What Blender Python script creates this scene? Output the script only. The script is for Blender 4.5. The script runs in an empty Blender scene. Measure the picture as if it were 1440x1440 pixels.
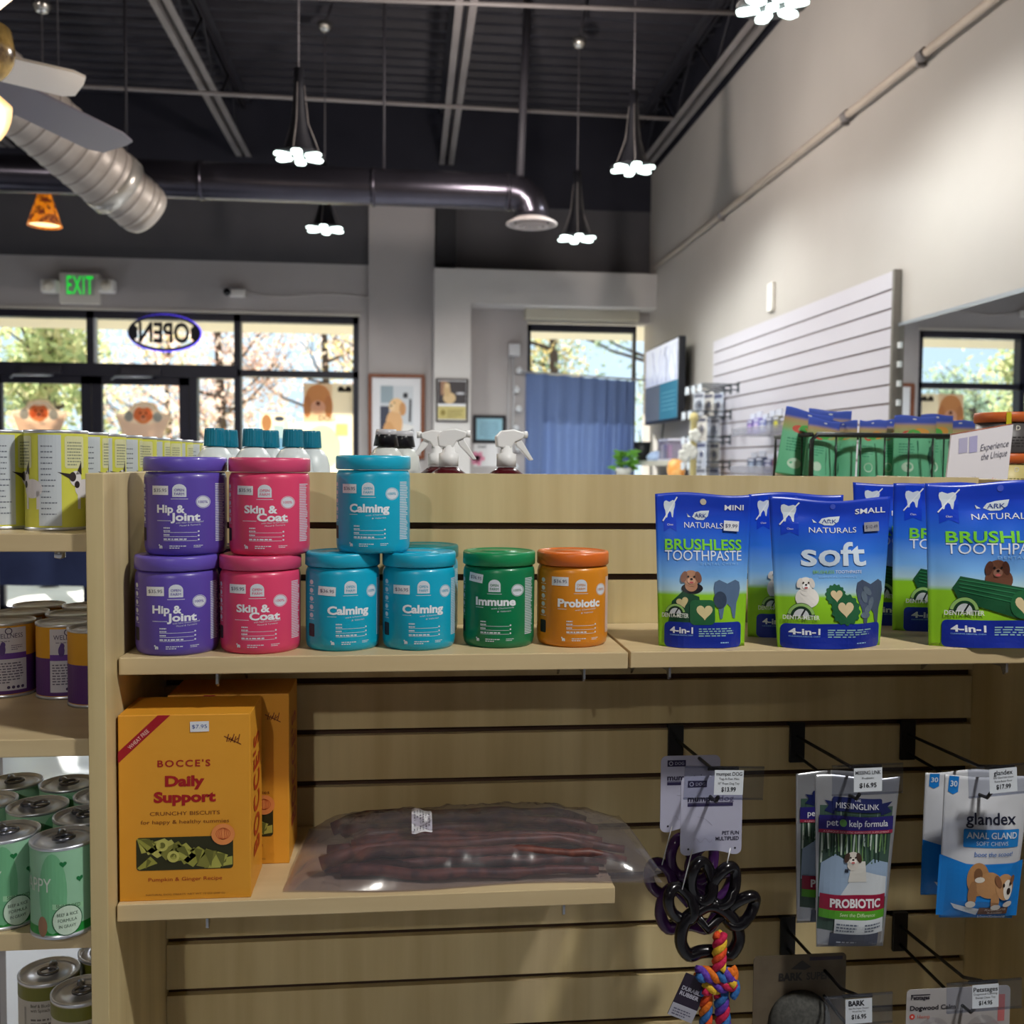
import bpy, bmesh, math, random
from mathutils import Vector, Matrix, noise
random.seed(7)
SC = bpy.context.scene
COL = SC.collection

# ---------------------------------------------------------------- camera
FOC = 1400.0
EYE = Vector((0, 0, 1.39))
PSI, PHI, ROLL = math.atan(145 / FOC), math.atan(69 / FOC), 0.009
FWD = Vector((math.sin(PSI) * math.cos(PHI), math.cos(PSI) * math.cos(PHI), -math.sin(PHI)))
R0 = Vector((math.cos(PSI), -math.sin(PSI), 0))
U0 = R0.cross(FWD)
CR = R0 * math.cos(ROLL) + U0 * math.sin(ROLL)
CU = U0 * math.cos(ROLL) - R0 * math.sin(ROLL)
cam_data = bpy.data.cameras.new('camera')
cam_data.sensor_width = 36
cam_data.lens = 36 * FOC / 1440
cam_data.clip_start = 0.02
cam_data.dof.use_dof = True
cam_data.dof.focus_distance = 1.3
cam_data.dof.aperture_fstop = 6.5
cam = bpy.data.objects.new('camera', cam_data)
COL.objects.link(cam)
M = Matrix((CR, CU, -FWD)).transposed().to_4x4()
M.translation = EYE
cam.matrix_world = M
SC.camera = cam

# ---------------------------------------------------------------- world, sun, lamps, exposure
SC.view_settings.view_transform = 'Standard'
SC.view_settings.look = 'None'
SC.view_settings.gamma = 1
SC.view_settings.use_curve_mapping = False
SC.view_settings.exposure = 0.0
w = bpy.data.worlds.new('sky')
SC.world = w
w.use_nodes = True
bg = w.node_tree.nodes['Background']
bg.inputs[0].default_value = (0.70, 0.88, 1.0, 1)
bg.inputs[1].default_value = 1.25


def lamp(name, typ, loc, energy, color=(1, 1, 1), target=None, size=0.1, spot=None, blend=0.5):
    d = bpy.data.lights.new(name, typ)
    d.energy = energy
    d.color = color
    if typ == 'AREA':
        d.size = size
    elif typ == 'SUN':
        d.angle = size
    else:
        d.shadow_soft_size = size
    if spot:
        d.spot_size = spot
        d.spot_blend = blend
    o = bpy.data.objects.new(name, d)
    COL.objects.link(o)
    o.location = loc
    if target is not None:
        o.rotation_euler = (Vector(target) - Vector(loc)).to_track_quat('-Z', 'Y').to_euler()
    return o


lamp('sun', 'SUN', (-6, 20, 14), 15.0, (1.0, 0.94, 0.84), target=(-6 + 3.4, 20 - 7.5, 14 - 3.8), size=0.01)
lamp('near_ceiling_lamp', 'SPOT', (1.1, 0.3, 2.85), 150, (1.0, 0.98, 0.93), target=(0.15, 1.25, 1.0), size=0.09, spot=1.9, blend=0.8)
lamp('rear_ceiling_lamp', 'SPOT', (-0.7, -2.4, 2.85), 100, (1.0, 0.96, 0.88), target=(-0.3, 1.4, 1.15), size=0.05, spot=0.46, blend=1.0)
lamp('room_fill_light', 'POINT', (-3.0, 1.5, 2.9), 70, (1.0, 0.92, 0.84), size=0.06)  # added fill light for the whole room, no fixture hangs here
lamp('wall_fill_light', 'POINT', (0.45, 4.4, 2.9), 75, (1.0, 0.90, 0.82), size=0.06)  # added fill light that brightens the side wall, no fixture hangs here

# ---------------------------------------------------------------- helpers
def ray(x, y):
    return FWD * FOC + CR * (x - 720) - CU * (y - 720)


def PY(x, y, Y):
    d = ray(x, y)
    return EYE + d * (Y / d.y)


def PX(x, y, X):
    d = ray(x, y)
    return EYE + d * (X / d.x)


def PZ(x, y, Z):
    d = ray(x, y)
    return EYE + d * ((Z - EYE.z) / d.z)


def lin(c):
    return tuple((v / 255 / 12.92 if v / 255 <= 0.04045 else ((v / 255 + 0.055) / 1.055) ** 2.4) for v in c)


MATS = {}


def mat(c, rough=0.5, metal=0.0, spec=0.5, alpha=1.0, trans=0.0, emit=0.0, coat=0.0, key=None, ior=1.45, sheen=0.0):
    k = (tuple(c), rough, metal, spec, alpha, trans, emit, coat, key, ior)
    if k in MATS:
        return MATS[k]
    m = bpy.data.materials.new('m_%d_%d_%d' % tuple(int(v) for v in c))
    m.use_nodes = True
    b = m.node_tree.nodes['Principled BSDF']
    b.inputs['Base Color'].default_value = (*lin(c), 1)
    b.inputs['Roughness'].default_value = rough
    b.inputs['Metallic'].default_value = metal
    b.inputs['Specular IOR Level'].default_value = spec
    b.inputs['Transmission Weight'].default_value = trans
    b.inputs['IOR'].default_value = ior
    b.inputs['Coat Weight'].default_value = coat
    b.inputs['Alpha'].default_value = alpha
    if emit:
        b.inputs['Emission Color'].default_value = (*lin(c), 1)
        b.inputs['Emission Strength'].default_value = emit
    MATS[k] = m
    return m


def nodes_of(m):
    nt = m.node_tree
    return nt, nt.nodes['Principled BSDF']


def noisy(c1, c2, scale=(4, 4, 4), rough=0.5, bump=0.0, detail=4, spec=0.5, lo=0.35, hi=0.65, metal=0.0, coat=0.0):
    """two-colour procedural material from stretched noise in object space"""
    m = mat(c1, rough, metal, spec, coat=coat, key=('noisy', c2, scale, bump, lo, hi))
    nt, b = nodes_of(m)
    if len(nt.nodes) > 2:
        return m
    tc = nt.nodes.new('ShaderNodeTexCoord')
    mp = nt.nodes.new('ShaderNodeMapping')
    mp.inputs['Scale'].default_value = scale
    nz = nt.nodes.new('ShaderNodeTexNoise')
    nz.inputs['Scale'].default_value = 1.0
    nz.inputs['Detail'].default_value = detail
    rp = nt.nodes.new('ShaderNodeValToRGB')
    rp.color_ramp.elements[0].position = lo
    rp.color_ramp.elements[1].position = hi
    rp.color_ramp.elements[0].color = (*lin(c1), 1)
    rp.color_ramp.elements[1].color = (*lin(c2), 1)
    nt.links.new(tc.outputs['Object'], mp.inputs[0])
    nt.links.new(mp.outputs[0], nz.inputs['Vector'])
    nt.links.new(nz.outputs['Fac'], rp.inputs[0])
    nt.links.new(rp.outputs[0], b.inputs['Base Color'])
    if bump:
        bp = nt.nodes.new('ShaderNodeBump')
        bp.inputs['Strength'].default_value = bump
        bp.inputs['Distance'].default_value = 0.01
        nt.links.new(nz.outputs['Fac'], bp.inputs['Height'])
        nt.links.new(bp.outputs[0], b.inputs['Normal'])
    return m


def zramp(stops, rough=0.35, key=None, axis=2):
    """printed colour bands along object height: stops = [(z, colour)]"""
    m = mat(stops[0][1], rough, key=('zramp', tuple(stops), key))
    nt, b = nodes_of(m)
    if len(nt.nodes) > 2:
        return m
    tc = nt.nodes.new('ShaderNodeTexCoord')
    sp = nt.nodes.new('ShaderNodeSeparateXYZ')
    mr = nt.nodes.new('ShaderNodeMapRange')
    z0, z1 = stops[0][0], stops[-1][0]
    mr.inputs['From Min'].default_value = z0
    mr.inputs['From Max'].default_value = z1
    rp = nt.nodes.new('ShaderNodeValToRGB')
    el = rp.color_ramp.elements
    while len(el) < len(stops):
        el.new(0.5)
    for e, (z, c) in zip(el, stops):
        e.position = (z - z0) / (z1 - z0)
        e.color = (*lin(c), 1)
    nt.links.new(tc.outputs['Object'], sp.inputs[0])
    nt.links.new(sp.outputs[axis], mr.inputs['Value'])
    nt.links.new(mr.outputs[0], rp.inputs[0])
    nt.links.new(rp.outputs[0], b.inputs['Base Color'])
    return m


def glass(tint=(255, 255, 255), rough=0.0, mixf=0.12):
    """thin clear sheet: mostly transparent with a weak mirror gloss"""
    k = ('glass', tint, rough, mixf)
    if k in MATS:
        return MATS[k]
    m = bpy.data.materials.new('clear_sheet')
    m.use_nodes = True
    nt = m.node_tree
    nt.nodes.clear()
    out = nt.nodes.new('ShaderNodeOutputMaterial')
    tr = nt.nodes.new('ShaderNodeBsdfTransparent')
    tr.inputs[0].default_value = (*lin(tint), 1)
    gl = nt.nodes.new('ShaderNodeBsdfGlossy')
    gl.inputs['Roughness'].default_value = rough
    mx = nt.nodes.new('ShaderNodeMixShader')
    fr = nt.nodes.new('ShaderNodeLayerWeight')
    fr.inputs[0].default_value = 0.12
    ad = nt.nodes.new('ShaderNodeMath')
    ad.operation = 'MULTIPLY_ADD'
    ad.inputs[1].default_value = 0.5
    ad.inputs[2].default_value = mixf
    ad.use_clamp = True
    nt.links.new(fr.outputs['Facing'], ad.inputs[0])
    nt.links.new(ad.outputs[0], mx.inputs[0])
    nt.links.new(tr.outputs[0], mx.inputs[1])
    nt.links.new(gl.outputs[0], mx.inputs[2])
    nt.links.new(mx.outputs[0], out.inputs[0])
    MATS[k] = m
    return m


def hazy(m, f=0.10):
    """cloudy plastic film: a little white diffuse over the clear sheet"""
    nt = m.node_tree
    src = [n for n in nt.nodes if n.type == 'MIX_SHADER'][0]
    d = nt.nodes.new('ShaderNodeBsdfDiffuse')
    d.inputs[0].default_value = (0.72, 0.70, 0.78, 1)
    mx = nt.nodes.new('ShaderNodeMixShader')
    mx.inputs[0].default_value = f
    nt.links.new(src.outputs[0], mx.inputs[1])
    nt.links.new(d.outputs[0], mx.inputs[2])
    nt.links.new(mx.outputs[0], nt.nodes['Material Output'].inputs[0])
    return m


def translucent(c, c2=None, f=0.5, rough=0.8, alpha=1.0):
    k = ('transl', c, c2, f, alpha)
    if k in MATS:
        return MATS[k]
    m = bpy.data.materials.new('translucent')
    m.use_nodes = True
    nt = m.node_tree
    b = nt.nodes['Principled BSDF']
    b.inputs['Base Color'].default_value = (*lin(c), 1)
    b.inputs['Roughness'].default_value = rough
    t = nt.nodes.new('ShaderNodeBsdfTranslucent')
    t.inputs[0].default_value = (*lin(c2 or c), 1)
    mx = nt.nodes.new('ShaderNodeMixShader')
    mx.inputs[0].default_value = f
    nt.links.new(b.outputs[0], mx.inputs[1])
    nt.links.new(t.outputs[0], mx.inputs[2])
    src = mx
    if alpha < 1:
        tr = nt.nodes.new('ShaderNodeBsdfTransparent')
        m2 = nt.nodes.new('ShaderNodeMixShader')
        m2.inputs[0].default_value = alpha
        nt.links.new(tr.outputs[0], m2.inputs[1])
        nt.links.new(mx.outputs[0], m2.inputs[2])
        src = m2
    nt.links.new(src.outputs[0], nt.nodes['Material Output'].inputs[0])
    MATS[k] = m
    return m


class MB:
    """collects shapes, links them as one mesh object"""

    def __init__(self):
        self.v, self.f, self.m, self.s = [], [], [], []

    def add(self, vs, fs, mi=0, smooth=False):
        o = len(self.v)
        self.v += [tuple(p) for p in vs]
        for f in fs:
            self.f.append([i + o for i in f])
            self.m.append(mi)
            self.s.append(smooth)
        return self

    def box(self, x0, x1, y0, y1, z0, z1, mi=0):
        vs = [(x, y, z) for z in (z0, z1) for y in (y0, y1) for x in (x0, x1)]
        return self.add(vs, [(0, 2, 3, 1), (4, 5, 7, 6), (0, 1, 5, 4), (2, 6, 7, 3), (0, 4, 6, 2), (1, 3, 7, 5)], mi)

    def obox(self, c, ax, ay, az, mi=0):
        """box from centre and three half-axis vectors"""
        c, ax, ay, az = Vector(c), Vector(ax), Vector(ay), Vector(az)
        vs = [c + ax * sx + ay * sy + az * sz for sz in (-1, 1) for sy in (-1, 1) for sx in (-1, 1)]
        return self.add(vs, [(0, 2, 3, 1), (4, 5, 7, 6), (0, 1, 5, 4), (2, 6, 7, 3), (0, 4, 6, 2), (1, 3, 7, 5)], mi)

    def tube(self, pts, r, n=8, mi=0, closed=False, caps=True):
        pts = [Vector(p) for p in pts]
        k = len(pts)
        rs = r if isinstance(r, (list, tuple)) else [r] * k
        vs, fs = [], []
        ref = None
        for i, p in enumerate(pts):
            a = pts[(i + 1) % k] if (closed or i < k - 1) else p
            b = pts[i - 1] if (closed or i > 0) else p
            t = (a - b).normalized()
            if ref is None:
                ref = Vector((0, 0, 1)) if abs(t.z) < 0.9 else Vector((1, 0, 0))
            u = (ref - t * ref.dot(t))
            if u.length < 1e-6:
                u = t.orthogonal()
            u.normalize()
            ref = u
            q = t.cross(u)
            for j in range(n):
                th = 2 * math.pi * j / n
                vs.append(p + (u * math.cos(th) + q * math.sin(th)) * rs[i])
        for i in range(k if closed else k - 1):
            i2 = (i + 1) % k
            for j in range(n):
                j2 = (j + 1) % n
                fs.append((i * n + j, i * n + j2, i2 * n + j2, i2 * n + j))
        if not closed and caps:
            fs.append(tuple(range(n))[::-1])
            fs.append(tuple((k - 1) * n + j for j in range(n)))
        return self.add(vs, fs, mi, True)

    def lathe(self, prof, c=(0, 0, 0), n=32, mi=0, axis='z', sx=1.0, sy=1.0):
        """profile of (r, h) turned about an axis; r = 0 ends close"""
        vs, fs = [], []
        for r, h in prof:
            for j in range(n):
                a = 2 * math.pi * j / n
                x, y = r * math.cos(a) * sx, r * math.sin(a) * sy
                p = {'z': (x, y, h), 'y': (x, h, y), 'x': (h, x, y)}[axis]
                vs.append((p[0] + c[0], p[1] + c[1], p[2] + c[2]))
        for i in range(len(prof) - 1):
            for j in range(n):
                j2 = (j + 1) % n
                fs.append((i * n + j, i * n + j2, (i + 1) * n + j2, (i + 1) * n + j))
        if prof[0][0] > 0:
            pass
        return self.add(vs, fs, mi, True)

    def sheet(self, fn, nu, nv, mi=0, smooth=True):
        vs = [fn(i / nu, j / nv) for j in range(nv + 1) for i in range(nu + 1)]
        fs = [(j * (nu + 1) + i, j * (nu + 1) + i + 1, (j + 1) * (nu + 1) + i + 1, (j + 1) * (nu + 1) + i) for j in range(nv) for i in range(nu)]
        return self.add(vs, fs, mi, smooth)

    def prism(self, poly, y0, y1, mi=0, plane='xz'):
        """closed 2D outline extruded along the third axis"""
        n = len(poly)
        P = {'xz': lambda a, b, d: (a, d, b), 'xy': lambda a, b, d: (a, b, d), 'yz': lambda a, b, d: (d, a, b)}[plane]
        vs = [P(a, b, y0) for a, b in poly] + [P(a, b, y1) for a, b in poly]
        fs = [tuple(range(n)), tuple(range(2 * n - 1, n - 1, -1))] + [(i, i + n, (i + 1) % n + n, (i + 1) % n) for i in range(n)]
        return self.add(vs, fs, mi)

    def build(self, name, mats, parent=None, bevel=0.0, fixn=True, label=None):
        me = bpy.data.meshes.new(name)
        me.from_pydata(self.v, [], self.f)
        if not isinstance(mats, (list, tuple)):
            mats = [mats]
        for m in mats:
            me.materials.append(m)
        me.polygons.foreach_set('material_index', self.m)
        me.polygons.foreach_set('use_smooth', self.s)
        if fixn:
            bm = bmesh.new()
            bm.from_mesh(me)
            bmesh.ops.remove_doubles(bm, verts=bm.verts, dist=1e-6)
            bmesh.ops.recalc_face_normals(bm, faces=bm.faces)
            bm.to_mesh(me)
            bm.free()
        me.update()
        o = bpy.data.objects.new(name, me)
        COL.objects.link(o)
        if parent:
            o.parent = parent
        if bevel:
            b = o.modifiers.new('bevel', 'BEVEL')
            b.width = bevel
            b.segments = 2
            b.limit_method = 'ANGLE'
        if label:
            o['label'] = label
        return o


def thing(name, label, cat, loc=(0, 0, 0), rotz=0.0, group=None):
    o = bpy.data.objects.new(name, None)
    o.empty_display_size = 0.05
    COL.objects.link(o)
    o.location = loc
    o.rotation_euler = (0, 0, rotz)
    o['label'] = label
    o['category'] = cat
    if group:
        o['group'] = group
    return o


def tag(o, label, cat, group=None, kind=None):
    if label:
        o['label'] = label
    if cat:
        o['category'] = cat
    if group:
        o['group'] = group
    if kind:
        o['kind'] = kind
    return o


def struct(o, label=None):
    o['kind'] = 'structure'
    if label:
        o['label'] = label
    return o


def dup(root, loc, rotz=None, label=None, group=None):
    r = root.copy()
    COL.objects.link(r)
    r.location = loc
    if rotz is not None:
        r.rotation_euler = (root.rotation_euler[0], root.rotation_euler[1], rotz)
    if label:
        r['label'] = label
    if group:
        r['group'] = group
    for ch in list(root.children):
        c = ch.copy()
        COL.objects.link(c)
        c.parent = r
        for g in list(ch.children):
            d = g.copy()
            COL.objects.link(d)
            d.parent = c
    return r


# ---------------------------------------------------------------- flat artwork engine (printing on surfaces)
_TXT = {}


def text_geo(s, bold, shear, space):
    k = (s, bold, shear, space)
    if k in _TXT:
        return _TXT[k]
    cu = bpy.data.curves.new('t', 'FONT')
    cu.body = s
    cu.size = 1.0
    cu.offset = bold
    cu.shear = shear
    cu.space_character = space
    cu.resolution_u = 3
    o = bpy.data.objects.new('t', cu)
    me = bpy.data.meshes.new_from_object(o)
    vs = [(v.co.x, v.co.y) for v in me.vertices]
    fs = [list(p.vertices) for p in me.polygons]
    bpy.data.objects.remove(o)
    bpy.data.curves.remove(cu)
    bpy.data.meshes.remove(me)
    if not vs:
        vs = [(0, 0)]
    x0, x1 = min(v[0] for v in vs), max(v[0] for v in vs)
    y0, y1 = min(v[1] for v in vs), max(v[1] for v in vs)
    _TXT[k] = (vs, fs, x0, x1, y0, y1)
    return _TXT[k]


class Art:
    def __init__(self):
        self.items = []      # (verts2d, faces, colour, layer)
        self.lay = 1

    def poly(self, pts, c, layer=None):
        self.items.append(([tuple(p) for p in pts], [list(range(len(pts)))], c, layer or self.lay))
        return self

    def rect(self, x0, y0, x1, y1, c, layer=None, r=0.0):
        if r <= 0:
            return self.poly([(x0, y0), (x1, y0), (x1, y1), (x0, y1)], c, layer)
        pts = []
        for cx, cy, a0 in ((x1 - r, y0 + r, -90), (x1 - r, y1 - r, 0), (x0 + r, y1 - r, 90), (x0 + r, y0 + r, 180)):
            for k in range(5):
                a = math.radians(a0 + 22.5 * k)
                pts.append((cx + r * math.cos(a), cy + r * math.sin(a)))
        return self.poly(pts, c, layer)

    def ell(self, cx, cy, rx, ry, c, layer=None, n=24, rot=0.0, a0=0, a1=360):
        pts = []
        full = abs(a1 - a0) >= 360
        for k in range(n if full else n + 1):
            a = math.radians(a0 + (a1 - a0) * k / n)
            x, y = rx * math.cos(a), ry * math.sin(a)
            pts.append((cx + x * math.cos(rot) - y * math.sin(rot), cy + x * math.sin(rot) + y * math.cos(rot)))
        return self.poly(pts, c, layer)

    def line(self, pts, wd, c, layer=None, closed=False):
        vs, fs = [], []
        k = len(pts)
        for i in range(k):
            a = pts[(i + 1) % k] if (closed or i < k - 1) else pts[i]
            b = pts[i - 1] if (closed or i > 0) else pts[i]
            d = Vector((a[0] - b[0], a[1] - b[1]))
            d = d.normalized() if d.length else Vector((1, 0))
            vs += [(pts[i][0] - d.y * wd / 2, pts[i][1] + d.x * wd / 2), (pts[i][0] + d.y * wd / 2, pts[i][1] - d.x * wd / 2)]
        for i in range(k if closed else k - 1):
            j = (i + 1) % k
            fs.append([2 * i, 2 * i + 1, 2 * j + 1, 2 * j])
        self.items.append((vs, fs, c, layer or self.lay))
        return self

    def ring(self, cx, cy, rx, ry, wd, c, layer=None, n=28, a0=0, a1=360):
        full = abs(a1 - a0) >= 360
        pts = [(cx + rx * math.cos(math.radians(a0 + (a1 - a0) * k / n)), cy + ry * math.sin(math.radians(a0 + (a1 - a0) * k / n))) for k in range(n if full else n + 1)]
        return self.line(pts, wd, c, layer, closed=full)

    def text(self, s, x, y, h, c, layer=None, al='c', bold=0.0, shear=0.0, wd=None, rot=0.0, space=1.0, base=True):
        """h = cap height; wd = fit to this width; (x, y) = anchor on the baseline"""
        vs, fs, x0, x1, y0, y1 = text_geo(s, bold, shear, space)
        ref = text_geo('H', 0.0, 0.0, 1.0)
        sy = h / (ref[5] - ref[4])
        sx = sy if wd is None else wd / max(x1 - x0, 1e-6)
        W = (x1 - x0) * sx
        ox = {'c': -W / 2, 'l': 0.0, 'r': -W}[al]
        cr, sr = math.cos(rot), math.sin(rot)
        out = []
        for a, b in vs:
            px, py = (a - x0) * sx + ox, b * sy
            out.append((x + px * cr - py * sr, y + px * sr + py * cr))
        self.items.append((out, fs, c, (layer or self.lay) + 1))
        return self

    def greek(self, x0, y0, x1, y1, n, c, layer=None, th=0.45, seed=1, al='l'):
        """small print too fine to read: rows of short word-like dashes"""
        rnd = random.Random(seed)
        dy = (y1 - y0) / n
        for i in range(n):
            yy = y1 - dy * (i + 1)
            W = (x1 - x0) * (1 if i < n - 1 else rnd.uniform(0.5, 0.9)) * rnd.uniform(0.85, 1)
            xs = x0 if al == 'l' else (x0 + x1 - W) / 2
            x, e = xs, xs + W
            while x < e:
                wl = min(rnd.uniform(0.06, 0.18) * (x1 - x0), e - x)
                self.rect(x, yy, x + wl, yy + dy * th, c, layer)
                x += wl + 0.035 * (x1 - x0)
        return self

    def heart(self, cx, cy, s, c, layer=None, rot=0.0):
        pts = []
        for k in range(24):
            t = 2 * math.pi * k / 24
            x, y = 16 * math.sin(t) ** 3, 13 * math.cos(t) - 5 * math.cos(2 * t) - 2 * math.cos(3 * t) - math.cos(4 * t)
            x, y = x * s / 32, y * s / 32
            pts.append((cx + x * math.cos(rot) - y * math.sin(rot), cy + x * math.sin(rot) + y * math.cos(rot)))
        return self.poly(pts, c, layer)

    def build(self, name, fmap, parent=None, step=None, vstep=None, rough=0.45, dz=0.00016, matf=None, label=None, on=None):
        """fmap(u, v, off) -> 3D point on the surface, lifted by off"""
        cols = []
        bm = bmesh.new()
        lay = bm.faces.layers.int.new('layer')
        for vs, fs, c, L in self.items:
            if c not in cols:
                cols.append(c)
            ci = cols.index(c)
            bv = [bm.verts.new((a, b, L)) for a, b in vs]
            for f in fs:
                try:
                    fc = bm.faces.new([bv[i] for i in f])
                    fc.material_index = ci
                    fc[lay] = L
                except ValueError:
                    pass
        if step or vstep:
            xs = [v.co.x for v in bm.verts]
            ys = [v.co.y for v in bm.verts]
            for ax, lo, hi, st in ((0, min(xs), max(xs), step), (1, min(ys), max(ys), vstep)):
                if not st:
                    continue
                k = math.ceil(lo / st)
                while k * st < hi:
                    co, no = (k * st, 0, 0), (1, 0, 0)
                    if ax:
                        co, no = (0, k * st, 0), (0, 1, 0)
                    bmesh.ops.bisect_plane(bm, geom=bm.verts[:] + bm.edges[:] + bm.faces[:], dist=1e-7, plane_co=co, plane_no=no)
                    k += 1
        big = [f for f in bm.faces if len(f.verts) > 4]
        if big:
            bmesh.ops.triangulate(bm, faces=big)
        for v in bm.verts:
            v.co = Vector(fmap(v.co.x, v.co.y, v.co.z * dz))
        me = bpy.data.meshes.new(name)
        bm.to_mesh(me)
        bm.free()
        for c in cols:
            me.materials.append((matf or (lambda q: mat(q, rough)))(c))
        o = bpy.data.objects.new(name, me)
        COL.objects.link(o)
        if parent:
            o.parent = part_of(parent, on) if on else parent
        if label:
            o['label'] = label
        return o


def part_of(root, name):
    for c in root.children:
        if c.name.split('.')[0] == name:
            return c
    return root


def flat(y):
    return lambda u, v, off: (u, y - off, v)


def cyl(R, sgn=-1):
    return lambda u, v, off: (u, sgn * math.sqrt(max((R + off) ** 2 - u * u, 0)), v)


WHITE = (226, 229, 236)
STICK = (222, 224, 230)
INK = (42, 42, 60)


def price(art, x, y, wd, h, s, rot=0.0, c=(70, 70, 100), layer=4, bg=STICK):
    cr, sr = math.cos(rot), math.sin(rot)
    q = [(-wd / 2, -h / 2), (wd / 2, -h / 2), (wd / 2, h / 2), (-wd / 2, h / 2)]
    art.poly([(x + a * cr - b * sr, y + a * sr + b * cr) for a, b in q], bg, layer)
    a, b = 0, -h * 0.17
    art.text(s, x + a * cr - b * sr, y + a * sr + b * cr, h * 0.36, c, layer, wd=wd * 0.8, rot=rot)
    return art

# ================================================================ STRUCTURE
XR = 1.93          # right wall
YF = 8.0           # storefront
XL, YN = -6.5, -4.0
ZD = 4.14          # underside of the roof deck
ZJ = 3.73          # underside of the joists

M_wall = noisy((176, 170, 164), (184, 178, 172), (1.3, 1.3, 1.3), rough=0.42, spec=0.5)
M_wallf = noisy((176, 170, 170), (184, 178, 177), (1.3, 1.3, 1.3), rough=0.6)
M_char = noisy((76, 74, 79), (84, 82, 86), (1.5, 1.5, 1.5), rough=0.7)
M_black = noisy((26, 26, 38), (34, 34, 46), (2, 2, 2), rough=0.75)
M_deck = noisy((40, 38, 46), (52, 50, 58), (3, 3, 3), rough=0.55)
M_steel = noisy((118, 112, 112), (134, 128, 127), (3, 3, 3), rough=0.5)
M_web = noisy((44, 42, 50), (56, 54, 60), (3, 3, 3), rough=0.6)
M_floor = noisy((196, 202, 212), (212, 218, 228), (0.9, 0.9, 0.9), rough=0.22, bump=0.02)
M_frame = mat((28, 28, 44), 0.4)
M_trimw = mat((212, 206, 196), 0.5)
M_alu = mat((176, 182, 190), 0.35, 0.6)
M_glass = glass((250, 253, 255), 0.35, 0.0)

b = MB().box(XL, XR + 0.2, YN, YF + 0.1, -0.12, 0.0)
struct(b.build('floor', M_floor))

# roof deck with corrugation across the room
b = MB()
prof = []
y = YN
while y < YF + 0.1:
    prof += [(y, ZD), (y + 0.045, ZD), (y + 0.06, ZD + 0.045), (y + 0.135, ZD + 0.045)]
    y += 0.15
vs, fs = [], []
for (yy, zz) in prof:
    vs += [(XL, yy, zz), (XR + 0.2, yy, zz)]
for i in range(len(prof) - 1):
    fs.append((2 * i, 2 * i + 1, 2 * i + 3, 2 * i + 2))
b.add(vs, fs)
b.box(XL, XR + 0.2, YN, YF + 0.1, ZD + 0.06, ZD + 0.12)
struct(b.build('ceiling', M_deck, fixn=False))

b = MB().box(XR, XR + 0.15, YN, YF + 0.15, 0, 3.72)
struct(b.build('wall_right', M_wall))
b = MB().box(XR, XR + 0.15, YN, YF + 0.15, 3.72, ZD + 0.05)
struct(b.build('wall_right_upper', M_black))
b = MB().box(XL - 0.15, XL, YN, YF + 0.15, 0, ZD + 0.05)
struct(b.build('wall_left', M_wall))
b = MB().box(XL - 0.15, XR + 0.15, YN - 0.15, YN, 0, ZD + 0.05)
struct(b.build('wall_front', M_wall))

# storefront wall: light paint below, charcoal band, black under the roof
WL0, WL1, WZ = -6.2, -0.40, 2.53          # left glazing
p1, p2 = PY(742, 470, YF), PY(896, 470, YF)
RW0, RW1 = p1.x, min(p2.x, XR)
RWZ = PY(800, 448, YF).z
T = 0.18
b = MB()
b.box(XL, XR, YF, YF + T, WZ, 2.935)
b.box(XL, WL0, YF, YF + T, 0, WZ)
b.box(WL1, RW0, YF, YF + T, 0, WZ)
b.box(RW0, XR, YF, YF + T, RWZ, WZ) if RWZ < WZ else None
b.box(RW0, RW1, YF, YF + T, 0, 0.5)
struct(b.build('wall_back', M_wallf))
struct(MB().box(XL, XR, YF - 0.01, YF + T, 2.935, 3.42).build('wall_back_band', M_char))
struct(MB().box(XL, XR, YF - 0.02, YF + T, 3.42, ZD + 0.06).build('wall_back_upper', M_black))
# pilaster between the glazing and the dressing nook, and the dark post beside it
px0 = PY(519, 330, YF).x
px1 = PY(611, 330, YF).x
struct(MB().box(px0, px1, YF - 0.06, YF, 0, 3.42).build('wall_back_pilaster', M_wallf))
q0, q1 = PY(613, 330, YF).x, PY(640, 330, YF).x
struct(MB().box(q0, q1, YF - 0.16, YF, 2.93, 3.42).build('trim_1', mat((30, 30, 36), 0.6)))
# white painted portal around the window nook
YP = 7.74
a0, a1 = PY(611, 400, YP), PY(662, 500, YP)
zt, zb = PY(760, 381, YP).z, PY(760, 429, YP).z
b = MB().box(a0.x, a1.x, YP, YF, 0, zb)
b.box(a0.x, XR, YP, YF, zb, zt)
struct(b.build('wall_back_portal', noisy((204, 200, 198), (212, 208, 206), (2, 2, 2), rough=0.6)))
# window in the nook
b = MB()
zf = PY(800, 456, YF).z
for x0, x1, z0, z1 in ((RW0, RW0 + 0.03, 0.5, zf), (RW1 - 0.02, RW1, 0.5, zf), (RW0, RW1, zf - 0.055, zf), (RW0, RW1, 0.5, 0.56)):
    b.box(x0, x1, YF + 0.03, YF + 0.10, z0, z1)
w2 = struct(b.build('window_2', M_frame))
MB().box(RW0 + 0.02, RW1 - 0.02, YF + 0.06, YF + 0.066, 0.52, zf - 0.02).build('pane', M_glass, w2)
v0, v1 = PY(738, 440, YF - 0.06), PY(898, 440, YF - 0.06)
MB().box(v0.x, min(v1.x, XR - 0.01), YF - 0.10, YF, PY(800, 449, YF - 0.1).z, zb + 0.0).build('blind_cassette', mat((196, 190, 174), 0.5), w2, bevel=0.004)

# left glazing: frame members, panes and the double door
def fx(px, py=500):
    return PY(px, py, YF).x


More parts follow.
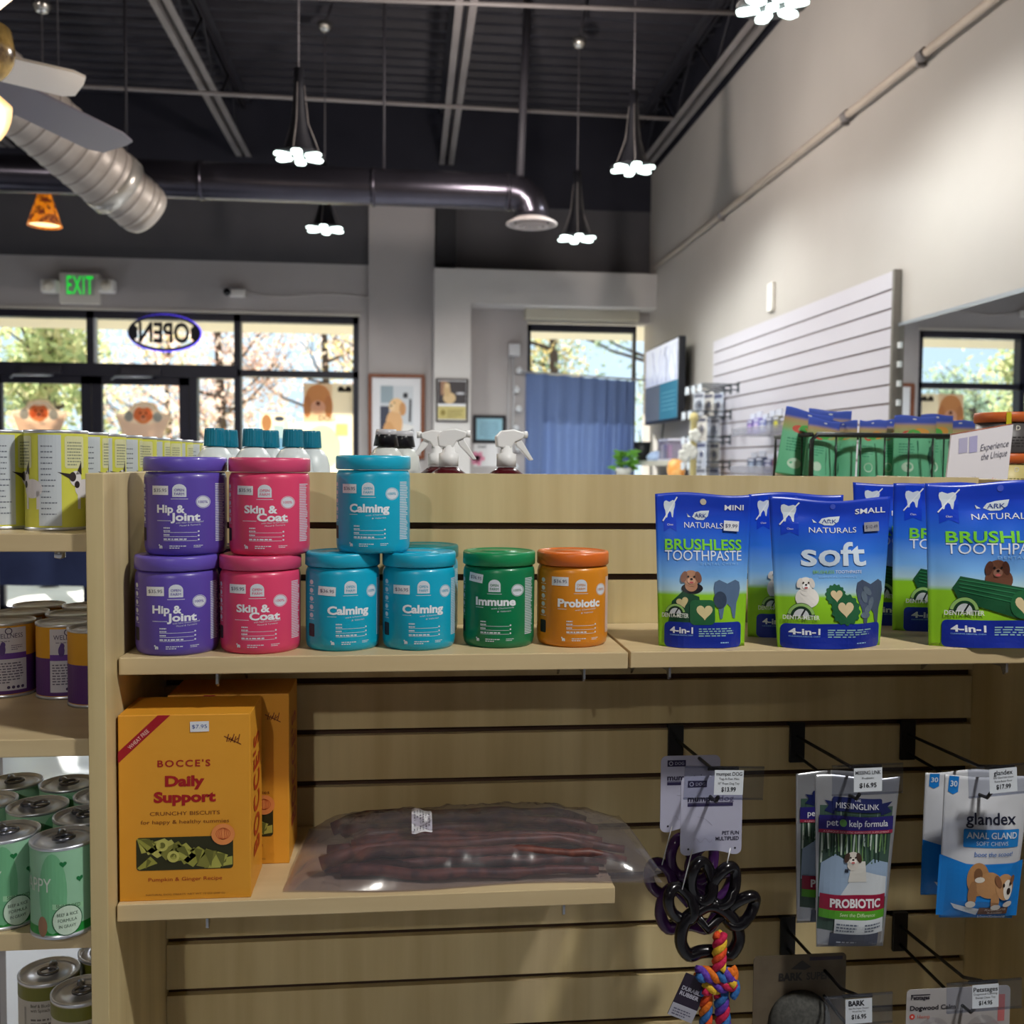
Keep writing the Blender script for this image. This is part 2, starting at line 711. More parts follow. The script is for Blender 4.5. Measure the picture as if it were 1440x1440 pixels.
zh0, zh1 = 2.075, 2.53
xm1, xm2 = fx(126), fx(333)
xs1 = fx(271, 580)
b = MB()
b.box(WL0, WL1, YF + 0.02, YF + 0.12, 2.475, 2.53)                # head
b.box(WL0, WL1, YF + 0.02, YF + 0.12, 0.0, 0.10)                  # sill
b.box(WL1 - 0.045, WL1, YF + 0.02, YF + 0.12, 0, 2.53)
for x, wd in ((xm1, 0.055), (xm2, 0.05), (-4.05, 0.06), (-5.1, 0.05), (WL0 + 0.02, 0.05)):
    b.box(x - wd / 2, x + wd / 2, YF + 0.02, YF + 0.12, 2.05 if x == xm1 else 0, 2.53)
b.box(xm2, WL1, YF + 0.02, YF + 0.12, 2.05, 2.10)                 # transom over the shop window
b.box(WL0, -4.05, YF + 0.02, YF + 0.12, 2.05, 2.10)
b.box(-4.05, xm2, YF + 0.0, YF + 0.12, 2.03, 2.13)                # header over the doors
b.box(xs1 - 0.03, xs1 + 0.03, YF + 0.02, YF + 0.12, 0, 2.05)
w1 = struct(b.build('window_1', M_frame))
for i, (x0, x1, z0, z1) in enumerate(((-4.02, xm1 - 0.028, 2.13, 2.475), (xm1 + 0.028, xm2 - 0.025, 2.13, 2.475), (xm2 + 0.025, WL1 - 0.045, 2.10, 2.475),
                                      (xm2 + 0.025, WL1 - 0.045, 0.1, 2.05), (xs1 + 0.03, xm2 - 0.025, 0.1, 2.05),
                                      (-5.08, -4.08, 2.1, 2.475), (-5.08, -4.08, 0.1, 2.05), (WL0 + 0.05, -5.12, 0.1, 2.475))):
    MB().box(x0, x1, YF + 0.07, YF + 0.076, z0, z1).build('pane', M_glass, w1)
struct(MB().box(WL0, WL1 + 0.01, YF - 0.012, YF + 0.02, 2.53, 2.55).build('trim_2', M_trimw))
struct(MB().box(xm1 + 0.03, xm1 + 0.05, YF + 0.0, YF + 0.03, 2.13, 2.475).build('trim_3', M_alu))


def door(name, x0, x1, label):
    r = thing(name, label, None, (0, 0, 0))
    del r['category']
    r['kind'] = 'structure'
    st = 0.075
    b = MB()
    for q in ((x0, x0 + st, 0.01, 2.03), (x1 - st, x1, 0.01, 2.03), (x0, x1, 1.97, 2.03), (x0, x1, 0.01, 0.25)):
        b.box(q[0], q[1], YF + 0.03, YF + 0.08, q[2], q[3])
    b.build('door_frame', M_frame, r)
    MB().box(x0 + st - 0.01, x1 - st + 0.01, YF + 0.052, YF + 0.058, 0.24, 1.98).build('pane', M_glass, r)
    MB().box(x0 + 0.05, x1 - 0.05, YF - 0.03, YF, 1.0, 1.04).tube([(x0 + 0.06, YF - 0.01, 1.02), (x0 + 0.06, YF + 0.03, 1.02)], 0.01).build('push_bar', M_alu, r, bevel=0.004)
    xc = x1 - 0.36
    c = MB().box(xc - 0.14, xc + 0.16, YF - 0.035, YF + 0.02, 2.04, 2.10)
    o = c.build('door_closer', mat((44, 42, 52), 0.4), r, bevel=0.006)
    MB().tube([(xc + 0.10, YF - 0.03, 2.03), (xc - 0.14, YF - 0.16, 2.015), (xc - 0.20, YF - 0.05, 2.005)], 0.009, 6).build('closer_arm', M_alu, o)
    return r


door('door_1', xm1 + 0.003, xs1 - 0.035, 'glass shop door under the open sign')
door('door_2', xm1 - (xs1 - xm1) + 0.03, xm1 - 0.003, 'glass shop door beside the exit sign end of the glazing')
struct(MB().box(-4.05, xm1 - (xs1 - xm1) + 0.025, YF + 0.02, YF + 0.12, 0.0, 2.05).build('trim_4', M_frame))

# roof joists: double angle bottom chord, zigzag web, top chord
for i, X in enumerate((-4.68, -3.02, PZ(332, 200, ZJ).x, PZ(629, 222, ZJ).x, PZ(948, 193, ZJ).x)):
    if X > XR - 0.08:
        X = XR - 0.10
    r = thing('ceiling_joist_%d' % i, 'x', None)
    del r['category']
    r['label'] = 'open web steel roof joist'
    r['kind'] = 'structure'
    r.name = 'trim_%d' % (10 + i)
    b = MB()
    for s in (-1, 1):
        b.box(X + s * 0.034 - 0.022, X + s * 0.034 + 0.022, YN, YF, ZJ, ZJ + 0.006)
        b.box(X + s * 0.014 - 0.003, X + s * 0.014 + 0.003, YN, YF, ZJ, ZJ + 0.045)
    b.build('bottom_chord', M_steel, r)
    b = MB()
    for s in (-1, 1):
        b.box(X + s * 0.034 - 0.022, X + s * 0.034 + 0.022, YN, YF, ZD - 0.01, ZD - 0.004)
        b.box(X + s * 0.014 - 0.003, X + s * 0.014 + 0.003, YN, YF, ZD - 0.055, ZD - 0.006)
    yy, up = YN + 0.1, False
    pts = []
    while yy < YF:
        pts.append((X, yy, ZD - 0.02 if up else ZJ + 0.02))
        up = not up
        yy += 0.45
    b.tube(pts, 0.009, 6)
    b.build('web', M_web, r)

# cross bracing rods
for i, (A, B_) in enumerate((((110, 121), (925, 166)), ((480, -2), (1010, 17)))):
    Y = 6.5 if i == 0 else 5.2
    p, q = PY(*A, Y), PY(*B_, Y)
    d = (q - p).normalized()
    b = MB().tube([p - d * (3.2 if i == 0 else 0.5), q + d * 0.1], 0.013, 8)
    o = b.build('bracing_rod', M_steel)
    tag(o, ('thin grey bracing rod crossing under the joists toward the shop front', 'thin grey bracing rod at the top edge nearer the ceiling lamps')[i], 'bracing rod', 'bracing rods under the joists')

# pipe along the right wall
zp = PX(1395, 0, XR - 0.03).z
b = MB().tube([(XR - 0.03, YN + 0.1, zp), (XR - 0.03, YF - 0.3, zp)], 0.017, 10)
pp = b.build('sprinkler_pipe', noisy((186, 172, 158), (196, 182, 168), (5, 5, 5), rough=0.4))
tag(pp, 'long beige painted pipe running high along the side wall', 'pipe')
for px, py in ((1298, 82), (1190, 160), (1015, 300)):
    c = PX(px, py, XR - 0.03)
    MB().lathe([(0, c.y - 0.022), (0.022, c.y - 0.022), (0.022, c.y + 0.022), (0, c.y + 0.022)], (XR - 0.03, 0, zp), 12, axis='y').build('coupling', M_steel, pp)
    MB().box(XR - 0.035, XR - 0.002, c.y + 0.03, c.y + 0.045, zp - 0.03, zp - 0.015).build('pipe_bracket', M_steel, pp)

# ================================================================ OUTDOORS
M_pave = noisy((206, 200, 190), (222, 216, 206), (0.8, 0.8, 0.8), rough=0.9)
M_lawn = noisy((196, 178, 128), (178, 168, 104), (0.9, 0.9, 0.9), rough=0.95)
struct(MB().box(-30, 30, YF + 0.1, 15.5, -0.2, -0.02).build('ground_pavement', M_pave))
struct(MB().box(-60, 60, 15.5, 80, -0.2, 0.0).build('ground_lawn', M_lawn))
struct(MB().box(-9, 4, YF + T, YF + 1.7, 2.60, 3.2).build('wall_outside_canopy', mat((236, 222, 192), 0.8)))

LEAF = {}


def leafmat(c):
    return translucent(c, c, 0.55, 0.8)


def tree(name, x, y, h, rad, cols, label, seed, dense=900, leaf=0.075, trunk=0.12, z0=0.8, bare=False):
    rnd = random.Random(seed)
    r = thing(name, label, 'tree', (x, y, 0), 0, 'trees beyond the shop front')
    b = MB()
    b.tube([(0, 0, 0), (0.05, 0, h * 0.3), (-0.04, 0.02, h * 0.62), (0, 0, h * 0.9)], [trunk, trunk * 0.8, trunk * 0.5, trunk * 0.15], 8)
    tips = []
    for k in range(16):
        a = rnd.uniform(0, 6.28)
        zz = rnd.uniform(z0 * 0.8, h * 0.72)
        R = rad * rnd.uniform(0.5, 0.95)
        e = Vector((math.cos(a) * R, math.sin(a) * R, min(h * 0.97, zz + R * rnd.uniform(0.35, 0.9))))
        m_ = Vector((e.x * 0.5, e.y * 0.5, zz + (e.z - zz) * 0.35))
        b.tube([(0, 0, zz), m_, e], [trunk * 0.35, trunk * 0.22, trunk * 0.08], 5)
        tips.append((Vector((0, 0, zz)), m_, e))
        for q in range(3):
            e2 = m_.lerp(e, rnd.uniform(0.2, 0.9)) + Vector((rnd.uniform(-1, 1), rnd.uniform(-1, 1), rnd.uniform(0.1, 1))) * rad * 0.28
            b.tube([m_.lerp(e, 0.3), e2], [trunk * 0.12, trunk * 0.04], 4)
            tips.append((m_, m_.lerp(e2, 0.5), e2))
    b.build('trunk', mat((86, 70, 62), 0.9), r)
    b = MB()
    for k in range(dense):
        A, Bm, E_ = rnd.choice(tips)
        c = (Bm.lerp(E_, rnd.random()) if rnd.random() < 0.75 else A.lerp(Bm, rnd.random())) + Vector((rnd.gauss(0, 1), rnd.gauss(0, 1), rnd.gauss(0, 1))) * rad * 0.13
        c.z = max(c.z, z0)
        u = Vector((rnd.gauss(0, 1), rnd.gauss(0, 1), rnd.gauss(0, 1))).normalized()
        v_ = u.orthogonal().normalized()
        s = leaf * rnd.uniform(0.5, 1.3)
        b.add([c - u * s, c + v_ * s * 0.45, c + u * s, c - v_ * s * 0.45], [(0, 1, 2, 3)], rnd.randrange(len(cols)))
    o = b.build('crown', [leafmat(c) for c in cols], r, fixn=False)
    return r


GR = [(186, 196, 140), (206, 208, 156), (164, 180, 132), (214, 206, 158)]
PK = [(226, 190, 172), (234, 206, 190), (212, 172, 156), (238, 220, 204)]
GO = [(226, 204, 140), (216, 190, 128), (190, 192, 140), (236, 216, 166)]
DG = [(150, 168, 142), (168, 182, 150), (138, 158, 138)]
tree('leafy_tree', -3.95, 11.4, 4.7, 0.95, GR, 'tall pale green tree behind the first glass door', 1, 3600, 0.06)
tree('leafy_tree', -8.6, 21, 3.8, 1.8, DG, 'dark green tree at the far side of the lot past the first door', 2, 2200)
tree('leafy_tree', -3.6, 19.5, 6.6, 2.6, PK, 'pink leaved autumn tree seen behind the open sign', 3, 3600, 0.07)
tree('leafy_tree', -1.9, 23, 7.5, 2.2, PK, 'thin pinkish tree with open branches between the doors and shop window', 4, 1200, 0.06)
tree('leafy_tree', -0.55, 17, 7.0, 1.9, GO, 'golden green tree filling the shop window beside the pilaster', 5, 3400)
tree('leafy_tree', -1.3, 28, 5.5, 2.8, PK + GO, 'low reddish tree far behind the shop window', 6, 3500)
tree('leafy_tree', 2.6, 18, 7.2, 2.2, GO + DG, 'yellow green tree above the blue curtain', 7, 3400)
tree('leafy_tree', 4.9, 20, 6.4, 1.8, DG, 'green branched tree beside the yellow one over the curtain', 8, 1800)
tree('leafy_tree', 0.9, 30, 8.0, 2.8, GR, 'distant pale tree between the golden and yellow trees', 9, 2600)
tree('leafy_tree', -7.0, 30, 6.0, 3.4, GO + PK, 'wide far tree across the lawn behind the pink one', 10, 3400)
tree('leafy_tree', -12.5, 26, 4.2, 2.4, GR, 'green tree far off to the door side of the lot', 11, 2000)


r = thing('delivery_van', 'white van parked outside beyond the glass door nearest the exit sign', 'van', (-6.9, 14.2, -0.02))
MB().prism([(-2.4, 0.4), (-2.4, 2.25), (0.9, 2.3), (1.75, 1.35), (2.4, 1.15), (2.5, 0.4)], -1.0, 1.0).build('van_body', mat((236, 238, 244), 0.3, coat=0.4), r, bevel=0.07)
MB().prism([(0.35, 1.4), (0.35, 2.1), (0.85, 2.12), (1.5, 1.4)], -1.02, -1.0).build('side_window', mat((60, 70, 110), 0.1), r)
for sx in (-1.5, 1.6):
    for sy in (-0.9, 0.9):
        MB().lathe([(0, -0.11), (0.36, -0.11), (0.36, 0.11), (0, 0.11)], (sx, sy, 0.36), 22, axis='y').build('wheel', mat((34, 34, 38), 0.7), r)
a = Art()
a.greek(-2.1, 1.5, 0.1, 1.75, 1, (130, 150, 180), 1, th=0.9)
a.build('lettering', flat(-1.003), r, dz=0.002)

# ================================================================ CEILING FITTINGS
M_blk = mat((24, 24, 30), 0.5)
M_led = mat((236, 255, 250), 0.5, emit=4.0, key='led')
M_chrome = mat((200, 196, 190), 0.2, 0.9)


def led_pendant(px, py, Y, label, cup=None, first=[None], ztop=ZD):
    p = PY(px, py, Y)
    if first[0]:
        r = dup(first[0], p, 0, label)
    else:
        r = thing('pendant_lamp', label, 'lamp', p, 0, 'black trumpet pendant lamps')
        first[0] = r
        prof = [(0.0, 0.40), (0.022, 0.40), (0.024, 0.30), (0.030, 0.20), (0.042, 0.12), (0.062, 0.05), (0.078, 0.015), (0.080, 0.012), (0.0, 0.012)]
        MB().lathe(prof, n=28).build('lamp_shade', M_blk, r)
        b = MB()
        for k in range(3):
            a = 2.1 * k + 0.4
            pts = [(0.026 * math.cos(a), 0.026 * math.sin(a), 0.33), (0.045 * math.cos(a), 0.045 * math.sin(a), 0.16), (0.11 * math.cos(a), 0.11 * math.sin(a), 0.01)]
            b.tube(pts, 0.0025, 5)
        b.build('stay_wire', M_steel, r)
        b = MB()

        def petal(cx, cy, rot, L, W):
            pts = []
            for (u, v) in ((-L, -W * 0.55), (-L * 0.55, -W), (L * 0.55, -W), (L, -W * 0.6), (L, W * 0.6), (L * 0.55, W), (-L * 0.55, W), (-L, W * 0.55)):
                pts.append((cx + u * math.cos(rot) - v * math.sin(rot), cy + u * math.sin(rot) + v * math.cos(rot)))
            return pts
        MB().prism(petal(0, 0, 0, 0.019, 0.019), -0.008, 0.006, plane='xy').build('led_panel', M_led, r, bevel=0.003)
        for k in range(6):
            a = math.radians(60 * k + 30)
            MB().prism(petal(0.080 * math.cos(a), 0.080 * math.sin(a), a, 0.037, 0.0235), -0.006, 0.006, plane='xy').build('led_panel', M_led, r, bevel=0.003)
        b.lathe([(0.0, 0.014), (0.118, 0.012), (0.118, 0.007), (0.0, 0.007)], n=28)
        b.build('lamp_plate', M_blk, r)
    cz = PY(*cup, Y).z + 0.03 if cup else ztop
    # cord and ceiling cup belong to each lamp, so each gets its own
    for ch in [c for c in r.children if c.name.startswith(('cord', 'ceiling_cup', 'cup_stem'))]:
        bpy.data.objects.remove(ch)
    MB().tube([(0, 0, 0.39), (0, 0, cz - p.z)], 0.004, 6).build('cord', mat((96, 92, 96), 0.5), r)
    h = cz - p.z
    MB().lathe([(0.0, h - 0.055), (0.02, h - 0.052), (0.04, h - 0.03), (0.046, h), (0.0, h)], n=20).build('ceiling_cup', M_chrome, r)
    if cz < ZD - 0.01:
        MB().tube([(0, 0, h - 0.002), (0.05, 0.02, ZD + 0.02 - p.z)], 0.008, 6).build('cup_stem', M_web, r)
    if not [c for c in r.children if c.type == 'LIGHT']:
        l = lamp('pendant_lamp_light', 'SPOT', (0, 0, -0.03), 55, (0.95, 1.0, 0.97), size=0.05, spot=2.9, blend=0.6)
        l.parent = r
    return r


ZC = ZD - 0.02
led_pendant(420, 221, 4.75, 'black trumpet pendant lamp nearest the spiral duct, its lights above the dark duct')
led_pendant(457, 323, 6.2, 'black trumpet pendant lamp hanging below the dark duct over the shop window', (457, 40))
led_pendant(890, 238, 5.2, 'black trumpet pendant lamp nearest the side wall, above the duct diffuser')
led_pendant(811, 336, 6.0, 'black trumpet pendant lamp hanging lowest beside the round duct diffuser', (817, 63))
led_pendant(1086, 10, 3.27, 'black trumpet pendant lamp cut by the top edge by the side wall')

# horizontal black duct with elbow and round diffuser
YDU = 5.5
pL, pR = PY(-60, 245, YDU), PY(716, 270, YDU)
zc = pR.z
rd = 0.098
r = thing('air_duct', 'long dark round duct crossing the shop, its end turned down to a diffuser', 'duct', (0, 0, 0))
M_duct = noisy((66, 63, 72), (76, 73, 82), (4, 4, 4), rough=0.27, metal=0.85)
b = MB()
xe = pR.x
pts = [(XL + 0.3, YDU, zc)]
x = XL + 0.6
while x < xe:
    pts.append((x, YDU, zc))
    x += 0.6
pts += [(xe, YDU, zc), (xe + 0.06, YDU, zc - 0.012), (xe + 0.105, YDU, zc - 0.05), (xe + 0.125, YDU, zc - 0.105), (xe + 0.125, YDU, zc - 0.16)]
b.tube(pts, rd, 28)
b.build('duct_tube', M_duct, r)
for x in (-2.2, -1.1, -0.2, xe - 0.01):
    MB().lathe([(rd, -0.012), (rd + 0.006, -0.012), (rd + 0.006, 0.012), (rd, 0.012)], (x, YDU, zc), 28, axis='x').build('duct_seam', M_duct, r)
dx, dzc = xe + 0.125, zc - 0.16
df = MB().lathe([(0.095, 0.02), (0.14, -0.005), (0.142, -0.012), (0.125, -0.018), (0.118, -0.006), (0.098, 0.004)], (dx, YDU, dzc), 32)
df.lathe([(0.085, 0.0), (0.092, -0.022), (0.075, -0.024), (0.07, 0.0)], (dx, YDU, dzc), 32)
df.lathe([(0.048, 0.0), (0.055, -0.026), (0.04, -0.027), (0.035, 0.0)], (dx, YDU, dzc), 32)
df.lathe([(0.0, -0.004), (0.022, -0.026), (0.0, -0.028)], (dx, YDU, dzc), 24)
df.lathe([(0.0, 0.012), (0.095, 0.012)], (dx, YDU, dzc), 24, mi=1)
df.build('diffuser', [mat((178, 168, 166), 0.5), M_blk], r)
for px, ptop in ((178, 80), (540, 0)):
    q = PY(px, 240, YDU)
    MB().tube([(q.x, YDU, zc + rd), (q.x, YDU, ZD)], 0.008, 6).build('hanger_rod', M_web, r)
q = PY(742, 96, YDU + 0.3)
MB().tube([(xe + 0.06, YDU, zc + rd * 0.9), (q.x, YDU + 0.3, ZD)], 0.022, 8).build('hanger_strut', M_web, r)

# spiral duct running away from the viewer
YE = 5.05
ce = PY(210, 301, YE)
cs = PY(0, 119, 4.45)
dirv = (ce - cs).normalized()
ra = 36.5 / FOC * YE
r = thing('spiral_duct', 'pale spiral seam duct slanting toward the storefront beside the ceiling fan', 'duct', (0, 0, 0))
M_seam = mat((128, 118, 112), 0.5)
M_sp = noisy((168, 158, 150), (182, 172, 164), (5, 5, 5), rough=0.42, metal=0.15)
st = cs - dirv * 0.95
L = (ce - st).length
jt = L * 0.875


def spiral(b, s0, s1, r0, pitch=0.062):
    """sheet whose rows follow the helix, so the folded seam stays a clean line"""
    u = dirv.orthogonal().normalized()
    v_ = dirv.cross(u)
    n, per = 44, 8
    ns = int((s1 - s0 + pitch) / pitch * per) + 1

    def fn(i, j):
        row = round(j * ns)
        s = min(max(s0 - pitch + row * pitch / per + pitch * i, s0), s1)
        th = 2 * math.pi * i
        rr = r0 + (0.003 if row % per in (0, 1) else 0.0)
        return st + dirv * s + (u * math.cos(th) + v_ * math.sin(th)) * rr
    b.sheet(fn, n, ns)
    k0 = len(b.m) - n * ns
    for q in range(n * ns):
        if (q // n) % per == 0:
            b.m[k0 + q] = 1


b = MB()
spiral(b, 0, jt, ra * 1.13)
b.build('duct_tube', [M_sp, M_seam], r, fixn=False)
b = MB()
spiral(b, jt - 0.01, L - ra * 0.5, ra)
u = dirv.orthogonal().normalized()
b.tube([st + dirv * (L - ra * 0.52), st + dirv * (L - ra * 0.25), st + dirv * (L - ra * 0.06), st + dirv * (L + 0.0)], [ra, ra * 0.985, ra * 0.9, ra * 0.62], 36)
b.build('duct_end', [M_sp, M_seam], r, fixn=False)
MB().tube([st + dirv * (jt - 0.035), st + dirv * (jt - 0.03), st + dirv * (jt + 0.03), st + dirv * (jt + 0.035)], [ra * 1.12, ra * 1.17, ra * 1.17, ra], 36, caps=False).build('duct_collar', mat((196, 190, 182), 0.25, 0.5), r)
for f in (0.30, 0.7):
    c = st + dirv * (L * f)
    MB().tube([c + Vector((0, 0, ra)), (c.x, c.y, ZD)], 0.004, 6).build('hanger_wire', M_web, r)

# amber cone pendant with its cord
p = PY(63, 318, 5.9)
r = thing('cone_lamp', 'small amber art glass cone lamp hanging below the dark duct', 'lamp', p)
M_amb = noisy((226, 128, 20), (92, 34, 14), (24, 24, 24), rough=0.3, lo=0.4, hi=0.6)
nt, bb = nodes_of(M_amb)
rp = [n for n in nt.nodes if n.type == 'VALTORGB'][0]
nt.links.new(rp.outputs[0], bb.inputs['Emission Color'])
bb.inputs['Emission Strength'].default_value = 0.9
MB().lathe([(0.022, 0.205), (0.03, 0.195), (0.092, 0.0), (0.088, 0.0), (0.028, 0.19)], n=28).build('lamp_shade', M_amb, r)
MB().lathe([(0.0, 0.012), (0.086, 0.012)], n=28).build('bulb', mat((255, 232, 170), 0.5, emit=1.6, key='amb'), r)
MB().lathe([(0.0, 0.2), (0.018, 0.2), (0.018, 0.25), (0.0, 0.25)], n=16).build('socket', M_chrome, r)
hc = PY(58, 12, 5.9).z + 0.03 - p.z
MB().tube([(0, 0, 0.25), (0, 0, hc)], 0.004, 6).build('cord', mat((110, 106, 108), 0.5), r)
MB().lathe([(0.0, hc - 0.06), (0.03, hc - 0.055), (0.05, hc - 0.02), (0.052, hc), (0.0, hc)], n=20).build('ceiling_cup', M_chrome, r)
MB().tube([(0, 0, hc - 0.002), (0.03, 0.02, max(ZD + 0.02 - p.z, hc + 0.01))], 0.01, 6).build('cup_stem', M_web, r)

# ceiling fan at the edge of the picture
hub = Vector((-1.30, 2.80, 2.46))
r = thing('ceiling_fan', 'ceiling fan with tortoiseshell glass bowls and plain flat blades', 'fan', hub)


def blade(tip, wd, pitch, mt, ln=None):
    d = (Vector(tip) - hub)
    d.z = 0
    ln = d.length
    d.normalize()
    n_ = Vector((-d.y, d.x, 0))
    nz = (n_ * math.cos(pitch) + Vector((0, 0, 1)) * math.sin(pitch))
    up = d.cross(nz)
    out = [(0.15, -0.5), (0.2, -0.56), (0.9, -0.62), (0.985, -0.5), (1.0, -0.2), (1.0, 0.45), (0.93, 0.6), (0.2, 0.52), (0.15, 0.45)]
    P = [d * (a * ln) + nz * (c * wd) for a, c in out]
    k = len(P)
    b = MB().add([q + up * 0.004 for q in P] + [q - up * 0.004 for q in P], [tuple(range(k)), tuple(range(2 * k - 1, k - 1, -1))] + [(i, i + k, (i + 1) % k + k, (i + 1) % k) for i in range(k)])
    o = b.build('blade', mt, r)
    return o, d, nz, ln


tA, tB = PZ(114, 122, hub.z), PZ(166, 207, hub.z)
M_bl = mat((250, 240, 232), 0.35)
M_bl_shaded = mat((110, 104, 118), 0.35)  # darker copy of the blade colour, shade of the unlit blade painted in
blade(tA, 0.135, -0.10, M_bl)
o, d, nz, ln = blade(tB, 0.135, -0.18, M_bl_shaded)
MB().obox(d * 0.18 - Vector((0, 0, 0.012)), d * 0.085, nz * 0.03, Vector((0, 0, 0.004))).build('blade_iron', noisy((190, 110, 60), (70, 34, 24), (40, 40, 40), rough=0.2, lo=0.4, hi=0.6), r, bevel=0.003)
for a in (3.3, 4.5, 5.4):
    blade(hub + Vector((0.62 * math.cos(a), 0.62 * math.sin(a), 0)), 0.135, -0.18, M_bl)
MB().lathe([(0.0, -0.06), (0.09, -0.06), (0.12, -0.02), (0.12, 0.05), (0.06, 0.1), (0.02, 0.12), (0.02, 1.6), (0.06, ZD - hub.z), (0, ZD - hub.z)], n=28).build('motor_housing', mat((96, 70, 46), 0.3, 0.6), r)
M_tort = noisy((206, 170, 96), (84, 62, 34), (14, 14, 14), rough=0.2, lo=0.4, hi=0.62)
up_ = PY(-4, 84, 2.75) - hub
dn_ = PY(-12, 164, 2.6) - hub
MB().lathe([(0.088, 0.075), (0.092, 0.08)] + [(0.1 * math.cos(t * 0.157), 0.03 - 0.095 * math.sin(t * 0.157)) for t in range(0, 11)], (up_.x - 0.06, up_.y, up_.z), 28).build('glass_bowl', M_tort, r)
MB().lathe([(0.0, 0.065), (0.045, 0.06)] + [(0.08 * math.cos(t * 0.157), 0.03 - 0.105 * math.sin(t * 0.157)) for t in range(0, 11)], (dn_.x - 0.035, dn_.y, dn_.z), 28).build('lamp_shade', mat((255, 214, 150), 0.4, emit=0.7, key='bowl'), r)
MB().tube([(0, 0, 0), (up_.x - 0.06, up_.y, up_.z - 0.06), (up_.x - 0.06, up_.y, up_.z)], 0.012, 8).tube([(0, 0, -0.05), (dn_.x - 0.035, dn_.y, dn_.z + 0.06)], 0.012, 8).build('lamp_arm', mat((96, 70, 46), 0.3, 0.6), r)

fl = lamp('fan_light', 'POINT', (dn_.x + 0.02, dn_.y - 0.10, dn_.z - 0.05), 9.0, (1.0, 0.82, 0.6), size=0.04)
fl.parent = r

# ================================================================ ON THE STOREFRONT WALL
# exit sign with two emergency heads
p0, p1 = PY(85, 427, YF - 0.03), PY(141, 386, YF - 0.03)
r = thing('exit_sign', 'pale exit sign with green letters and two emergency lamp heads above the glazing', 'sign', (0, 0, 0))
MB().box(p0.x, p1.x, YF - 0.06, YF, p0.z, p1.z).build('sign_housing', mat((232, 226, 216), 0.5), r, bevel=0.004)
a = Art()
c0, c1 = PY(94, 413, YF - 0.06), PY(131, 389, YF - 0.06)
a.rect(c0.x - 0.01, c0.z - 0.008, c1.x + 0.01, c1.z + 0.01, (186, 186, 176), 1)
a.text('EXIT', (c0.x + c1.x) / 2, c0.z, c1.z - c0.z, (20, 200, 60), 2, wd=c1.x - c0.x, bold=0.012, space=1.12)
a.build('lettering', flat(YF - 0.061), r, on='sign_housing', matf=lambda c: mat(c, 0.5, emit=1.0 if c[1] == 200 else 0.0, key='exit'))
for px, s in ((71, -1), (151, 1)):
    q = PY(px, 403, YF - 0.08)
    MB().box(q.x - 0.06, q.x + 0.06, YF - 0.13, YF - 0.04, q.z - 0.05, q.z + 0.05).build('lamp_head', mat((240, 236, 228), 0.4), r, bevel=0.014)
    MB().lathe([(0, 0), (0.04, 0), (0.036, -0.012), (0, -0.018)], (q.x, YF - 0.128, q.z), 20, axis='y').build('lens', mat((236, 228, 210), 0.15), r)
    MB().tube([(q.x, YF - 0.07, q.z), (p0.x if s < 0 else p1.x, YF - 0.03, q.z)], 0.012, 8).build('lamp_arm', mat((196, 188, 176), 0.5), r)

# camera on the wall and its wire
q = PY(330, 412, YF - 0.05)
r = thing('security_camera', 'small white security camera with dark lens above the shop window', 'camera', q)
MB().box(-0.045, 0.085, -0.03, 0.03, -0.03, 0.028).build('camera_body', mat((222, 218, 214), 0.4), r, bevel=0.008)
MB().lathe([(0, -0.05), (0.026, -0.05), (0.028, 0.012), (0, 0.012)], (-0.05, -0.01, 0.0), 18, axis='y').build('lens', mat((24, 24, 30), 0.15), r)
MB().box(0.0, 0.05, 0.02, 0.05, -0.02, 0.02).build('wall_mount', mat((222, 218, 214), 0.4), r)
pts = [PY(px, py, YF - 0.008) for px, py in ((345, 411), (372, 416), (400, 418), (430, 415), (460, 413), (495, 416), (518, 419))]
tag(MB().tube(pts, 0.004, 6).build('camera_wire', mat((206, 200, 196), 0.5)), 'thin white wire running along the wall from the security camera', 'wire')

# neon open sign hanging in the glazing, seen from behind
cn = PY(231, 468, YF - 0.02)
r = thing('open_sign', 'oval neon sign in the glazing reading open, seen reversed from inside', 'sign', cn)
rx, rz = 46 / FOC * YF, 22.5 / FOC * YF
M_neon = mat((88, 70, 235), 0.4, emit=2.2, key='neon')
ring = [(rx * math.cos(2 * math.pi * k / 48), 0, rz * math.sin(2 * math.pi * k / 48)) for k in range(48)]
MB().tube(ring, 0.011, 8, closed=True).build('oval_housing', M_blk, r)
MB().tube([(x * 1.03, 0.02, z * 1.06) for x, y_, z in ring], 0.009, 6, closed=True).build('neon_tube', M_neon, r)
a = Art()
a.text('OPEN', 0, -0.072, 0.145, (22, 20, 34), 1, wd=0.38, bold=0.03)
o = a.build('lettering', lambda u, v, off: (-u, -off, v), r, dz=0.002)
for s in (-1, 1):
    pts = [(s * rx * f * math.cos(t), 0, rz * f * math.sin(t)) for f, t in ((0.98, -0.5), (0.98, -0.25), (0.98, 0.0), (0.98, 0.25), (0.98, 0.5), (0.80, 0.35), (0.76, 0.0), (0.80, -0.35))]
    MB().add([(x, -0.004, z) for x, y_, z in pts], [tuple(range(len(pts)))]).build('end_cap', M_blk, r)
MB().tube([(-rx * 0.5, 0, rz * 0.86), (-rx * 0.5, 0.02, 0.19)], 0.002, 4).tube([(rx * 0.5, 0, rz * 0.86), (rx * 0.5, 0.02, 0.19)], 0.002, 4).build('hanging_chain', M_steel, r)


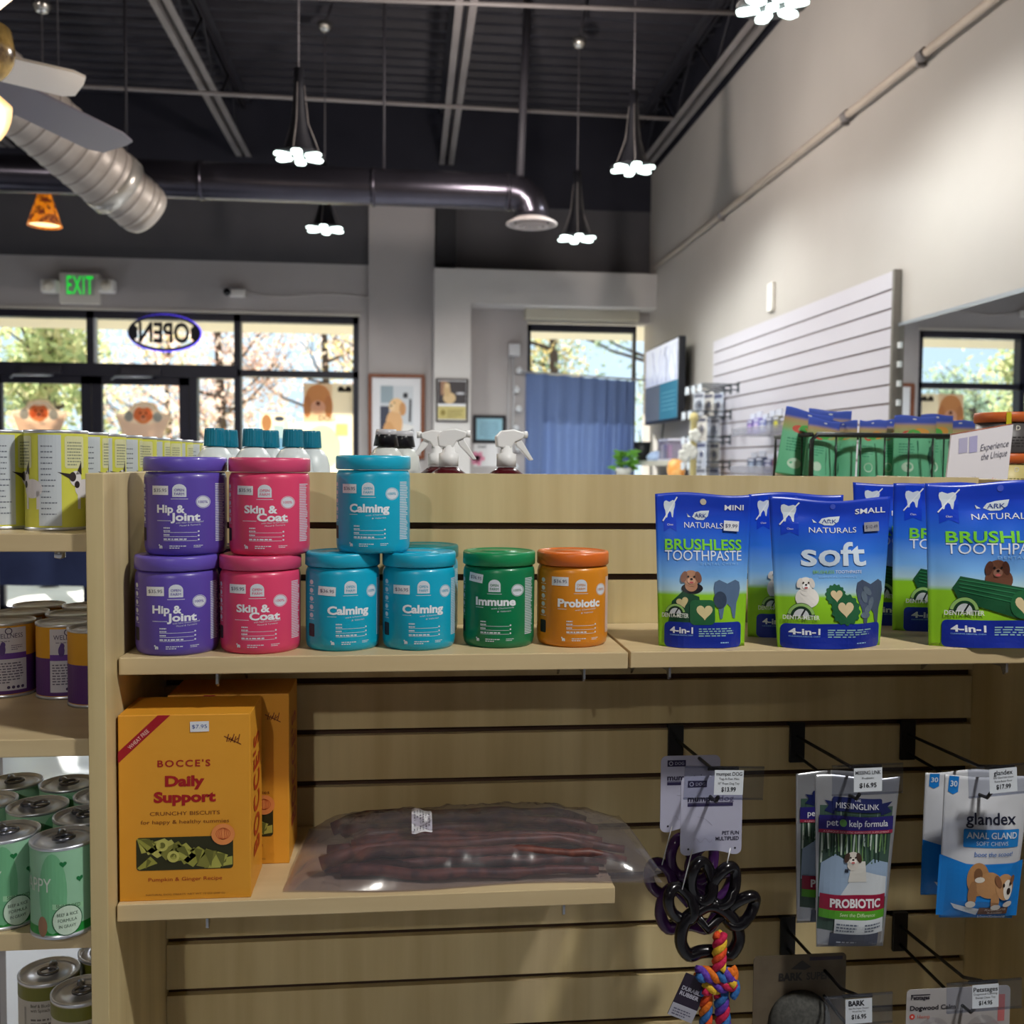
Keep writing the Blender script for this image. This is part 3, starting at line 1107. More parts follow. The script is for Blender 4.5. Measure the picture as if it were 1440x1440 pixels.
def tub(px, py, label):
    c = PY(px, py, YF + 0.04)
    s = 1.0 / FOC * YF
    a = Art()
    T_ = lambda pts: [(c.x + u * s, c.z - v * s) for u, v in pts]
    a.poly(T_([(-37, -5), (-33, -9), (-25, -9), (-18, -14), (-12, -22), (0, -25), (14, -23), (22, -12), (30, -8), (37, -9), (38, -3), (33, 6), (27, 22), (22, 34), (-22, 34), (-27, 22), (-32, 8)]), (214, 190, 160), 1)
    a.poly(T_([(-35, -5), (-31, -7), (-24, -7), (-16, -13), (-10, -20), (0, -23), (12, -21), (20, -11), (29, -6), (36, -7), (36, -3), (31, 6), (25, 22), (20, 33), (-20, 33), (-25, 22), (-30, 8)]), (254, 244, 236), 2)
    a.poly(T_([(-34, -4), (-18, 4), (0, 8), (18, 4), (35, -4), (31, 6), (25, 22), (20, 33), (-20, 33), (-25, 22), (-30, 8)]), (254, 238, 226), 3)
    for sx in (-1, 1):
        a.ell(c.x + sx * 19 * s, c.z + 4 * s, 6 * s, 7 * s, (178, 190, 196), 3)
        a.ell(c.x + sx * 7 * s, c.z + 8 * s, 5.5 * s, 9 * s, (250, 168, 112), 5, rot=sx * 0.3)
    a.ell(c.x, c.z + 5 * s, 11 * s, 11 * s, (250, 178, 124), 4)
    a.ell(c.x, c.z + 2 * s, 4 * s, 4 * s, (252, 200, 160), 6)
    a.ell(c.x, c.z + 4 * s, 1.8 * s, 1.4 * s, (90, 50, 40), 7)
    for sx in (-1, 1):
        a.ell(c.x + sx * 4 * s, c.z + 9 * s, 1.2 * s, 1.2 * s, (90, 50, 40), 6)
    o = a.build('window_sticker', flat(YF + 0.05), None, matf=lambda q: translucent(q, q, 0.6), dz=0.0005)
    tag(o, label, 'sticker', 'bathing dog stickers on the door glass')


tub(54, 587, 'sticker of an orange dog in a bathtub on the glass nearest the exit sign')
tub(201, 590, 'sticker of an orange dog in a bathtub on the glass below the open sign')


def poster(name, px0, py0, px1, py1, label, draw, y=YF + 0.05, group=None, cat='poster'):
    p, q = PY(px0, py1, y), PY(px1, py0, y)
    W, H = q.x - p.x, q.z - p.z
    r = thing(name, label, cat, (p.x, y, p.z), 0, group)
    MB().box(0, W, 0, 0.003, 0, H).build('sheet', translucent((246, 240, 226), (250, 240, 220), 0.6), r)
    a = Art()
    draw(a, W, H)
    a.build('print', flat(-0.0005), r, on='sheet', matf=lambda c: translucent(c, c, 0.6), dz=0.0006)
    return r


def d1(a, W, H):
    a.rect(0, H * 0.62, W * 0.55, H, (240, 220, 196), 1)
    a.ell(W * 0.28, H * 0.86, W * 0.24, H * 0.13, (224, 172, 122), 2)
    a.ell(W * 0.07, H * 0.77, W * 0.08, H * 0.11, (214, 160, 112), 3)
    a.ell(W * 0.48, H * 0.77, W * 0.08, H * 0.11, (214, 160, 112), 3)
    a.ell(W * 0.28, H * 0.76, W * 0.14, H * 0.07, (244, 208, 180), 4)
    a.ell(W * 0.28, H * 0.80, W * 0.04, H * 0.02, (120, 70, 50), 5)
    a.rect(W * 0.66, H * 0.92, W * 0.92, H * 0.945, (60, 54, 54), 3)
    a.ell(W * 0.72, H * 0.95, W * 0.06, H * 0.025, (60, 54, 54), 3)
    a.ell(W * 0.86, H * 0.95, W * 0.06, H * 0.025, (60, 54, 54), 3)
    a.text('DOG', W * 0.45, H * 0.63, H * 0.05, (90, 80, 76), 3)
    a.ell(W * 0.35, H * 0.36, W * 0.36, H * 0.22, (214, 234, 222), 2)
    a.rect(W * 0.62, H * 0.48, W * 0.85, H * 0.6, (240, 224, 170), 2)
    a.rect(W * 0.05, H * 0.02, W * 0.95, H * 0.1, (214, 226, 244), 2)


poster('window_poster', 427, 540, 500, 680, 'translucent poster with a brown dog head taped inside the shop window', d1)


def d2(a, W, H):
    a.rect(0, 0, W, H * 0.4, (150, 206, 240), 1)
    a.ell(W * 0.25, H * 0.75, W * 0.2, H * 0.2, (196, 150, 110), 2)
    a.ell(W * 0.75, H * 0.85, W * 0.2, H * 0.06, (70, 84, 110), 2)
    a.rect(W * 0.52, H * 0.1, W * 0.95, H * 0.7, (186, 216, 240), 2)


poster('window_card', 366, 580, 402, 640, 'white card with blue foot standing in the shop window beside the cream card', d2)
poster('window_card', 404, 594, 427, 640, 'small cream card in the shop window between blue card and dog poster', lambda a, W, H: a.ell(W / 2, H * 0.5, W * 0.25, H * 0.2, (226, 214, 160), 1))


def d3(a, W, H):
    a.text('CITY DOG SPA', W * 0.5, H * 0.56, H * 0.14, (120, 150, 180), 2, wd=W * 0.7)


# framed dog photograph
def picture(px0, py0, px1, py1, Y, name, label, cat, fw, fc, draw, depth=0.03):
    p, q = PY(px0, py1, Y), PY(px1, py0, Y)
    W, H = q.x - p.x, q.z - p.z
    r = thing(name, label, cat, (p.x, Y, p.z))
    b = MB().box(0, W, -depth, 0, 0, fw).box(0, W, -depth, 0, H - fw, H).box(0, fw, -depth, 0, fw, H - fw).box(W - fw, W, -depth, 0, fw, H - fw)
    b.build('picture_frame', fc, r, bevel=0.004)
    MB().box(fw, W - fw, -depth * 0.5, 0, fw, H - fw).build('backing', mat((226, 226, 230), 0.6), r)
    a = Art()
    draw(a, W, H)
    a.build('print', flat(-depth * 0.5 - 0.0004), r, dz=0.0005, on='backing')
    return r


def d4(a, W, H):
    x0, x1, z0, z1 = W * 0.21, W * 0.80, H * 0.12, H * 0.86
    a.rect(x0, z0, x1, z1, (206, 210, 216), 1)
    a.rect(x0, z0, x0 + W * 0.16, H * 0.62, (62, 66, 84), 2)
    a.rect(W * 0.22, H * 0.66, W * 0.44, H * 0.86, (150, 166, 176), 2)
    a.rect(x0, z0, x1, H * 0.24, (70, 72, 88), 2)
    a.poly([(W * 0.5, H * 0.24), (x1, H * 0.36), (x1, H * 0.14), (W * 0.6, z0)], (84, 86, 102), 3)
    a.poly([(W * 0.6, H * 0.42), (x1, H * 0.40), (x1, H * 0.36), (W * 0.6, H * 0.24)], (232, 230, 228), 3)
    a.rect(W * 0.62, H * 0.72, W * 0.70, H * 0.78, (40, 42, 50), 3)
    a.poly([(W * 0.72, H * 0.44), (W * 0.76, H * 0.44), (W * 0.77, H * 0.7), (W * 0.73, H * 0.72)], (54, 54, 60), 3)
    a.ell(W * 0.46, H * 0.42, W * 0.15, H * 0.16, (226, 176, 124), 5)
    a.ell(W * 0.36, H * 0.34, W * 0.10, H * 0.10, (214, 160, 106), 6)
    a.ell(W * 0.42, H * 0.24, W * 0.05, H * 0.10, (222, 170, 116), 6)
    a.ell(W * 0.55, H * 0.26, W * 0.05, H * 0.11, (226, 176, 124), 6)
    a.ell(W * 0.50, H * 0.63, W * 0.13, H * 0.085, (236, 194, 142), 7)
    a.ell(W * 0.61, H * 0.59, W * 0.06, H * 0.08, (206, 150, 98), 8)
    a.ell(W * 0.42, H * 0.61, W * 0.055, H * 0.045, (240, 206, 160), 9)
    a.ell(W * 0.405, H * 0.625, W * 0.018, H * 0.012, (50, 36, 34), 10)
    a.ell(W * 0.46, H * 0.66, W * 0.012, H * 0.008, (50, 36, 34), 10)


picture(518, 527, 597, 645, YF - 0.06, 'framed_photo', 'tall wooden framed photo of a golden curly dog beside the shop window', 'picture', 0.028, noisy((132, 74, 44), (112, 60, 36), (30, 30, 6), rough=0.4), d4, 0.035)


def d5(a, W, H):
    a.rect(W * 0.06, H * 0.42, W * 0.94, H * 0.94, (52, 46, 50), 1)
    a.rect(W * 0.14, H * 0.62, W * 0.34, H * 0.94, (150, 110, 86), 2)
    a.ell(W * 0.42, H * 0.55, W * 0.2, H * 0.13, (206, 176, 132), 3)
    a.ell(W * 0.34, H * 0.72, W * 0.11, H * 0.14, (196, 164, 120), 4)
    a.ell(W * 0.34, H * 0.84, W * 0.09, H * 0.06, (214, 186, 142), 5)
    a.ell(W * 0.76, H * 0.66, W * 0.14, H * 0.03, (190, 190, 196), 3)
    a.rect(W * 0.06, H * 0.06, W * 0.94, H * 0.36, (190, 176, 112), 1)
    a.ell(W * 0.22, H * 0.21, W * 0.08, H * 0.07, (140, 124, 60), 2)
    a.greek(W * 0.36, H * 0.1, W * 0.88, H * 0.3, 4, (126, 112, 62), 2, seed=5)


picture(613, 533, 658, 593, YP, 'award_plaque', 'dark plaque with dog photo over a gold plate on the white pillar', 'plaque', 0.012, mat((44, 34, 34), 0.4), d5, 0.02)


def d6(a, W, H):
    a.rect(W * 0.1, H * 0.1, W * 0.9, H * 0.9, (150, 196, 214), 1)
    a.greek(W * 0.2, H * 0.2, W * 0.8, H * 0.8, 7, (110, 150, 176), 2, seed=4, al='c')


picture(665, 584, 711, 623, YF, 'framed_certificate', 'small black framed pale blue certificate in the nook above the calendar', 'certificate', 0.026, mat((22, 24, 34), 0.4), d6, 0.02)
p, q = PY(666, 656, YF - 0.01), PY(700, 624, YF - 0.01)
r = thing('wall_calendar', 'white wall sheet with a pink flower hung under the black framed certificate', 'calendar', (p.x, YF - 0.004, p.z))
W, H = q.x - p.x, q.z - p.z
MB().box(0, W, -0.003, 0.003, 0, H).build('sheet', mat((226, 224, 226), 0.6), r)
a = Art()
a.text('most', W * 0.35, H * 0.82, H * 0.12, INK, 1, bold=0.02, shear=0.2)
for k in range(6):
    a.ell(W * 0.16 + 0.03 * math.cos(k), H * 0.35 + 0.03 * math.sin(k), 0.03, 0.02, (226, 140, 170), 2, rot=k)
a.build('print', flat(-0.0035), r, dz=0.0004)

# strip of string lights beside the nook window: plug-in box with small globes
q = PY(723, 492, YF - 0.04)
r = thing('string_light', 'white plug box with a strip of small clear globes hanging beside the curtain', 'string light', q)
MB().box(-0.045, 0.045, -0.03, 0.038, -0.05, 0.045).build('plug_box', mat((224, 224, 228), 0.4), r, bevel=0.006)
MB().tube([(-0.01, 0, -0.05), (0.0, 0, -0.4), (-0.01, 0, -0.75), (-0.01, 0, -1.0)], 0.006, 6).tube([(-0.04, 0, -0.05), (-0.045, 0, -0.5), (-0.04, 0, -0.95)], 0.004, 6).build('cord', mat((196, 198, 202), 0.4), r)
for k in range(6):
    MB().lathe([(0.0, 0.03), (0.014, 0.028), (0.03, 0.0), (0.02, -0.025), (0, -0.032)], (0.04 if k % 2 == 0 else 0.02, -0.01, -0.16 - 0.155 * k), 16).build('globe', mat((232, 234, 238), 0.1, alpha=0.75), r)

# curtain on a tension rod in the nook window
A, B_ = PY(742, 524, YF - 0.05), PY(892, 534, YF - 0.05)
r = thing('curtain', 'blue pleated curtain hung on a rod across the nook window', 'curtain', (0, 0, 0))
M_cur = translucent((104, 124, 170), (110, 134, 186), 0.09, 0.85)
xa, xb = A.x - 0.015, B_.x
ztop = A.z
xbl = PY(884, 660, YF - 0.05).x


def cf(i, j):
    t = i
    z = ztop * (1 - j) + 0.55 * j - 0.05 * t * (1 - j)
    x = xa + (xb - xa) * t
    x = x * (1 - j * 0.5) + (xa + (xbl - xa) * t) * j * 0.5
    amp = 0.012 + 0.020 * min(1, j * 3) * (0.6 + 0.4 * math.sin(9 * t))
    ph = 2 * math.pi * (5.2 * t + 2.6 * t * t * t)
    return (x + 0.008 * math.sin(ph * 0.5 + j), YF - 0.055 + amp * math.sin(ph + 0.4 * math.sin(3 * j)), z - 0.006 * abs(math.sin(ph / 2)))


MB().sheet(cf, 150, 24).build('curtain_cloth', M_cur, r, fixn=False)
MB().tube([(xa - 0.03, YF - 0.055, ztop + 0.005), (XR - 0.002, YF - 0.055, ztop - 0.045)], 0.008, 8).build('curtain_rod', mat((200, 200, 204), 0.3, 0.5), r)

# ================================================================ SIDE WALL
# television on its arm
XT = 1.80
tl, br = PX(908, 498, XT), PX(953, 586, XT)
r = thing('wall_television', 'dark flat television on the side wall next to the curtain', 'television', (XT, (tl.y + br.y) / 2, (tl.z + br.z) / 2))
hw, hh = abs(tl.y - br.y) / 2, 0.285
MB().box(0, 0.05, -hw, hw, -hh, hh).build('television_case', mat((18, 20, 28), 0.35), r, bevel=0.006)
MB().box(0.05, 0.095, -0.2, 0.2, -0.2, 0.2).box(0.09, XR - XT, -0.08, 0.08, -0.08, 0.08).build('wall_bracket', M_blk, r)
a = Art()
e = 0.012
a.rect(-hw + e, -hh + e + 0.01, hw - e, hh - e, (206, 212, 232), 1)
a.rect(-hw + e, -hh + e + 0.01, 0.02, -0.005, (52, 112, 134), 2)
a.rect(0.02, -hh + e + 0.01, hw - e, -0.005, (92, 98, 108), 2)
rnd = random.Random(5)
for k in range(12):
    x, z = rnd.uniform(-hw * 0.9, hw * 0.9), 0.0
    pts = [(x, z)]
    for s in range(5):
        x += rnd.uniform(-0.05, 0.05)
        z += 0.05
        pts.append((max(-hw * 0.95, min(hw * 0.95, x)), min(z, hh - 0.02)))
    a.line(pts, 0.008, (110, 118, 150), 3)
for k in range(5):
    a.rect(-hw * 0.85, -0.08 - k * 0.03, -0.04, -0.074 - k * 0.03, (92, 150, 168), 3)
a.build('screen', lambda u, v, off: (-0.0005 - off, u, v), r, matf=lambda c: mat(c, 0.15, emit=0.55, key='tv'), dz=0.0004)
c0 = PX(935, 590, XR - 0.02)
pts = [(XR - 0.02, c0.y, c0.z + 0.1), (XR - 0.03, c0.y + 0.02, c0.z - 0.1), (XR - 0.02, c0.y + 0.15, c0.z - 0.3), (XR - 0.02, c0.y + 0.2, c0.z - 0.33)]
MB().tube([(x - XT, y_ - (tl.y + br.y) / 2, z - (tl.z + br.z) / 2) for x, y_, z in pts], 0.006, 6).build('cable', M_blk, r)

# floating shelf under the television and what stands on it
sA = PX(886, 648, XR - 0.22)
zs = PX(930, 648, XR - 0.11).z
r = tag(MB().box(XR - 0.24, XR, 6.35, 7.72, zs - 0.035, zs).build('floating_shelf', mat((214, 210, 200), 0.4), None, bevel=0.003), 'pale shelf fixed to the side wall under the television', 'shelf')
zz = zs


def onshelf(px, dxw=0.12):
    d = ray(px, 640)
    return EYE + d * ((XR - dxw - EYE.x) / d.x)


q = onshelf(901)
q.y = min(q.y, 7.55)
tag(MB().lathe([(0, 0), (0.05, 0), (0.066, 0.145), (0.06, 0.145), (0.046, 0.01), (0, 0.01)], (XR - 0.14, q.y, zz), 24).build('black_pot', mat((24, 26, 30), 0.5)), 'black pot on the far end of the shelf under the television', 'pot')
q = onshelf(919, 0.14)
tag(MB().lathe([(0, 0), (0.07, 0.0), (0.075, 0.03), (0.05, 0.06), (0, 0.075)], (XR - 0.13, q.y - 0.05, zz), 20).build('folded_cloth', mat((176, 196, 232), 0.8)), 'pale blue folded cloth on the shelf between black pot and clear box', 'cloth')
q = onshelf(946, 0.12)
r = thing('clear_box', 'clear box with lilac sides on the near part of the shelf under television', 'box', (XR - 0.12, q.y, zz))
MB().box(-0.07, 0.07, -0.14, 0.14, 0.0, 0.012).box(-0.07, 0.07, -0.14, 0.14, 0.135, 0.15).build('box_frame', mat((206, 206, 222), 0.3), r)
MB().box(-0.066, 0.066, -0.13, 0.13, 0.012, 0.135).build('box_panel', mat((170, 160, 190), 0.2, alpha=0.45), r)
for k in range(3):
    MB().box(-0.06, -0.03, -0.1 + 0.08 * k, -0.06 + 0.08 * k, 0.013, 0.11).build('packet', mat(((150, 90, 130), (90, 90, 150), (200, 200, 210))[k], 0.5), r)

# counter below with a plant and an orange box
zc_ = 1.30
r = thing('wall_counter', 'pale counter standing along the side wall below the floating shelf', 'counter', (XR - 0.3, 6.7, 0))
MB().box(-0.25, 0.295, -0.75, 0.9, zc_ - 0.04, zc_).build('counter_top', mat((220, 216, 206), 0.4), r)
MB().box(-0.22, 0.295, -0.72, 0.87, 0.0, zc_ - 0.04).build('cabinet_body', mat((206, 202, 194), 0.5), r)
q = PY(893, 662, 7.15)
r = thing('potted_plant', 'small green leafy plant below the black pot beside the curtain', 'plant', (1.555, 7.15, zc_ if q.x > XR - 0.52 else zc_))
MB().lathe([(0, 0), (0.05, 0), (0.065, 0.06), (0.055, 0.06), (0, 0.05)], n=20).build('pot', mat((190, 190, 186), 0.5), r)
b = MB()
rnd = random.Random(3)
for k in range(60):
    a_ = rnd.uniform(0, 6.28)
    R_ = rnd.uniform(0.02, 0.095)
    c = Vector((R_ * math.cos(a_), R_ * math.sin(a_), rnd.uniform(0.06, 0.2) - R_ * 0.2))
    d = Vector((math.cos(a_), math.sin(a_), rnd.uniform(-0.4, 0.6))).normalized()
    n_ = d.orthogonal().normalized()
    s = rnd.uniform(0.03, 0.05)
    b.add([c - d * s, c + n_ * s * 0.5, c + d * s, c - n_ * s * 0.5], [(0, 1, 2, 3)])
b.build('leaf_cluster', translucent((96, 150, 60), (150, 210, 80), 0.4), r, fixn=False)
q = PY(955, 655, 6.35)
tag(MB().lathe([(0, 0), (0.05, 0), (0.06, 0.05), (0.052, 0.1), (0.03, 0.125), (0, 0.12)], (min(q.x, XR - 0.2), 6.35, zc_), 20).build('orange_jar', noisy((224, 140, 60), (240, 190, 120), (20, 20, 20), rough=0.4)), 'orange jar on the pale counter below the floating shelf', 'jar')

# thermostat plate, slatwall, mirror
q = PX(1087, 418, XR)
tag(MB().box(XR - 0.02, XR, q.y - 0.04, q.y + 0.04, q.z - 0.075, q.z + 0.075).build('wall_plate', mat((226, 222, 214), 0.4), None, bevel=0.003), 'blank white plate on the side wall above the white slatwall', 'wall plate')
tr, tl2 = PX(1266, 380, XR), PX(1008, 478, XR)
zt = tr.z
r = thing('white_slatwall', 'white slatwall panel with brown grooves on the side wall', 'slatwall', (XR - 0.002, 0, 0))
b = MB()
z = zt
k = 0
gz = []
while z > 0.5:
    b.box(-0.02, 0, tr.y, tl2.y, z - 0.0755 + 0.008, z)
    gz.append(z - 0.0755 + 0.004)
    z -= 0.0755
b.build('slat_panel', mat((192, 188, 196), 0.35), r)
MB().box(-0.008, -0.001, tr.y, tl2.y, 0.45, zt).build('groove_backing', mat((120, 92, 76), 0.7), r)
MB().box(-0.03, 0.0, tr.y - 0.018, tr.y, 0.45, zt + 0.0).build('edge_trim', mat((128, 122, 116), 0.4, 0.4), r)
m0, m1 = PX(1269, 458, XR), PX(1440, 402, XR)
r = thing('wall_mirror', 'large frameless mirror on the side wall reflecting the shop windows', 'mirror', (XR, 0, 0))
MB().box(-0.008, 0, 1.2, tr.y - 0.02, 0.9, m0.z).build('mirror_glass', mat((238, 242, 244), 0.0, 1.0, key='mirror'), r)
MB().box(-0.012, 0, 1.2, tr.y - 0.02, m0.z, m0.z + 0.012).build('mirror_trim', M_alu, r)
for k in range(6):
    zc2 = gz[3 + k]
    MB().box(-0.014, 0, tr.y - 0.04, tr.y - 0.02, zc2 - 0.012, zc2 + 0.012).build('mirror_clip', mat((226, 230, 232), 0.2), r)
SLATZ = gz

# ================================================================ THE WOODEN DISPLAY UNIT
M_wood = noisy((188, 168, 122), (212, 194, 148), (26, 26, 1.6), rough=0.42, detail=5, lo=0.3, hi=0.7)
M_woodh = noisy((194, 172, 132), (210, 190, 150), (1.6, 24, 24), rough=0.4, detail=6, lo=0.3, hi=0.7)
M_woody = noisy((184, 156, 116), (200, 172, 130), (10, 1.2, 10), rough=0.42, detail=6, lo=0.3, hi=0.7)
M_edge = noisy((170, 138, 108), (184, 152, 122), (12, 12, 1.5), rough=0.5)
M_groove = noisy((64, 44, 34), (78, 56, 42), (2, 20, 20), rough=0.7)
M_met = mat((190, 192, 198), 0.25, 0.9)
YB = 1.45
XI0, XI1 = -0.347, 0.872
ZT = 1.374
ZS, ZSL = 1.153, 0.859
GROOVES = [1.2975 - 0.0755 * k for k in range(15)]
unit = thing('display_unit', 'maple slatwall display unit holding the jars, pouches and pegs', 'display unit', (0, 0, 0))
b = MB()
tops = [ZT] + [g - 0.005 for g in GROOVES]
bots = [g + 0.005 for g in GROOVES] + [0.12]
for t_, bo in zip(tops, bots):
    b.box(XI0 + 0.0005, XI1 - 0.0005, YB, YB + 0.012, bo, t_)
b.box(XI0 + 0.0005, XI1 - 0.0005, YB + 0.0125, YB + 0.024, 0.12, ZT - 0.002, 1)
b.build('back_panel', [M_wood, M_groove], unit)
MB().box(XI0 - 0.020, XI0, 1.178, YB + 0.34, 0.0, ZT).build('side_panel', [M_wood], unit, bevel=0.001)
MB().box(XI1, XI1 + 0.020, 1.178, YB + 0.34, 0.0, ZT - 0.002).build('side_panel', [M_wood], unit, bevel=0.001)
MB().box(XI0, XI1, 1.2, YB + 0.3, 0.05, 0.12).build('base_deck', M_woodh, unit)
MB().box(XI0, XI1, YB + 0.025, YB + 0.33, 1.185, 1.205).build('rear_shelf', M_woodh, unit)


def shelf(name, x0, x1, yf, z, label, brx):
    r = thing(name, label, 'shelf', (0, 0, 0), 0, 'loose maple shelves')
    MB().box(x0, x1, yf, YB - 0.002, z - 0.021, z).build('shelf_board', M_woodh, r, bevel=0.0012)
    for bx in brx:
        prof = [(yf + 0.004, z - 0.0215), (yf + 0.004, z - 0.034), (yf + 0.010, z - 0.038), (yf + 0.016, z - 0.028), (YB - 0.06, z - 0.034), (YB - 0.002, z - 0.075), (YB - 0.002, z - 0.0215)]
        MB().prism(prof, bx - 0.0015, bx + 0.0015, plane='yz').build('shelf_bracket', M_met, r)
    return r


xj = PZ(884, 918, ZS).x
shelf('wood_shelf', XI0 + 0.002, xj, 1.222, ZS, 'upper maple shelf under the round supplement jars', [PY(306, 950, 1.23).x, PY(821, 944, 1.23).x])
shelf('wood_shelf', xj + 0.004, XI1 - 0.002, 1.226, ZS, 'upper maple shelf under the blue toothpaste pouches', [PY(942, 944, 1.23).x, PY(1416, 940, 1.23).x])
xr = PZ(872, 1262, ZSL).x
shelf('wood_shelf', XI0 + 0.002, xr, 1.205, ZSL, 'short lower maple shelf under the biscuit boxes and clear bag', [PY(294, 1312, 1.22).x, PY(791, 1296, 1.22).x])

# ---------------------------------------------------------------- supplement jars
GREY = (204, 210, 220)


def jar(kind, R, H, c, lidc, draw, sticker, label, loc, rot):
    x, y, z = loc
    r = thing('supplement_jar', label, 'jar', loc, math.atan2(-x, y) + math.radians(rot), 'round supplement jars')
    lh = 0.021
    zb = H - lh
    MB().lathe([(0.0, 0.001), (R * 0.90, 0.0), (R * 0.955, 0.003), (R * 0.985, 0.010), (R * 0.985, zb - 0.006), (R * 0.97, zb - 0.002), (R * 0.93, zb + 0.002), (0.0, zb + 0.002)], n=64).build('jar_body', mat(c, 0.32, coat=0.2), r)
    MB().lathe([(0.0, zb + 0.003), (R * 0.96, zb + 0.003), (R, zb + 0.0045), (R, H - 0.003), (R * 0.975, H - 0.0005), (R * 0.88, H), (R * 0.86, H - 0.0012), (R * 0.5, H - 0.0012), (R * 0.49, H - 0.0002), (0.0, H - 0.0002)], n=64).build('lid', mat(lidc, 0.35, coat=0.2), r)
    Rb = R * 0.985
    a = Art()
    U = lambda f: f * 2 * R

    def V(f):
        return f * H
    # logo arch
    lx0, lx1 = U(-0.082), U(0.082)
    arch = [(lx0, V(0.595)), (lx1, V(0.595)), (lx1, V(0.67))] + [(lx1 * math.cos(t), V(0.67) + V(0.055) * math.sin(t)) for t in (0.35, 0.8, 1.2, 1.57, 1.94, 2.34, 2.8)] + [(lx0, V(0.67))]
    a.poly(arch, GREY, 1)
    a.text('OPEN', 0, V(0.652), V(0.026), c, 2, wd=U(0.115))
    a.text('FARM', 0, V(0.613), V(0.026), c, 2, wd=U(0.115))
    a.rect(U(-0.1), V(0.572), U(0.1), V(0.577), GREY, 1)
    draw(a, U, V, c)
    # list lines
    x0 = U(-0.19)
    for k, (yy, wl) in enumerate(((0.275, 0.14), (0.245, 0.16), (0.205, 0.1), (0.162, 0.34))):
        a.greek(x0, V(yy), x0 + U(wl), V(yy + 0.018), 1, GREY, 1, th=0.75, seed=k + 3)
    for k, yy in enumerate((0.235, 0.193, 0.152)):
        a.rect(x0, V(yy), U(0.20), V(yy + 0.004), GREY, 1)
        a.ell(U(0.215), V(yy + 0.012), U(0.011), V(0.009), GREY, 1, n=8)
    # little walking dog and foot lines
    dx, dy = U(-0.225), V(0.095)
    a.ell(dx, dy, U(0.018), V(0.009), GREY, 1, n=10)
    a.ell(dx - U(0.02), dy + V(0.012), U(0.009), V(0.009), GREY, 1, n=10)
    for q in (-0.014, -0.006, 0.008, 0.014):
        a.rect(dx + U(q) - 0.0005, dy - V(0.022), dx + U(q) + 0.0005, dy, GREY, 1)
    a.greek(U(-0.12), V(0.075), U(0.10), V(0.115), 2, GREY, 1, seed=8)
    a.greek(U(0.16), V(0.085), U(0.27), V(0.115), 2, GREY, 1, seed=9)
    a.build('label_print', cyl(Rb), r, step=0.004, dz=0.00012, on='jar_body')
    # print wrapping round the sides
    a = Art()
    for k in range(34):
        vv = V(0.14 + 0.6 * k / 34)
        a.rect(Rb * 0.92, vv, Rb * random.uniform(1.2, 1.32), vv + 0.0011, GREY, 1)
    sp = lambda u, v, off: ((Rb + off) * math.sin(u / Rb), -(Rb + off) * math.cos(u / Rb), v)
    a.build('side_print', sp, r, step=0.004, dz=0.00012, on='jar_body')
    a = Art()
    a.rect(-Rb * 1.32, V(0.14), -Rb * 1.05, V(0.275), (40, 34, 44), 1, r=0.002)
    for k in range(5):
        a.ell(-Rb * 1.18, V(0.36 + 0.085 * k), 0.004, 0.003, GREY, 1, n=10)
        a.rect(-Rb * 1.3, V(0.32 + 0.085 * k), -Rb * 1.06, V(0.325 + 0.085 * k), GREY, 1)
    a.build('icon_print', sp, r, step=0.004, dz=0.00012, on='jar_body')
    if sticker:
        sx, sy, rr, txt = sticker
        s = Art()
        price(s, U(sx), V(sy), U(0.2), V(0.092), txt, rr, layer=2)
        s.build('price_sticker', cyl(Rb), r, step=0.004, dz=0.00015, on='jar_body')
    return r


def badge(a, U, V, c, x, y, t='100%'):
    a.ell(U(x), V(y), U(0.078), V(0.064), GREY, 1)
    a.ring(U(x), V(y), U(0.07), V(0.057), 0.0005, c, 2)
    a.text(t, U(x), V(y - 0.012), V(0.026), c, 2, wd=U(0.1))


def two_line(t1, t2, f1, f2):
    def d(a, U, V, c):
        a.text(t1, U(f1[0]), V(0.437), V(0.074), WHITE, 1, al='l', bold=0.035, wd=U(f1[1] - f1[0]))
        a.text(t2, U(f2[0]), V(0.357), V(0.074), WHITE, 1, al='l', bold=0.035, wd=U(f2[1] - f2[0]))
        a.text('with New Green-Lipped', U(-0.04), V(0.325), V(0.016), GREY, 1, al='l', wd=U(0.31), rot=0.06, shear=0.2)
        a.text('Mussel & Turmeric', U(0.0), V(0.298), V(0.016), GREY, 1, al='l', wd=U(0.24), rot=0.06, shear=0.2)
        a.rect(U(-0.27), V(0.352), U(-0.1), V(0.357), GREY, 1)
        badge(a, U, V, c, 0.265, 0.545)
    return d


def one_line(t, x0, x1, vb):
    def d(a, U, V, c):
        a.text(t, U(x0), V(vb), V(0.078), WHITE, 1, al='l', bold=0.04, wd=U(x1 - x0))
        a.rect(U(x0), V(vb - 0.028), U(x0 + 0.11), V(vb - 0.023), GREY, 1)
        a.text('with Chamomile', U(x0 + 0.22), V(vb - 0.042), V(0.016), GREY, 1, al='l', wd=U(0.3), rot=0.06, shear=0.2)
        a.text('& Valerian', U(x0 + 0.3), V(vb - 0.072), V(0.016), GREY, 1, al='l', wd=U(0.18), rot=0.06, shear=0.2)
        badge(a, U, V, c, 0.30, 0.61)
    return d


def jp(px, wpx, R, up=0, yc=None):
    """centre of a jar whose silhouette is centred on column px"""
    p = PY(px, 900, yc)
    return (p.x, yc, ZS + up)


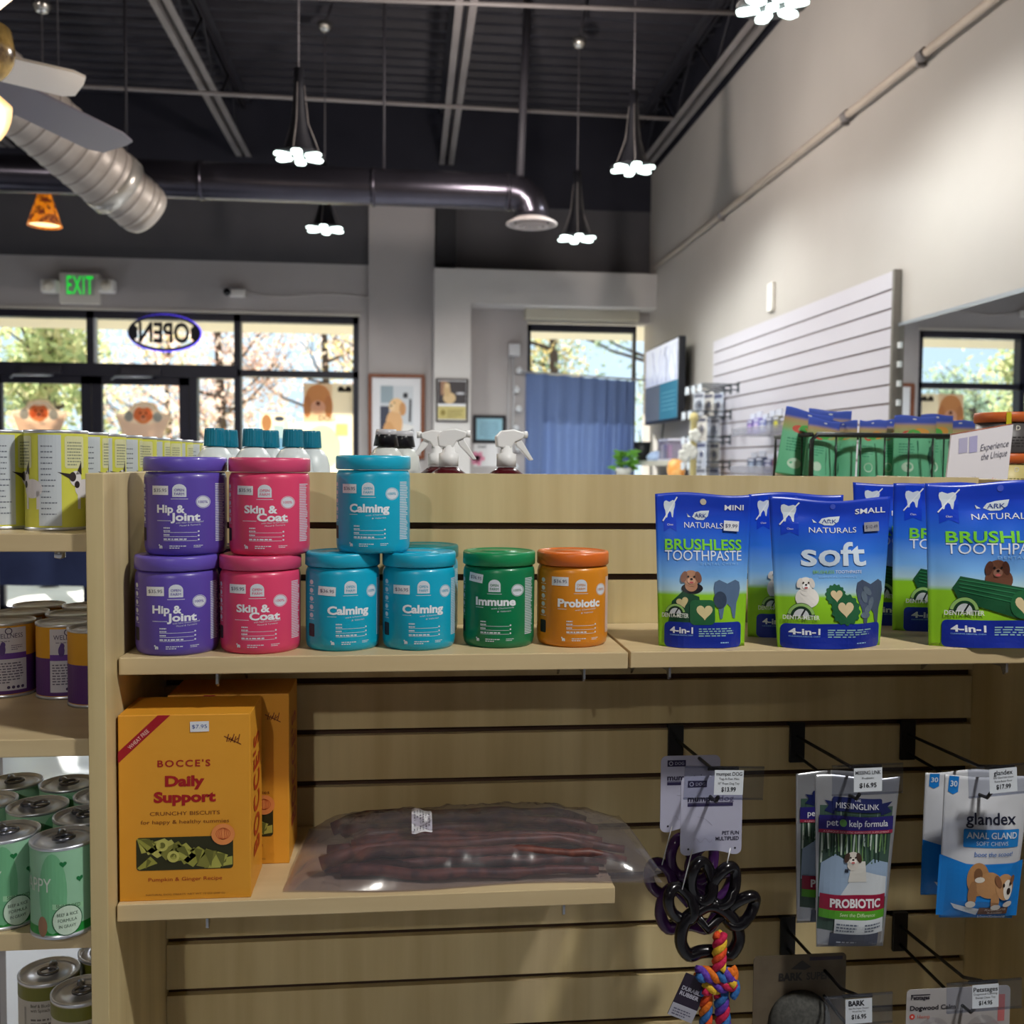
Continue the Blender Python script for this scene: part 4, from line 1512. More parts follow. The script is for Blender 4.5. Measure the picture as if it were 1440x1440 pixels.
PUR, PURL = (88, 70, 162), (98, 80, 180)
PNK, PNKL = (214, 66, 106), (208, 72, 114)
CAL, CALL = (16, 160, 194), (22, 164, 198)
GRN, GRNL = (8, 114, 72), (18, 132, 80)
ORG, ORGL = (208, 130, 28), (212, 104, 34)
RA, HA = 0.0505, 0.1205
RB_, HB = 0.0475, 0.1225
hip = two_line('Hip &', 'Joint', (-0.27, 0.065), (-0.105, 0.235))
skin = two_line('Skin &', 'Coat', (-0.25, 0.15), (-0.095, 0.265))
SK = (-0.235, 0.655, 0.02, '$35.95')
jar('hip', RA, HA, PUR, PURL, hip, SK, 'lower purple hip and joint jar standing on the upper shelf', jp(250, 116, RA, 0, 1.275), -2)
jar('hip', RA, HA, PUR, PURL, hip, (-0.23, 0.66, 0.0, '$35.95'), 'upper purple hip and joint jar stacked on another purple jar', jp(263, 111, RA, HA, 1.29), -9)
jar('skin', RA, HA, PNK, PNKL, skin, (-0.235, 0.67, 0.0, '$35.95'), 'lower pink skin and coat jar standing on the upper shelf', jp(367, 113, RA, 0, 1.28), -5)
jar('skin', RA, HA, PNK, PNKL, skin, (-0.24, 0.665, -0.02, '$35.95'), 'upper pink skin and coat jar stacked on another pink jar', jp(380, 110, RA, HA, 1.285), -7)
jar('calm', RB_, HB, CAL, CALL, one_line('Calming', -0.29, 0.25, 0.385), (-0.29, 0.62, -0.05, '$36.95'), 'lower turquoise calming jar beside the pink jar on the shelf', jp(482, 104, RB_, 0, 1.29), 12)
jar('calm', RB_, HB, CAL, CALL, one_line('Calming', -0.27, 0.27, 0.395), (-0.28, 0.63, 0.0, '$36.95'), 'lower turquoise calming jar beside the green jar on the shelf', jp(589, 102, RB_, 0, 1.29), 7)
jar('calm', RB_, HB, CAL, CALL, one_line('Calming', -0.25, 0.27, 0.425), (-0.255, 0.66, 0.0, '$36.95'), 'turquoise calming jar on top, bridging the two lower turquoise jars', (PY(525, 700, 1.29).x, 1.29, ZS + HB), -8)
jar('immune', RB_, HB, GRN, GRNL, one_line('Immune', -0.26, 0.28, 0.455), (-0.26, 0.735, -0.12, '$36.95'), 'green immune jar with tilted price sticker on the upper shelf', jp(701, 102, RB_, 0, 1.30), -7)
jar('probiotic', RB_, HB, ORG, ORGL, one_line('Probiotic', -0.30, 0.28, 0.435), (-0.27, 0.70, 0.0, '$36.95'), 'orange probiotic jar at the end of the row by the shelf joint', jp(804, 102, RB_, 0, 1.30), 14)
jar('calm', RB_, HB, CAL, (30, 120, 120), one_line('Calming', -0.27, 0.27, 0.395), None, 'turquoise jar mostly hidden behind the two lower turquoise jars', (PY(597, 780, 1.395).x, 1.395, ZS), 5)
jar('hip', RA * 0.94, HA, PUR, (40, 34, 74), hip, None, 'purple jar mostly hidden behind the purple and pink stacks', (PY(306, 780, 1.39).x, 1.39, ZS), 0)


# ---------------------------------------------------------------- stand-up pouches
def pouch(name, label, cat, base, W, H, Tk, rotz, bodym, draw, group=None, tilt=0.0, lean=0.0, taper=0.0, seed=0, step=0.007, hang=False, art='front_print', stick=None, wr=0.0014):
    """resealable pouch: thick at the foot, flat sealed top, crinkled faces; base = middle of its foot"""
    rnd = random.Random(seed)
    ph = [rnd.uniform(0, 6.28) for _ in range(6)]
    r = thing(name, label, cat, base, rotz, group)
    r.rotation_euler = (lean, tilt, rotz)

    def halfw(v):
        return W / 2 * (1 - taper * (1 - v / H))

    def thick(u, v):
        a_ = min(1, abs(u) / halfw(v))
        f = v / H
        T = Tk * (1 - f / 0.9) ** 0.75 if f < 0.9 else 0.0
        if hang and f < 0.14:
            T *= (f / 0.14) ** 0.5
        edge = max(0.0, 1 - (a_ / 0.95) ** 2.6)
        s = T * edge
        s += (wr * math.sin(38 * u + 24 * v + ph[0]) * math.sin(55 * v + ph[1]) + wr * 0.8 * math.sin(95 * u - 60 * v + ph[2]) * math.sin(30 * v + ph[3])) * edge * (0.35 if f > 0.86 else 1)
        return max(s, 0.0) + 0.0007

    def skin(u, v, d):
        f = v / H
        q = u / halfw(v)
        wy = wr * 2.2 * math.sin(2.3 * q + ph[4]) * f ** 3
        wz = wr * 1.5 * math.sin(3.1 * q + ph[5]) * f ** 5
        return (u, d + wy, v + wz)

    NU, NV = 34, 40
    b = MB()

    def front(i, j):
        v = j * H
        u = (2 * i - 1) * halfw(v)
        return skin(u, v, -thick(u, v))

    def back(i, j):
        v = j * H
        u = (2 * i - 1) * halfw(v)
        return skin(u, v, thick(u, v))
    b.sheet(front, NU, NV)
    b.sheet(back, NU, NV)
    b.sheet(lambda i, j: (lambda f, k: (f[0], f[1] * (1 - j) + k[1] * j, f[2] + 0.006 * math.sin(math.pi * j) * (1 - (2 * i - 1) ** 2)))(front(i, 0), back(i, 0)), NU, 6)
    b.sheet(lambda i, j: (lambda f, k: (f[0], f[1] * (1 - j) + k[1] * j, f[2]))(front(i, 1), back(i, 1)), NU, 1)
    for e in (0, 1):
        b.sheet(lambda i, j: (lambda f, k: (f[0], f[1] * (1 - j) + k[1] * j, f[2]))(front(e, i), back(e, i)), NV, 1)
    b.build('pouch_body', bodym, r)
    fm = lambda u, v, off: skin(u, max(0, min(v, H)), -thick(u, max(0, min(v, H))) - off)
    if draw:
        a = Art()
        draw(a, W, H)
        a.build(art, fm, r, step=step, vstep=step, rough=0.35, dz=0.00026, on='pouch_body')
    if stick:
        s = Art()
        price(s, *stick)
        s.build('price_sticker', fm, r, step=step, vstep=step, dz=0.0003, on='pouch_body')
    return r


BLU, BLM, SKY1 = (24, 58, 180), (46, 112, 214), (150, 196, 236)
LIME = (140, 196, 40)
NAVY = (22, 44, 150)


def ark_mat(H):
    return zramp([(0.0, LIME), (H * 0.34, LIME), (H * 0.37, (176, 208, 220)), (H * 0.46, (120, 176, 232)), (H * 0.64, BLM), (H * 0.82, (30, 78, 204)), (H * 0.9, BLU), (H, BLU)], rough=0.3, key='ark')


def tooth(a, cx, cy, w, h, c, L, heart_dark=True):
    P = [(-0.5, 0.30), (-0.46, 0.46), (-0.3, 0.52), (-0.12, 0.46), (0, 0.42), (0.12, 0.46), (0.3, 0.52), (0.46, 0.46), (0.5, 0.30), (0.46, 0.1), (0.36, -0.08), (0.33, -0.3), (0.29, -0.5), (0.2, -0.46), (0.13, -0.2), (0.0, -0.1), (-0.13, -0.2), (-0.2, -0.48), (-0.29, -0.5), (-0.33, -0.3), (-0.36, -0.08), (-0.46, 0.1)]
    a.poly([(cx + x * w, cy + y * h) for x, y in P], c, L)


def dogface(a, cx, cy, s, c1, c2, L):
    a.ell(cx, cy - s * 0.9, s * 0.75, s * 0.7, c1, L)
    a.ell(cx, cy, s, s * 0.95, c1, L + 1)
    for q in (-1, 1):
        a.ell(cx + q * s * 0.85, cy + s * 0.15, s * 0.36, s * 0.7, c2, L + 2, rot=q * 0.3)
        a.ell(cx + q * s * 0.36, cy + s * 0.2, s * 0.12, s * 0.12, (34, 26, 26), L + 4)
    a.ell(cx, cy - s * 0.3, s * 0.48, s * 0.4, tuple(min(255, v + 34) for v in c1), L + 3)
    a.ell(cx, cy - s * 0.1, s * 0.17, s * 0.13, (30, 22, 24), L + 4)
    a.ell(cx, cy - s * 0.5, s * 0.25, s * 0.12, (190, 90, 90), L + 4)


def gear(a, cx, cy, R, c, L, teeth=14):
    pts = []
    for k in range(teeth * 4):
        t = 2 * math.pi * k / (teeth * 4)
        rr = R * (1.0 if (k // 2) % 2 else 0.9)
        pts.append((cx + rr * math.cos(t), cy + rr * math.sin(t)))
    a.poly(pts, c, L)


def ark_front(kind):
    dogs = {'mini': ((176, 128, 100), (130, 88, 72)), 'small': ((236, 232, 226), (220, 214, 208)), 'large': ((104, 66, 50), (78, 46, 36))}
    size = {'mini': 'MINI', 'small': 'SMALL', 'large': 'MEDIUM'}[kind]

    def d(a, W, H):
        x = lambda f: (f - 0.5) * W
        z = lambda f: f * H
        # ribbon with a tooth
        a.poly([(x(0.09), z(0.985)), (x(0.22), z(0.985)), (x(0.22), z(0.75)), (x(0.155), z(0.775)), (x(0.09), z(0.75))], (18, 62, 196), 1)
        tooth(a, x(0.15), z(0.895), W * 0.12, H * 0.11, (206, 216, 226), 2)
        a.line([(x(0.08), z(0.82)), (x(0.23), z(0.97))], 0.0018, (226, 230, 236), 4)
        a.text('Clean', x(0.155), z(0.79), H * 0.012, WHITE, 2)
        if kind == 'mini':
            a.ell(x(0.5), z(0.945), W * 0.032, W * 0.032, (196, 186, 168), 2)
        else:
            a.ell(x(0.5), z(0.96), W * 0.022, W * 0.022, (70, 90, 200), 2)
        # brand leaf
        lx, lz = x(0.47), z(0.855)
        a.poly([(lx - W * 0.085, lz - H * 0.01), (lx - W * 0.06, lz + H * 0.018), (lx, lz + H * 0.03), (lx + W * 0.09, lz + H * 0.036), (lx + W * 0.075, lz - H * 0.002), (lx + W * 0.03, lz - H * 0.028), (lx - W * 0.04, lz - H * 0.028)], (206, 216, 224), 2)
        a.poly([(lx - W * 0.10, lz - H * 0.012), (lx - W * 0.14, lz + H * 0.012), (lx - W * 0.13, lz - H * 0.012)], (206, 216, 224), 2)
        a.text('ARK', lx, lz - H * 0.014, H * 0.028, (26, 60, 150), 3, wd=W * 0.12)
        a.text('NATURALS', x(0.5), z(0.775), H * 0.036, WHITE, 2, wd=W * 0.40)
        a.text(size, x(0.82), z(0.90), H * 0.034, WHITE, 2, wd=W * (0.2 if kind == 'mini' else 0.26), bold=0.015)
        if kind == 'small':
            a.text('soft', x(0.5), z(0.555), H * 0.15, (206, 220, 236), 3, wd=W * 0.52, bold=0.02)
            a.text('BRUSHLESS', x(0.33), z(0.50), H * 0.02, LIME, 2, al='l', wd=W * 0.17)
            a.text('TOOTHPASTE', x(0.51), z(0.50), H * 0.02, WHITE, 2, al='l', wd=W * 0.21)
            a.text('DENTAL CHEWS', x(0.53), z(0.47), H * 0.012, SKY1, 2, wd=W * 0.3)
        else:
            w0 = W * (0.80 if kind == 'mini' else 0.74)
            a.text('BRUSHLESS', x(0.5), z(0.635), H * 0.066, (122, 206, 58), 2, wd=w0, bold=0.022)
            a.text('TOOTHPASTE', x(0.5), z(0.565), H * 0.064, (224, 232, 244), 2, wd=w0)
            a.text('DENTAL CHEWS', x(0.66), z(0.537), H * 0.015, SKY1, 2, wd=W * 0.4, space=1.4)
        c1, c2 = dogs[kind]
        if kind == 'mini':
            a.poly([(x(0.12), z(0.10)), (x(0.17), z(0.30)), (x(0.28), z(0.37)), (x(0.44), z(0.33)), (x(0.46), z(0.2)), (x(0.3), z(0.13))], (26, 72, 48), 2)
            dogface(a, x(0.36), z(0.45), W * 0.085, c1, c2, 4)
            a.ell(x(0.37), z(0.385), W * 0.11, H * 0.035, (30, 28, 34), 3)
            a.rect(x(0.34), z(0.15), x(0.60), z(0.31), (34, 92, 56), 5, r=0.006)
            a.heart(x(0.49), z(0.235), W * 0.17, (204, 190, 142), 6)
            a.heart(x(0.27), z(0.295), W * 0.12, (206, 190, 140), 4, rot=0.3)
            tooth(a, x(0.74), z(0.31), W * 0.29, H * 0.25, (86, 110, 142), 3)
            a.ell(x(0.66), z(0.31), W * 0.07, H * 0.055, (52, 66, 88), 5)
        elif kind == 'small':
            dogface(a, x(0.27), z(0.43), W * 0.055, c1, c2, 4)
            a.ell(x(0.28), z(0.34), W * 0.085, H * 0.07, c1, 3)
            gear(a, x(0.50), z(0.355), W * 0.085, (36, 96, 62), 4)
            gear(a, x(0.575), z(0.26), W * 0.12, (34, 92, 58), 6)
            a.heart(x(0.505), z(0.355), W * 0.10, (206, 186, 148), 7)
            a.heart(x(0.575), z(0.265), W * 0.13, (210, 190, 152), 8)
            tooth(a, x(0.80), z(0.29), W * 0.25, H * 0.32, (72, 84, 108), 3)
            for q in range(5):
                a.ell(x(0.74 + 0.03 * (q % 3)), z(0.22 + 0.04 * q), W * 0.045, H * 0.022, (94, 108, 124), 5, rot=0.6 * q)
            a.text('$10.49', x(0.83), z(0.80), H * 0.02, (90, 90, 110), 3)
        else:
            dogface(a, x(0.46), z(0.47), W * 0.07, c1, c2, 3)
            a.ell(x(0.47), z(0.41), W * 0.1, H * 0.07, c1, 4)
            a.poly([(x(0.16), z(0.36)), (x(0.21), z(0.43)), (x(0.68), z(0.355)), (x(0.70), z(0.2)), (x(0.6), z(0.175)), (x(0.2), z(0.28))], (26, 80, 50), 6)
            for q in range(4):
                a.line([(x(0.2), z(0.41 - q * 0.022)), (x(0.66), z(0.345 - q * 0.03))], 0.0014, (44, 118, 76), 8)
            a.ell(x(0.63), z(0.26), W * 0.095, H * 0.085, (34, 96, 58), 9)
            a.heart(x(0.635), z(0.262), W * 0.13, (212, 194, 152), 10)
            tooth(a, x(0.86), z(0.32), W * 0.22, H * 0.24, (80, 96, 120), 3)
        # chew meter
        mx, mz = x(0.2 if kind == 'mini' else 0.235), z(0.235)
        s = W * 0.075
        a.ell(mx, mz - s * 0.3, s * 1.25, s * 1.35, (28, 60, 40), 6, a0=0, a1=180)
        a.ring(mx, mz - s * 0.3, s * 1.1, s * 1.15, s * 0.28, (150, 190, 110), 7, a0=10, a1=170)
        a.ell(mx, mz - s * 0.3, s * 0.7, s * 0.75, (206, 210, 214), 8, a0=0, a1=180)
        a.line([(mx, mz - s * 0.25), (mx + s * 0.4, mz + s * 0.5)], s * 0.16, (30, 34, 40), 9)
        a.text('DENTA-METER', mx, z(0.195), H * 0.027, (226, 230, 220), 9, wd=W * 0.25, bold=0.02)
        # foot panel
        a.rect(x(0.10), z(0.0), x(0.90), z(0.165), NAVY, 4, r=0.006)
        a.text('4-in-1', x(0.15), z(0.095), H * 0.038, WHITE, 5, al='l', wd=W * 0.22, bold=0.03)
        a.text('CLEANING DENTAL CHEW', x(0.15), z(0.078), H * 0.008, SKY1, 5, al='l', wd=W * 0.22)
        a.greek(x(0.43), z(0.075), x(0.82), z(0.135), 4, (150, 190, 190), 5, seed=len(kind))
        a.greek(x(0.66), z(0.03), x(0.82), z(0.045), 1, SKY1, 5, seed=3)
    return d


def on_shelf(px, py, zs):
    return PZ(px, py, zs)


G_ = 'blue dental chew pouches'
p = on_shelf(993, 912, ZS)
pouch('dental_chew_pouch', 'smallest blue pouch marked mini, at the shelf joint end', 'pouch', (p.x, p.y + 0.021, ZS), 0.126, 0.199, 0.021, -0.05, ark_mat(0.199), ark_front('mini'), G_, taper=0.1, seed=1, lean=-0.03,
      stick=(0.036, 0.158, 0.02, 0.0135, '$9.99', -0.06, (90, 90, 120), 8))
p = on_shelf(1176, 913, ZS)
pouch('dental_chew_pouch', 'blue pouch with big soft lettering, marked small, front and middle', 'pouch', (p.x, p.y + 0.023, ZS), 0.172, 0.194, 0.023, 0.05, ark_mat(0.194), ark_front('small'), G_, taper=0.17, seed=2, lean=-0.02, wr=0.0022,
      stick=(0.056, 0.157, 0.021, 0.012, '$10.49', 0.02, (90, 90, 110), 8, (150, 150, 160)))
p = on_shelf(1415, 912, ZS)
pouch('dental_chew_pouch', 'large blue pouch with brown dog and green stick, in front and cut by the edge', 'pouch', (p.x, p.y + 0.023, ZS), 0.196, 0.217, 0.023, -0.05, ark_mat(0.217), ark_front('large'), G_, taper=0.06, seed=3, lean=-0.03, wr=0.0024)
p = on_shelf(1122, 897, ZS)
pouch('dental_chew_pouch', 'blue pouch half hidden between the mini and the soft pouches', 'pouch', (p.x, p.y + 0.018, ZS), 0.14, 0.198, 0.016, 0.04, ark_mat(0.198), ark_front('small'), G_, taper=0.06, seed=4)
p = on_shelf(1316, 889, ZS)
pouch('dental_chew_pouch', 'rearmost blue pouch showing above the shoulder of the soft pouch', 'pouch', (p.x, 1.418, ZS), 0.19, 0.212, 0.015, -0.03, ark_mat(0.212), ark_front('large'), G_, taper=0.12, seed=5)
p = on_shelf(1378, 898, ZS)
pouch('dental_chew_pouch', 'blue pouch directly behind the large brown dog pouch', 'pouch', (p.x, 1.366, ZS), 0.19, 0.211, 0.016, -0.02, ark_mat(0.211), ark_front('large'), G_, taper=0.06, seed=6)

# ---------------------------------------------------------------- biscuit boxes
M_box = noisy((216, 148, 40), (222, 156, 48), (5, 5, 5), rough=0.5)


def biscuit_box(label, x0, x1, y0, y1, z0, H, front=True, rotz=0.0):
    r = thing('biscuit_box', label, 'box', (x0, y0, z0), rotz, 'orange biscuit boxes')
    W, D = x1 - x0, y1 - y0
    MB().box(0, W, 0, D, 0, H).build('carton', M_box, r, bevel=0.001)
    a = Art()
    RD, BR = (160, 24, 30), (120, 60, 24)
    X = lambda f: f * W
    Z = lambda f: f * H
    a.poly([(0, Z(0.745)), (0, Z(0.805)), (X(0.30), Z(0.998)), (X(0.395), Z(0.998))], (158, 20, 36), 1)
    a.text('WHEAT FREE', X(0.165), Z(0.865), H * 0.02, (240, 200, 190), 2, rot=math.atan2(0.195 * H, 0.30 * W), wd=W * 0.2)
    a.text("BOCCE'S", X(0.495), Z(0.722), H * 0.034, RD, 1, wd=W * 0.40, bold=0.02, space=1.25)
    a.text('Daily', X(0.50), Z(0.618), H * 0.052, RD, 1, wd=W * 0.30, bold=0.045)
    a.text('Support', X(0.50), Z(0.532), H * 0.052, RD, 1, wd=W * 0.47, bold=0.045)
    a.text('CRUNCHY BISCUITS', X(0.5), Z(0.46), H * 0.02, BR, 1, wd=W * 0.53)
    a.text('for happy & healthy tummies', X(0.5), Z(0.415), H * 0.02, BR, 1, wd=W * 0.67)
    a.text('Pumpkin & Ginger Recipe', X(0.5), Z(0.105), H * 0.02, (160, 50, 24), 1, wd=W * 0.56)
    a.text('NATURAL DOG TREATS  NET WT 12 OZ (340 G)', X(0.5), Z(0.028), H * 0.009, BR, 1, wd=W * 0.6)
    for k in range(7):
        t = 0.5 + 0.25 * k
        a.line([(X(0.82 + 0.014 * k), Z(0.85 + 0.01 * math.sin(3 * k))), (X(0.835 + 0.014 * k), Z(0.88 + 0.012 * math.cos(2 * k)))], 0.0012, BR, 1)
    a.line([(X(0.80), Z(0.88)), (X(0.93), Z(0.835))], 0.0012, BR, 1)
    # window onto biscuits
    a.rect(X(0.13), Z(0.165), X(0.865), Z(0.343), (46, 46, 22), 2, r=0.004)
    rnd = random.Random(4)
    for k in range(22):
        cx, cz = X(0.19 + 0.62 * ((k * 0.381) % 1)), Z(0.19 + 0.125 * ((k * 0.618) % 1))
        a0 = rnd.uniform(0, 3)
        s = W * 0.092
        c = [(150, 150, 66), (170, 168, 80), (128, 126, 56), (184, 180, 96)][k % 4]
        P = []
        for (u, v) in ((-1, -0.55), (1, -0.5), (1.05, 0.45), (-0.95, 0.55)):
            P.append((cx + s * (u * math.cos(a0) - v * math.sin(a0)), cz + s * 0.8 * (u * math.sin(a0) + v * math.cos(a0))))
        P = [(min(max(u, X(0.135)), X(0.86)), min(max(v, Z(0.17)), Z(0.338))) for u, v in P]
        a.poly(P, c, 3 + k % 3 * 2)
        a.poly([((P[0][0] * 2 + P[1][0]) / 3, (P[0][1] * 2 + P[3][1]) / 3), ((P[1][0] * 2 + P[0][0]) / 3, (P[1][1] * 2 + P[2][1]) / 3), ((P[2][0] * 3 + P[3][0]) / 4, (P[2][1] * 3 + P[1][1]) / 4)], (104, 104, 44), 4 + k % 3 * 2)
    bx, bz = X(0.365), Z(0.265)
    for q, s in (((bx - 0.006, bz + 0.008), 0.0055), ((bx + 0.007, bz - 0.006), 0.0055)):
        a.ring(q[0], q[1], s, s, 0.0035, (190, 186, 98), 9, n=14)
    a.ell(X(0.79), Z(0.352), W * 0.09, W * 0.085, (226, 140, 78), 10)
    for k in range(4):
        a.ring(X(0.79), Z(0.355), W * (0.012 + 0.014 * k), W * 0.045, 0.0006, (190, 80, 40), 11, n=18)
    a.build('front_print', flat(-0.0002), r, dz=0.00012, on='carton')
    a = Art()
    a.text("BOCCE'S", 0, 0, D * 0.46, (176, 50, 20), 1, al='l', wd=H * 0.66, bold=0.03, space=1.2)
    a.build('side_print', lambda u, v, off: (W + 0.0003 + off, D * 0.72 - v, H * 0.18 + u), r, on='carton')
    return r


fA = PZ(177, 1269, ZSL)
bw = 0.1545
bx0 = XI0 + 0.003
bb_ = biscuit_box('orange biscuit box in front, with white price sticker and red corner band', bx0, bx0 + bw, 1.213, 1.306, ZSL, 0.2265)
s = Art()
price(s, bw * 0.615, 0.2265 * 0.935, 0.022, 0.0125, '$7.95', 0.02, (60, 80, 150), 2)
s.build('price_sticker', flat(-0.0005), bb_, on='carton')
biscuit_box('orange biscuit box standing behind the front one', bx0 + 0.034, bx0 + 0.034 + bw, 1.314, 1.407, ZSL, 0.2265)

# ---------------------------------------------------------------- clear bag with bully sticks
c0, c1 = PY(430, 1220, 1.32), PY(885, 1220, 1.32)
bagx0, bagx1 = c0.x - 0.012, c1.x + 0.012
by0, by1 = 1.218, 1.425
r = thing('clear_treat_bag', 'clear crinkled plastic bag lying along the lower shelf over dark sticks', 'bag', (0, 0, ZSL))


def bagtop(i, j):
    x = bagx0 + (bagx1 - bagx0) * i + 0.012 * (j - 0.5) * (1 - 2 * i)
    y_ = by0 + (by1 - by0) * j + 0.006 * math.sin(9 * i + 2)
    e = (1 - abs(2 * i - 1) ** 5) * (1 - abs(2 * j - 1) ** 3)
    h = 0.052 * e ** 0.7 + 0.007 * e * noise.noise(Vector((i * 14, j * 7, 1.3))) + 0.005 * e * noise.noise(Vector((i * 40, j * 16, 4))) + 0.003 * e * abs(noise.noise(Vector((i * 22 + j * 9, j * 30, 9))))
    h += 0.012 * max(0, i - 0.93) / 0.07
    return (x, y_, 0.002 + max(h, 0.001))


MB().sheet(bagtop, 90, 30).sheet(lambda i, j: (bagtop(i, j)[0], bagtop(i, j)[1], 0.0012), 30, 12).build('bag_film', hazy(glass((240, 238, 246), 0.14, 0.13), 0.05), r, fixn=False)
a = Art()
qx = PY(588, 1192, 1.33).x
a.rect(qx - 0.013, 1.275, qx + 0.014, 1.350, (214, 214, 220), 1, r=0.002)
for k in range(6):
    a.greek(qx - 0.010 + k * 0.0038, 1.283, qx - 0.0078 + k * 0.0038, 1.342, 16, (80, 80, 96), 2, th=0.6, seed=k)


def onbag(u, v, off):
    i, j = (u - bagx0) / (bagx1 - bagx0), (v - by0) / (by1 - by0)
    return (u + 0.004, v, bagtop(i, j)[2] + 0.0012 + off)


a.build('bag_sticker', onbag, r, step=0.006, vstep=0.006, rough=0.4, on='bag_film')
M_st = noisy((112, 62, 52), (62, 34, 36), (60, 60, 60), rough=0.5)
rnd = random.Random(12)
L0, L1 = bagx0 + 0.03, bagx1 - 0.025
for k in range(12):
    dy = 0.008 + 0.155 * ((k * 0.383) % 1)
    zz = (0.012, 0.024, 0.034)[k % 3]
    rr = rnd.uniform(0.0062, 0.0085)
    e0, e1 = rnd.uniform(0, 0.05), rnd.uniform(0, 0.07)
    sl, bd = rnd.uniform(-0.035, 0.035), rnd.uniform(-0.014, 0.014)
    pts, rs = [], []
    for q in range(16):
        t = q / 15
        x = L0 + e0 + (L1 - L0 - e0 - e1) * t
        y_ = by0 + 0.022 + dy + sl * (t - 0.5) + bd * math.sin(3.1 * t) + 0.004 * math.sin(11 * t + k)
        y_ = min(max(y_, by0 + 0.02), by1 - 0.02)
        env = min(1, 6 * t + 0.35) * min(1, 6 * (1 - t) + 0.3)
        pts.append((x, y_, ZSL + rr + 0.003 + (zz - 0.012) * env + 0.0015 * math.sin(17 * t + 2 * k)))
        rs.append(rr * (1.3 if q < 2 else 1.0 if q < 11 else 0.8) * rnd.uniform(0.8, 1.15))
    tag(MB().tube(pts, rs, 9).build('bully_stick', M_st), 'dark red brown dried stick inside the clear bag on the lower shelf', 'dog chew', 'dried sticks inside the clear bag')

# ---------------------------------------------------------------- pegs with clear ticket holders
M_pk = mat((20, 18, 20), 0.45)
M_holder = glass((236, 238, 244), 0.08, 0.05)
TICK = (222, 228, 236)


def ticket(a, W, lines):
    for s, x, y, h, wd, bold in lines:
        a.text(s, x, y, h, (40, 42, 52), 2, wd=wd, bold=bold)


def peg(px, py, gz, hx, hy, hw, hh, rot, tick, lines, label):
    """back plate in a slatwall groove, hook wire, ticket arm and ticket holder; (hx, hy) = holder centre in the photograph"""
    p = PY(px, py, YB - 0.006)
    d = ray(hx, hy)
    yh = p.x / d.x * d.y
    h = EYE + d * (yh / d.y)
    r = thing('peg_hook', label, 'peg', (p.x, YB, gz), 0, 'black slatwall pegs')
    MB().box(-0.0118, 0.0118, -0.006, -0.0003, -0.058, 0.004).box(-0.0118, 0.0118, -0.0003, 0.008, -0.003, 0.002).build('back_plate', M_pk, r, bevel=0.001)
    ye = yh - YB
    MB().tube([(0, -0.004, -0.047), (0, ye + 0.05, -0.047), (0, ye + 0.03, -0.045), (0, ye + 0.022, -0.036)], 0.0024, 8).build('hook_wire', M_pk, r)
    zt_ = h.z - gz + hh / 2
    MB().tube([(0, -0.004, -0.018), (0, ye + 0.05, -0.016 + 0.3 * (zt_ + 0.016)), (0, ye + 0.006, zt_ - 0.004), (-0.02, ye + 0.004, zt_ - 0.004), (0.02, ye + 0.004, zt_ - 0.004)], 0.0024, 8).build('ticket_arm', M_pk, r)
    hz = h.z - gz
    cr, sr = math.cos(rot), math.sin(rot)
    ho = MB()
    X, Z = Vector((cr, 0, sr)), Vector((-sr, 0, cr))
    c = Vector((0, ye, hz))
    ho.obox(c, X * hw / 2, Vector((0, 0.0008, 0)), Z * hh / 2)
    for s in (-1, 1):
        ho.obox(c + Z * s * (hh / 2 - 0.001), X * hw / 2, Vector((0, 0.0016, 0)), Z * 0.001)
    ho.build('ticket_holder', M_holder, r)
    a = Art()
    tx, tz, tw, th = tick
    a.rect(tx - tw / 2, tz - th / 2, tx + tw / 2, tz + th / 2, TICK, 1)
    for s, x, y, hgt, wd, bold in lines:
        a.text(s, tx + x, tz + y, hgt, (40, 42, 52), 2, wd=wd, bold=bold)
    a.build('price_ticket', lambda u, v, off: (c.x + X.x * u + Z.x * v, c.y - 0.0012 - off, c.z + X.z * u + Z.z * v), r, on='ticket_holder')
    return r, p.x, yh


k_ = 1.235 / FOC
pg1 = peg(951, 1034, GROOVES[4], 1018, 1101, 0.104, 0.043, -0.03, (0.006, 0.001, 0.038, 0.032),
          [('mumpet DOG', 0, 0.009, 0.0045, 0.034, 0.01), ('Tug-A-Paw Mini', 0, 0.0035, 0.0028, 0.026, 0), ('10" Rope Dog Toy', 0, -0.0025, 0.0028, 0.028, 0), ('$13.99', 0, -0.0115, 0.0055, 0.019, 0.02)],
          'black peg holding the paw shaped rubber toys, ticket reading 13.99')
pg2 = peg(1122, 1030, GROOVES[4], 1220, 1096, 0.095, 0.040, 0.02, (0.0, 0.0, 0.038, 0.031),
          [('MISSING LINK', 0, 0.0072, 0.0046, 0.034, 0.008), ('Probiotic', 0, 0.001, 0.0026, 0.016, 0), ('$16.95', 0, -0.010, 0.0058, 0.023, 0.02)],
          'black peg holding the silver kelp formula pouches, ticket reading 16.95')
pg3 = peg(1278, 1026, GROOVES[4], 1408, 1097, 0.09, 0.040, 0.07, (0.002, 0.0, 0.038, 0.032),
          [('glandex', 0, 0.0075, 0.006, 0.026, 0.01), ('Anal Gland Soft Chews', 0, 0.0028, 0.0024, 0.028, 0), ('Peanut Butter Flavor', 0, -0.002, 0.0024, 0.024, 0), ('$17.99', 0, -0.011, 0.0058, 0.02, 0.02)],
          'black peg holding the blue and silver chew pouches, ticket reading 17.99')
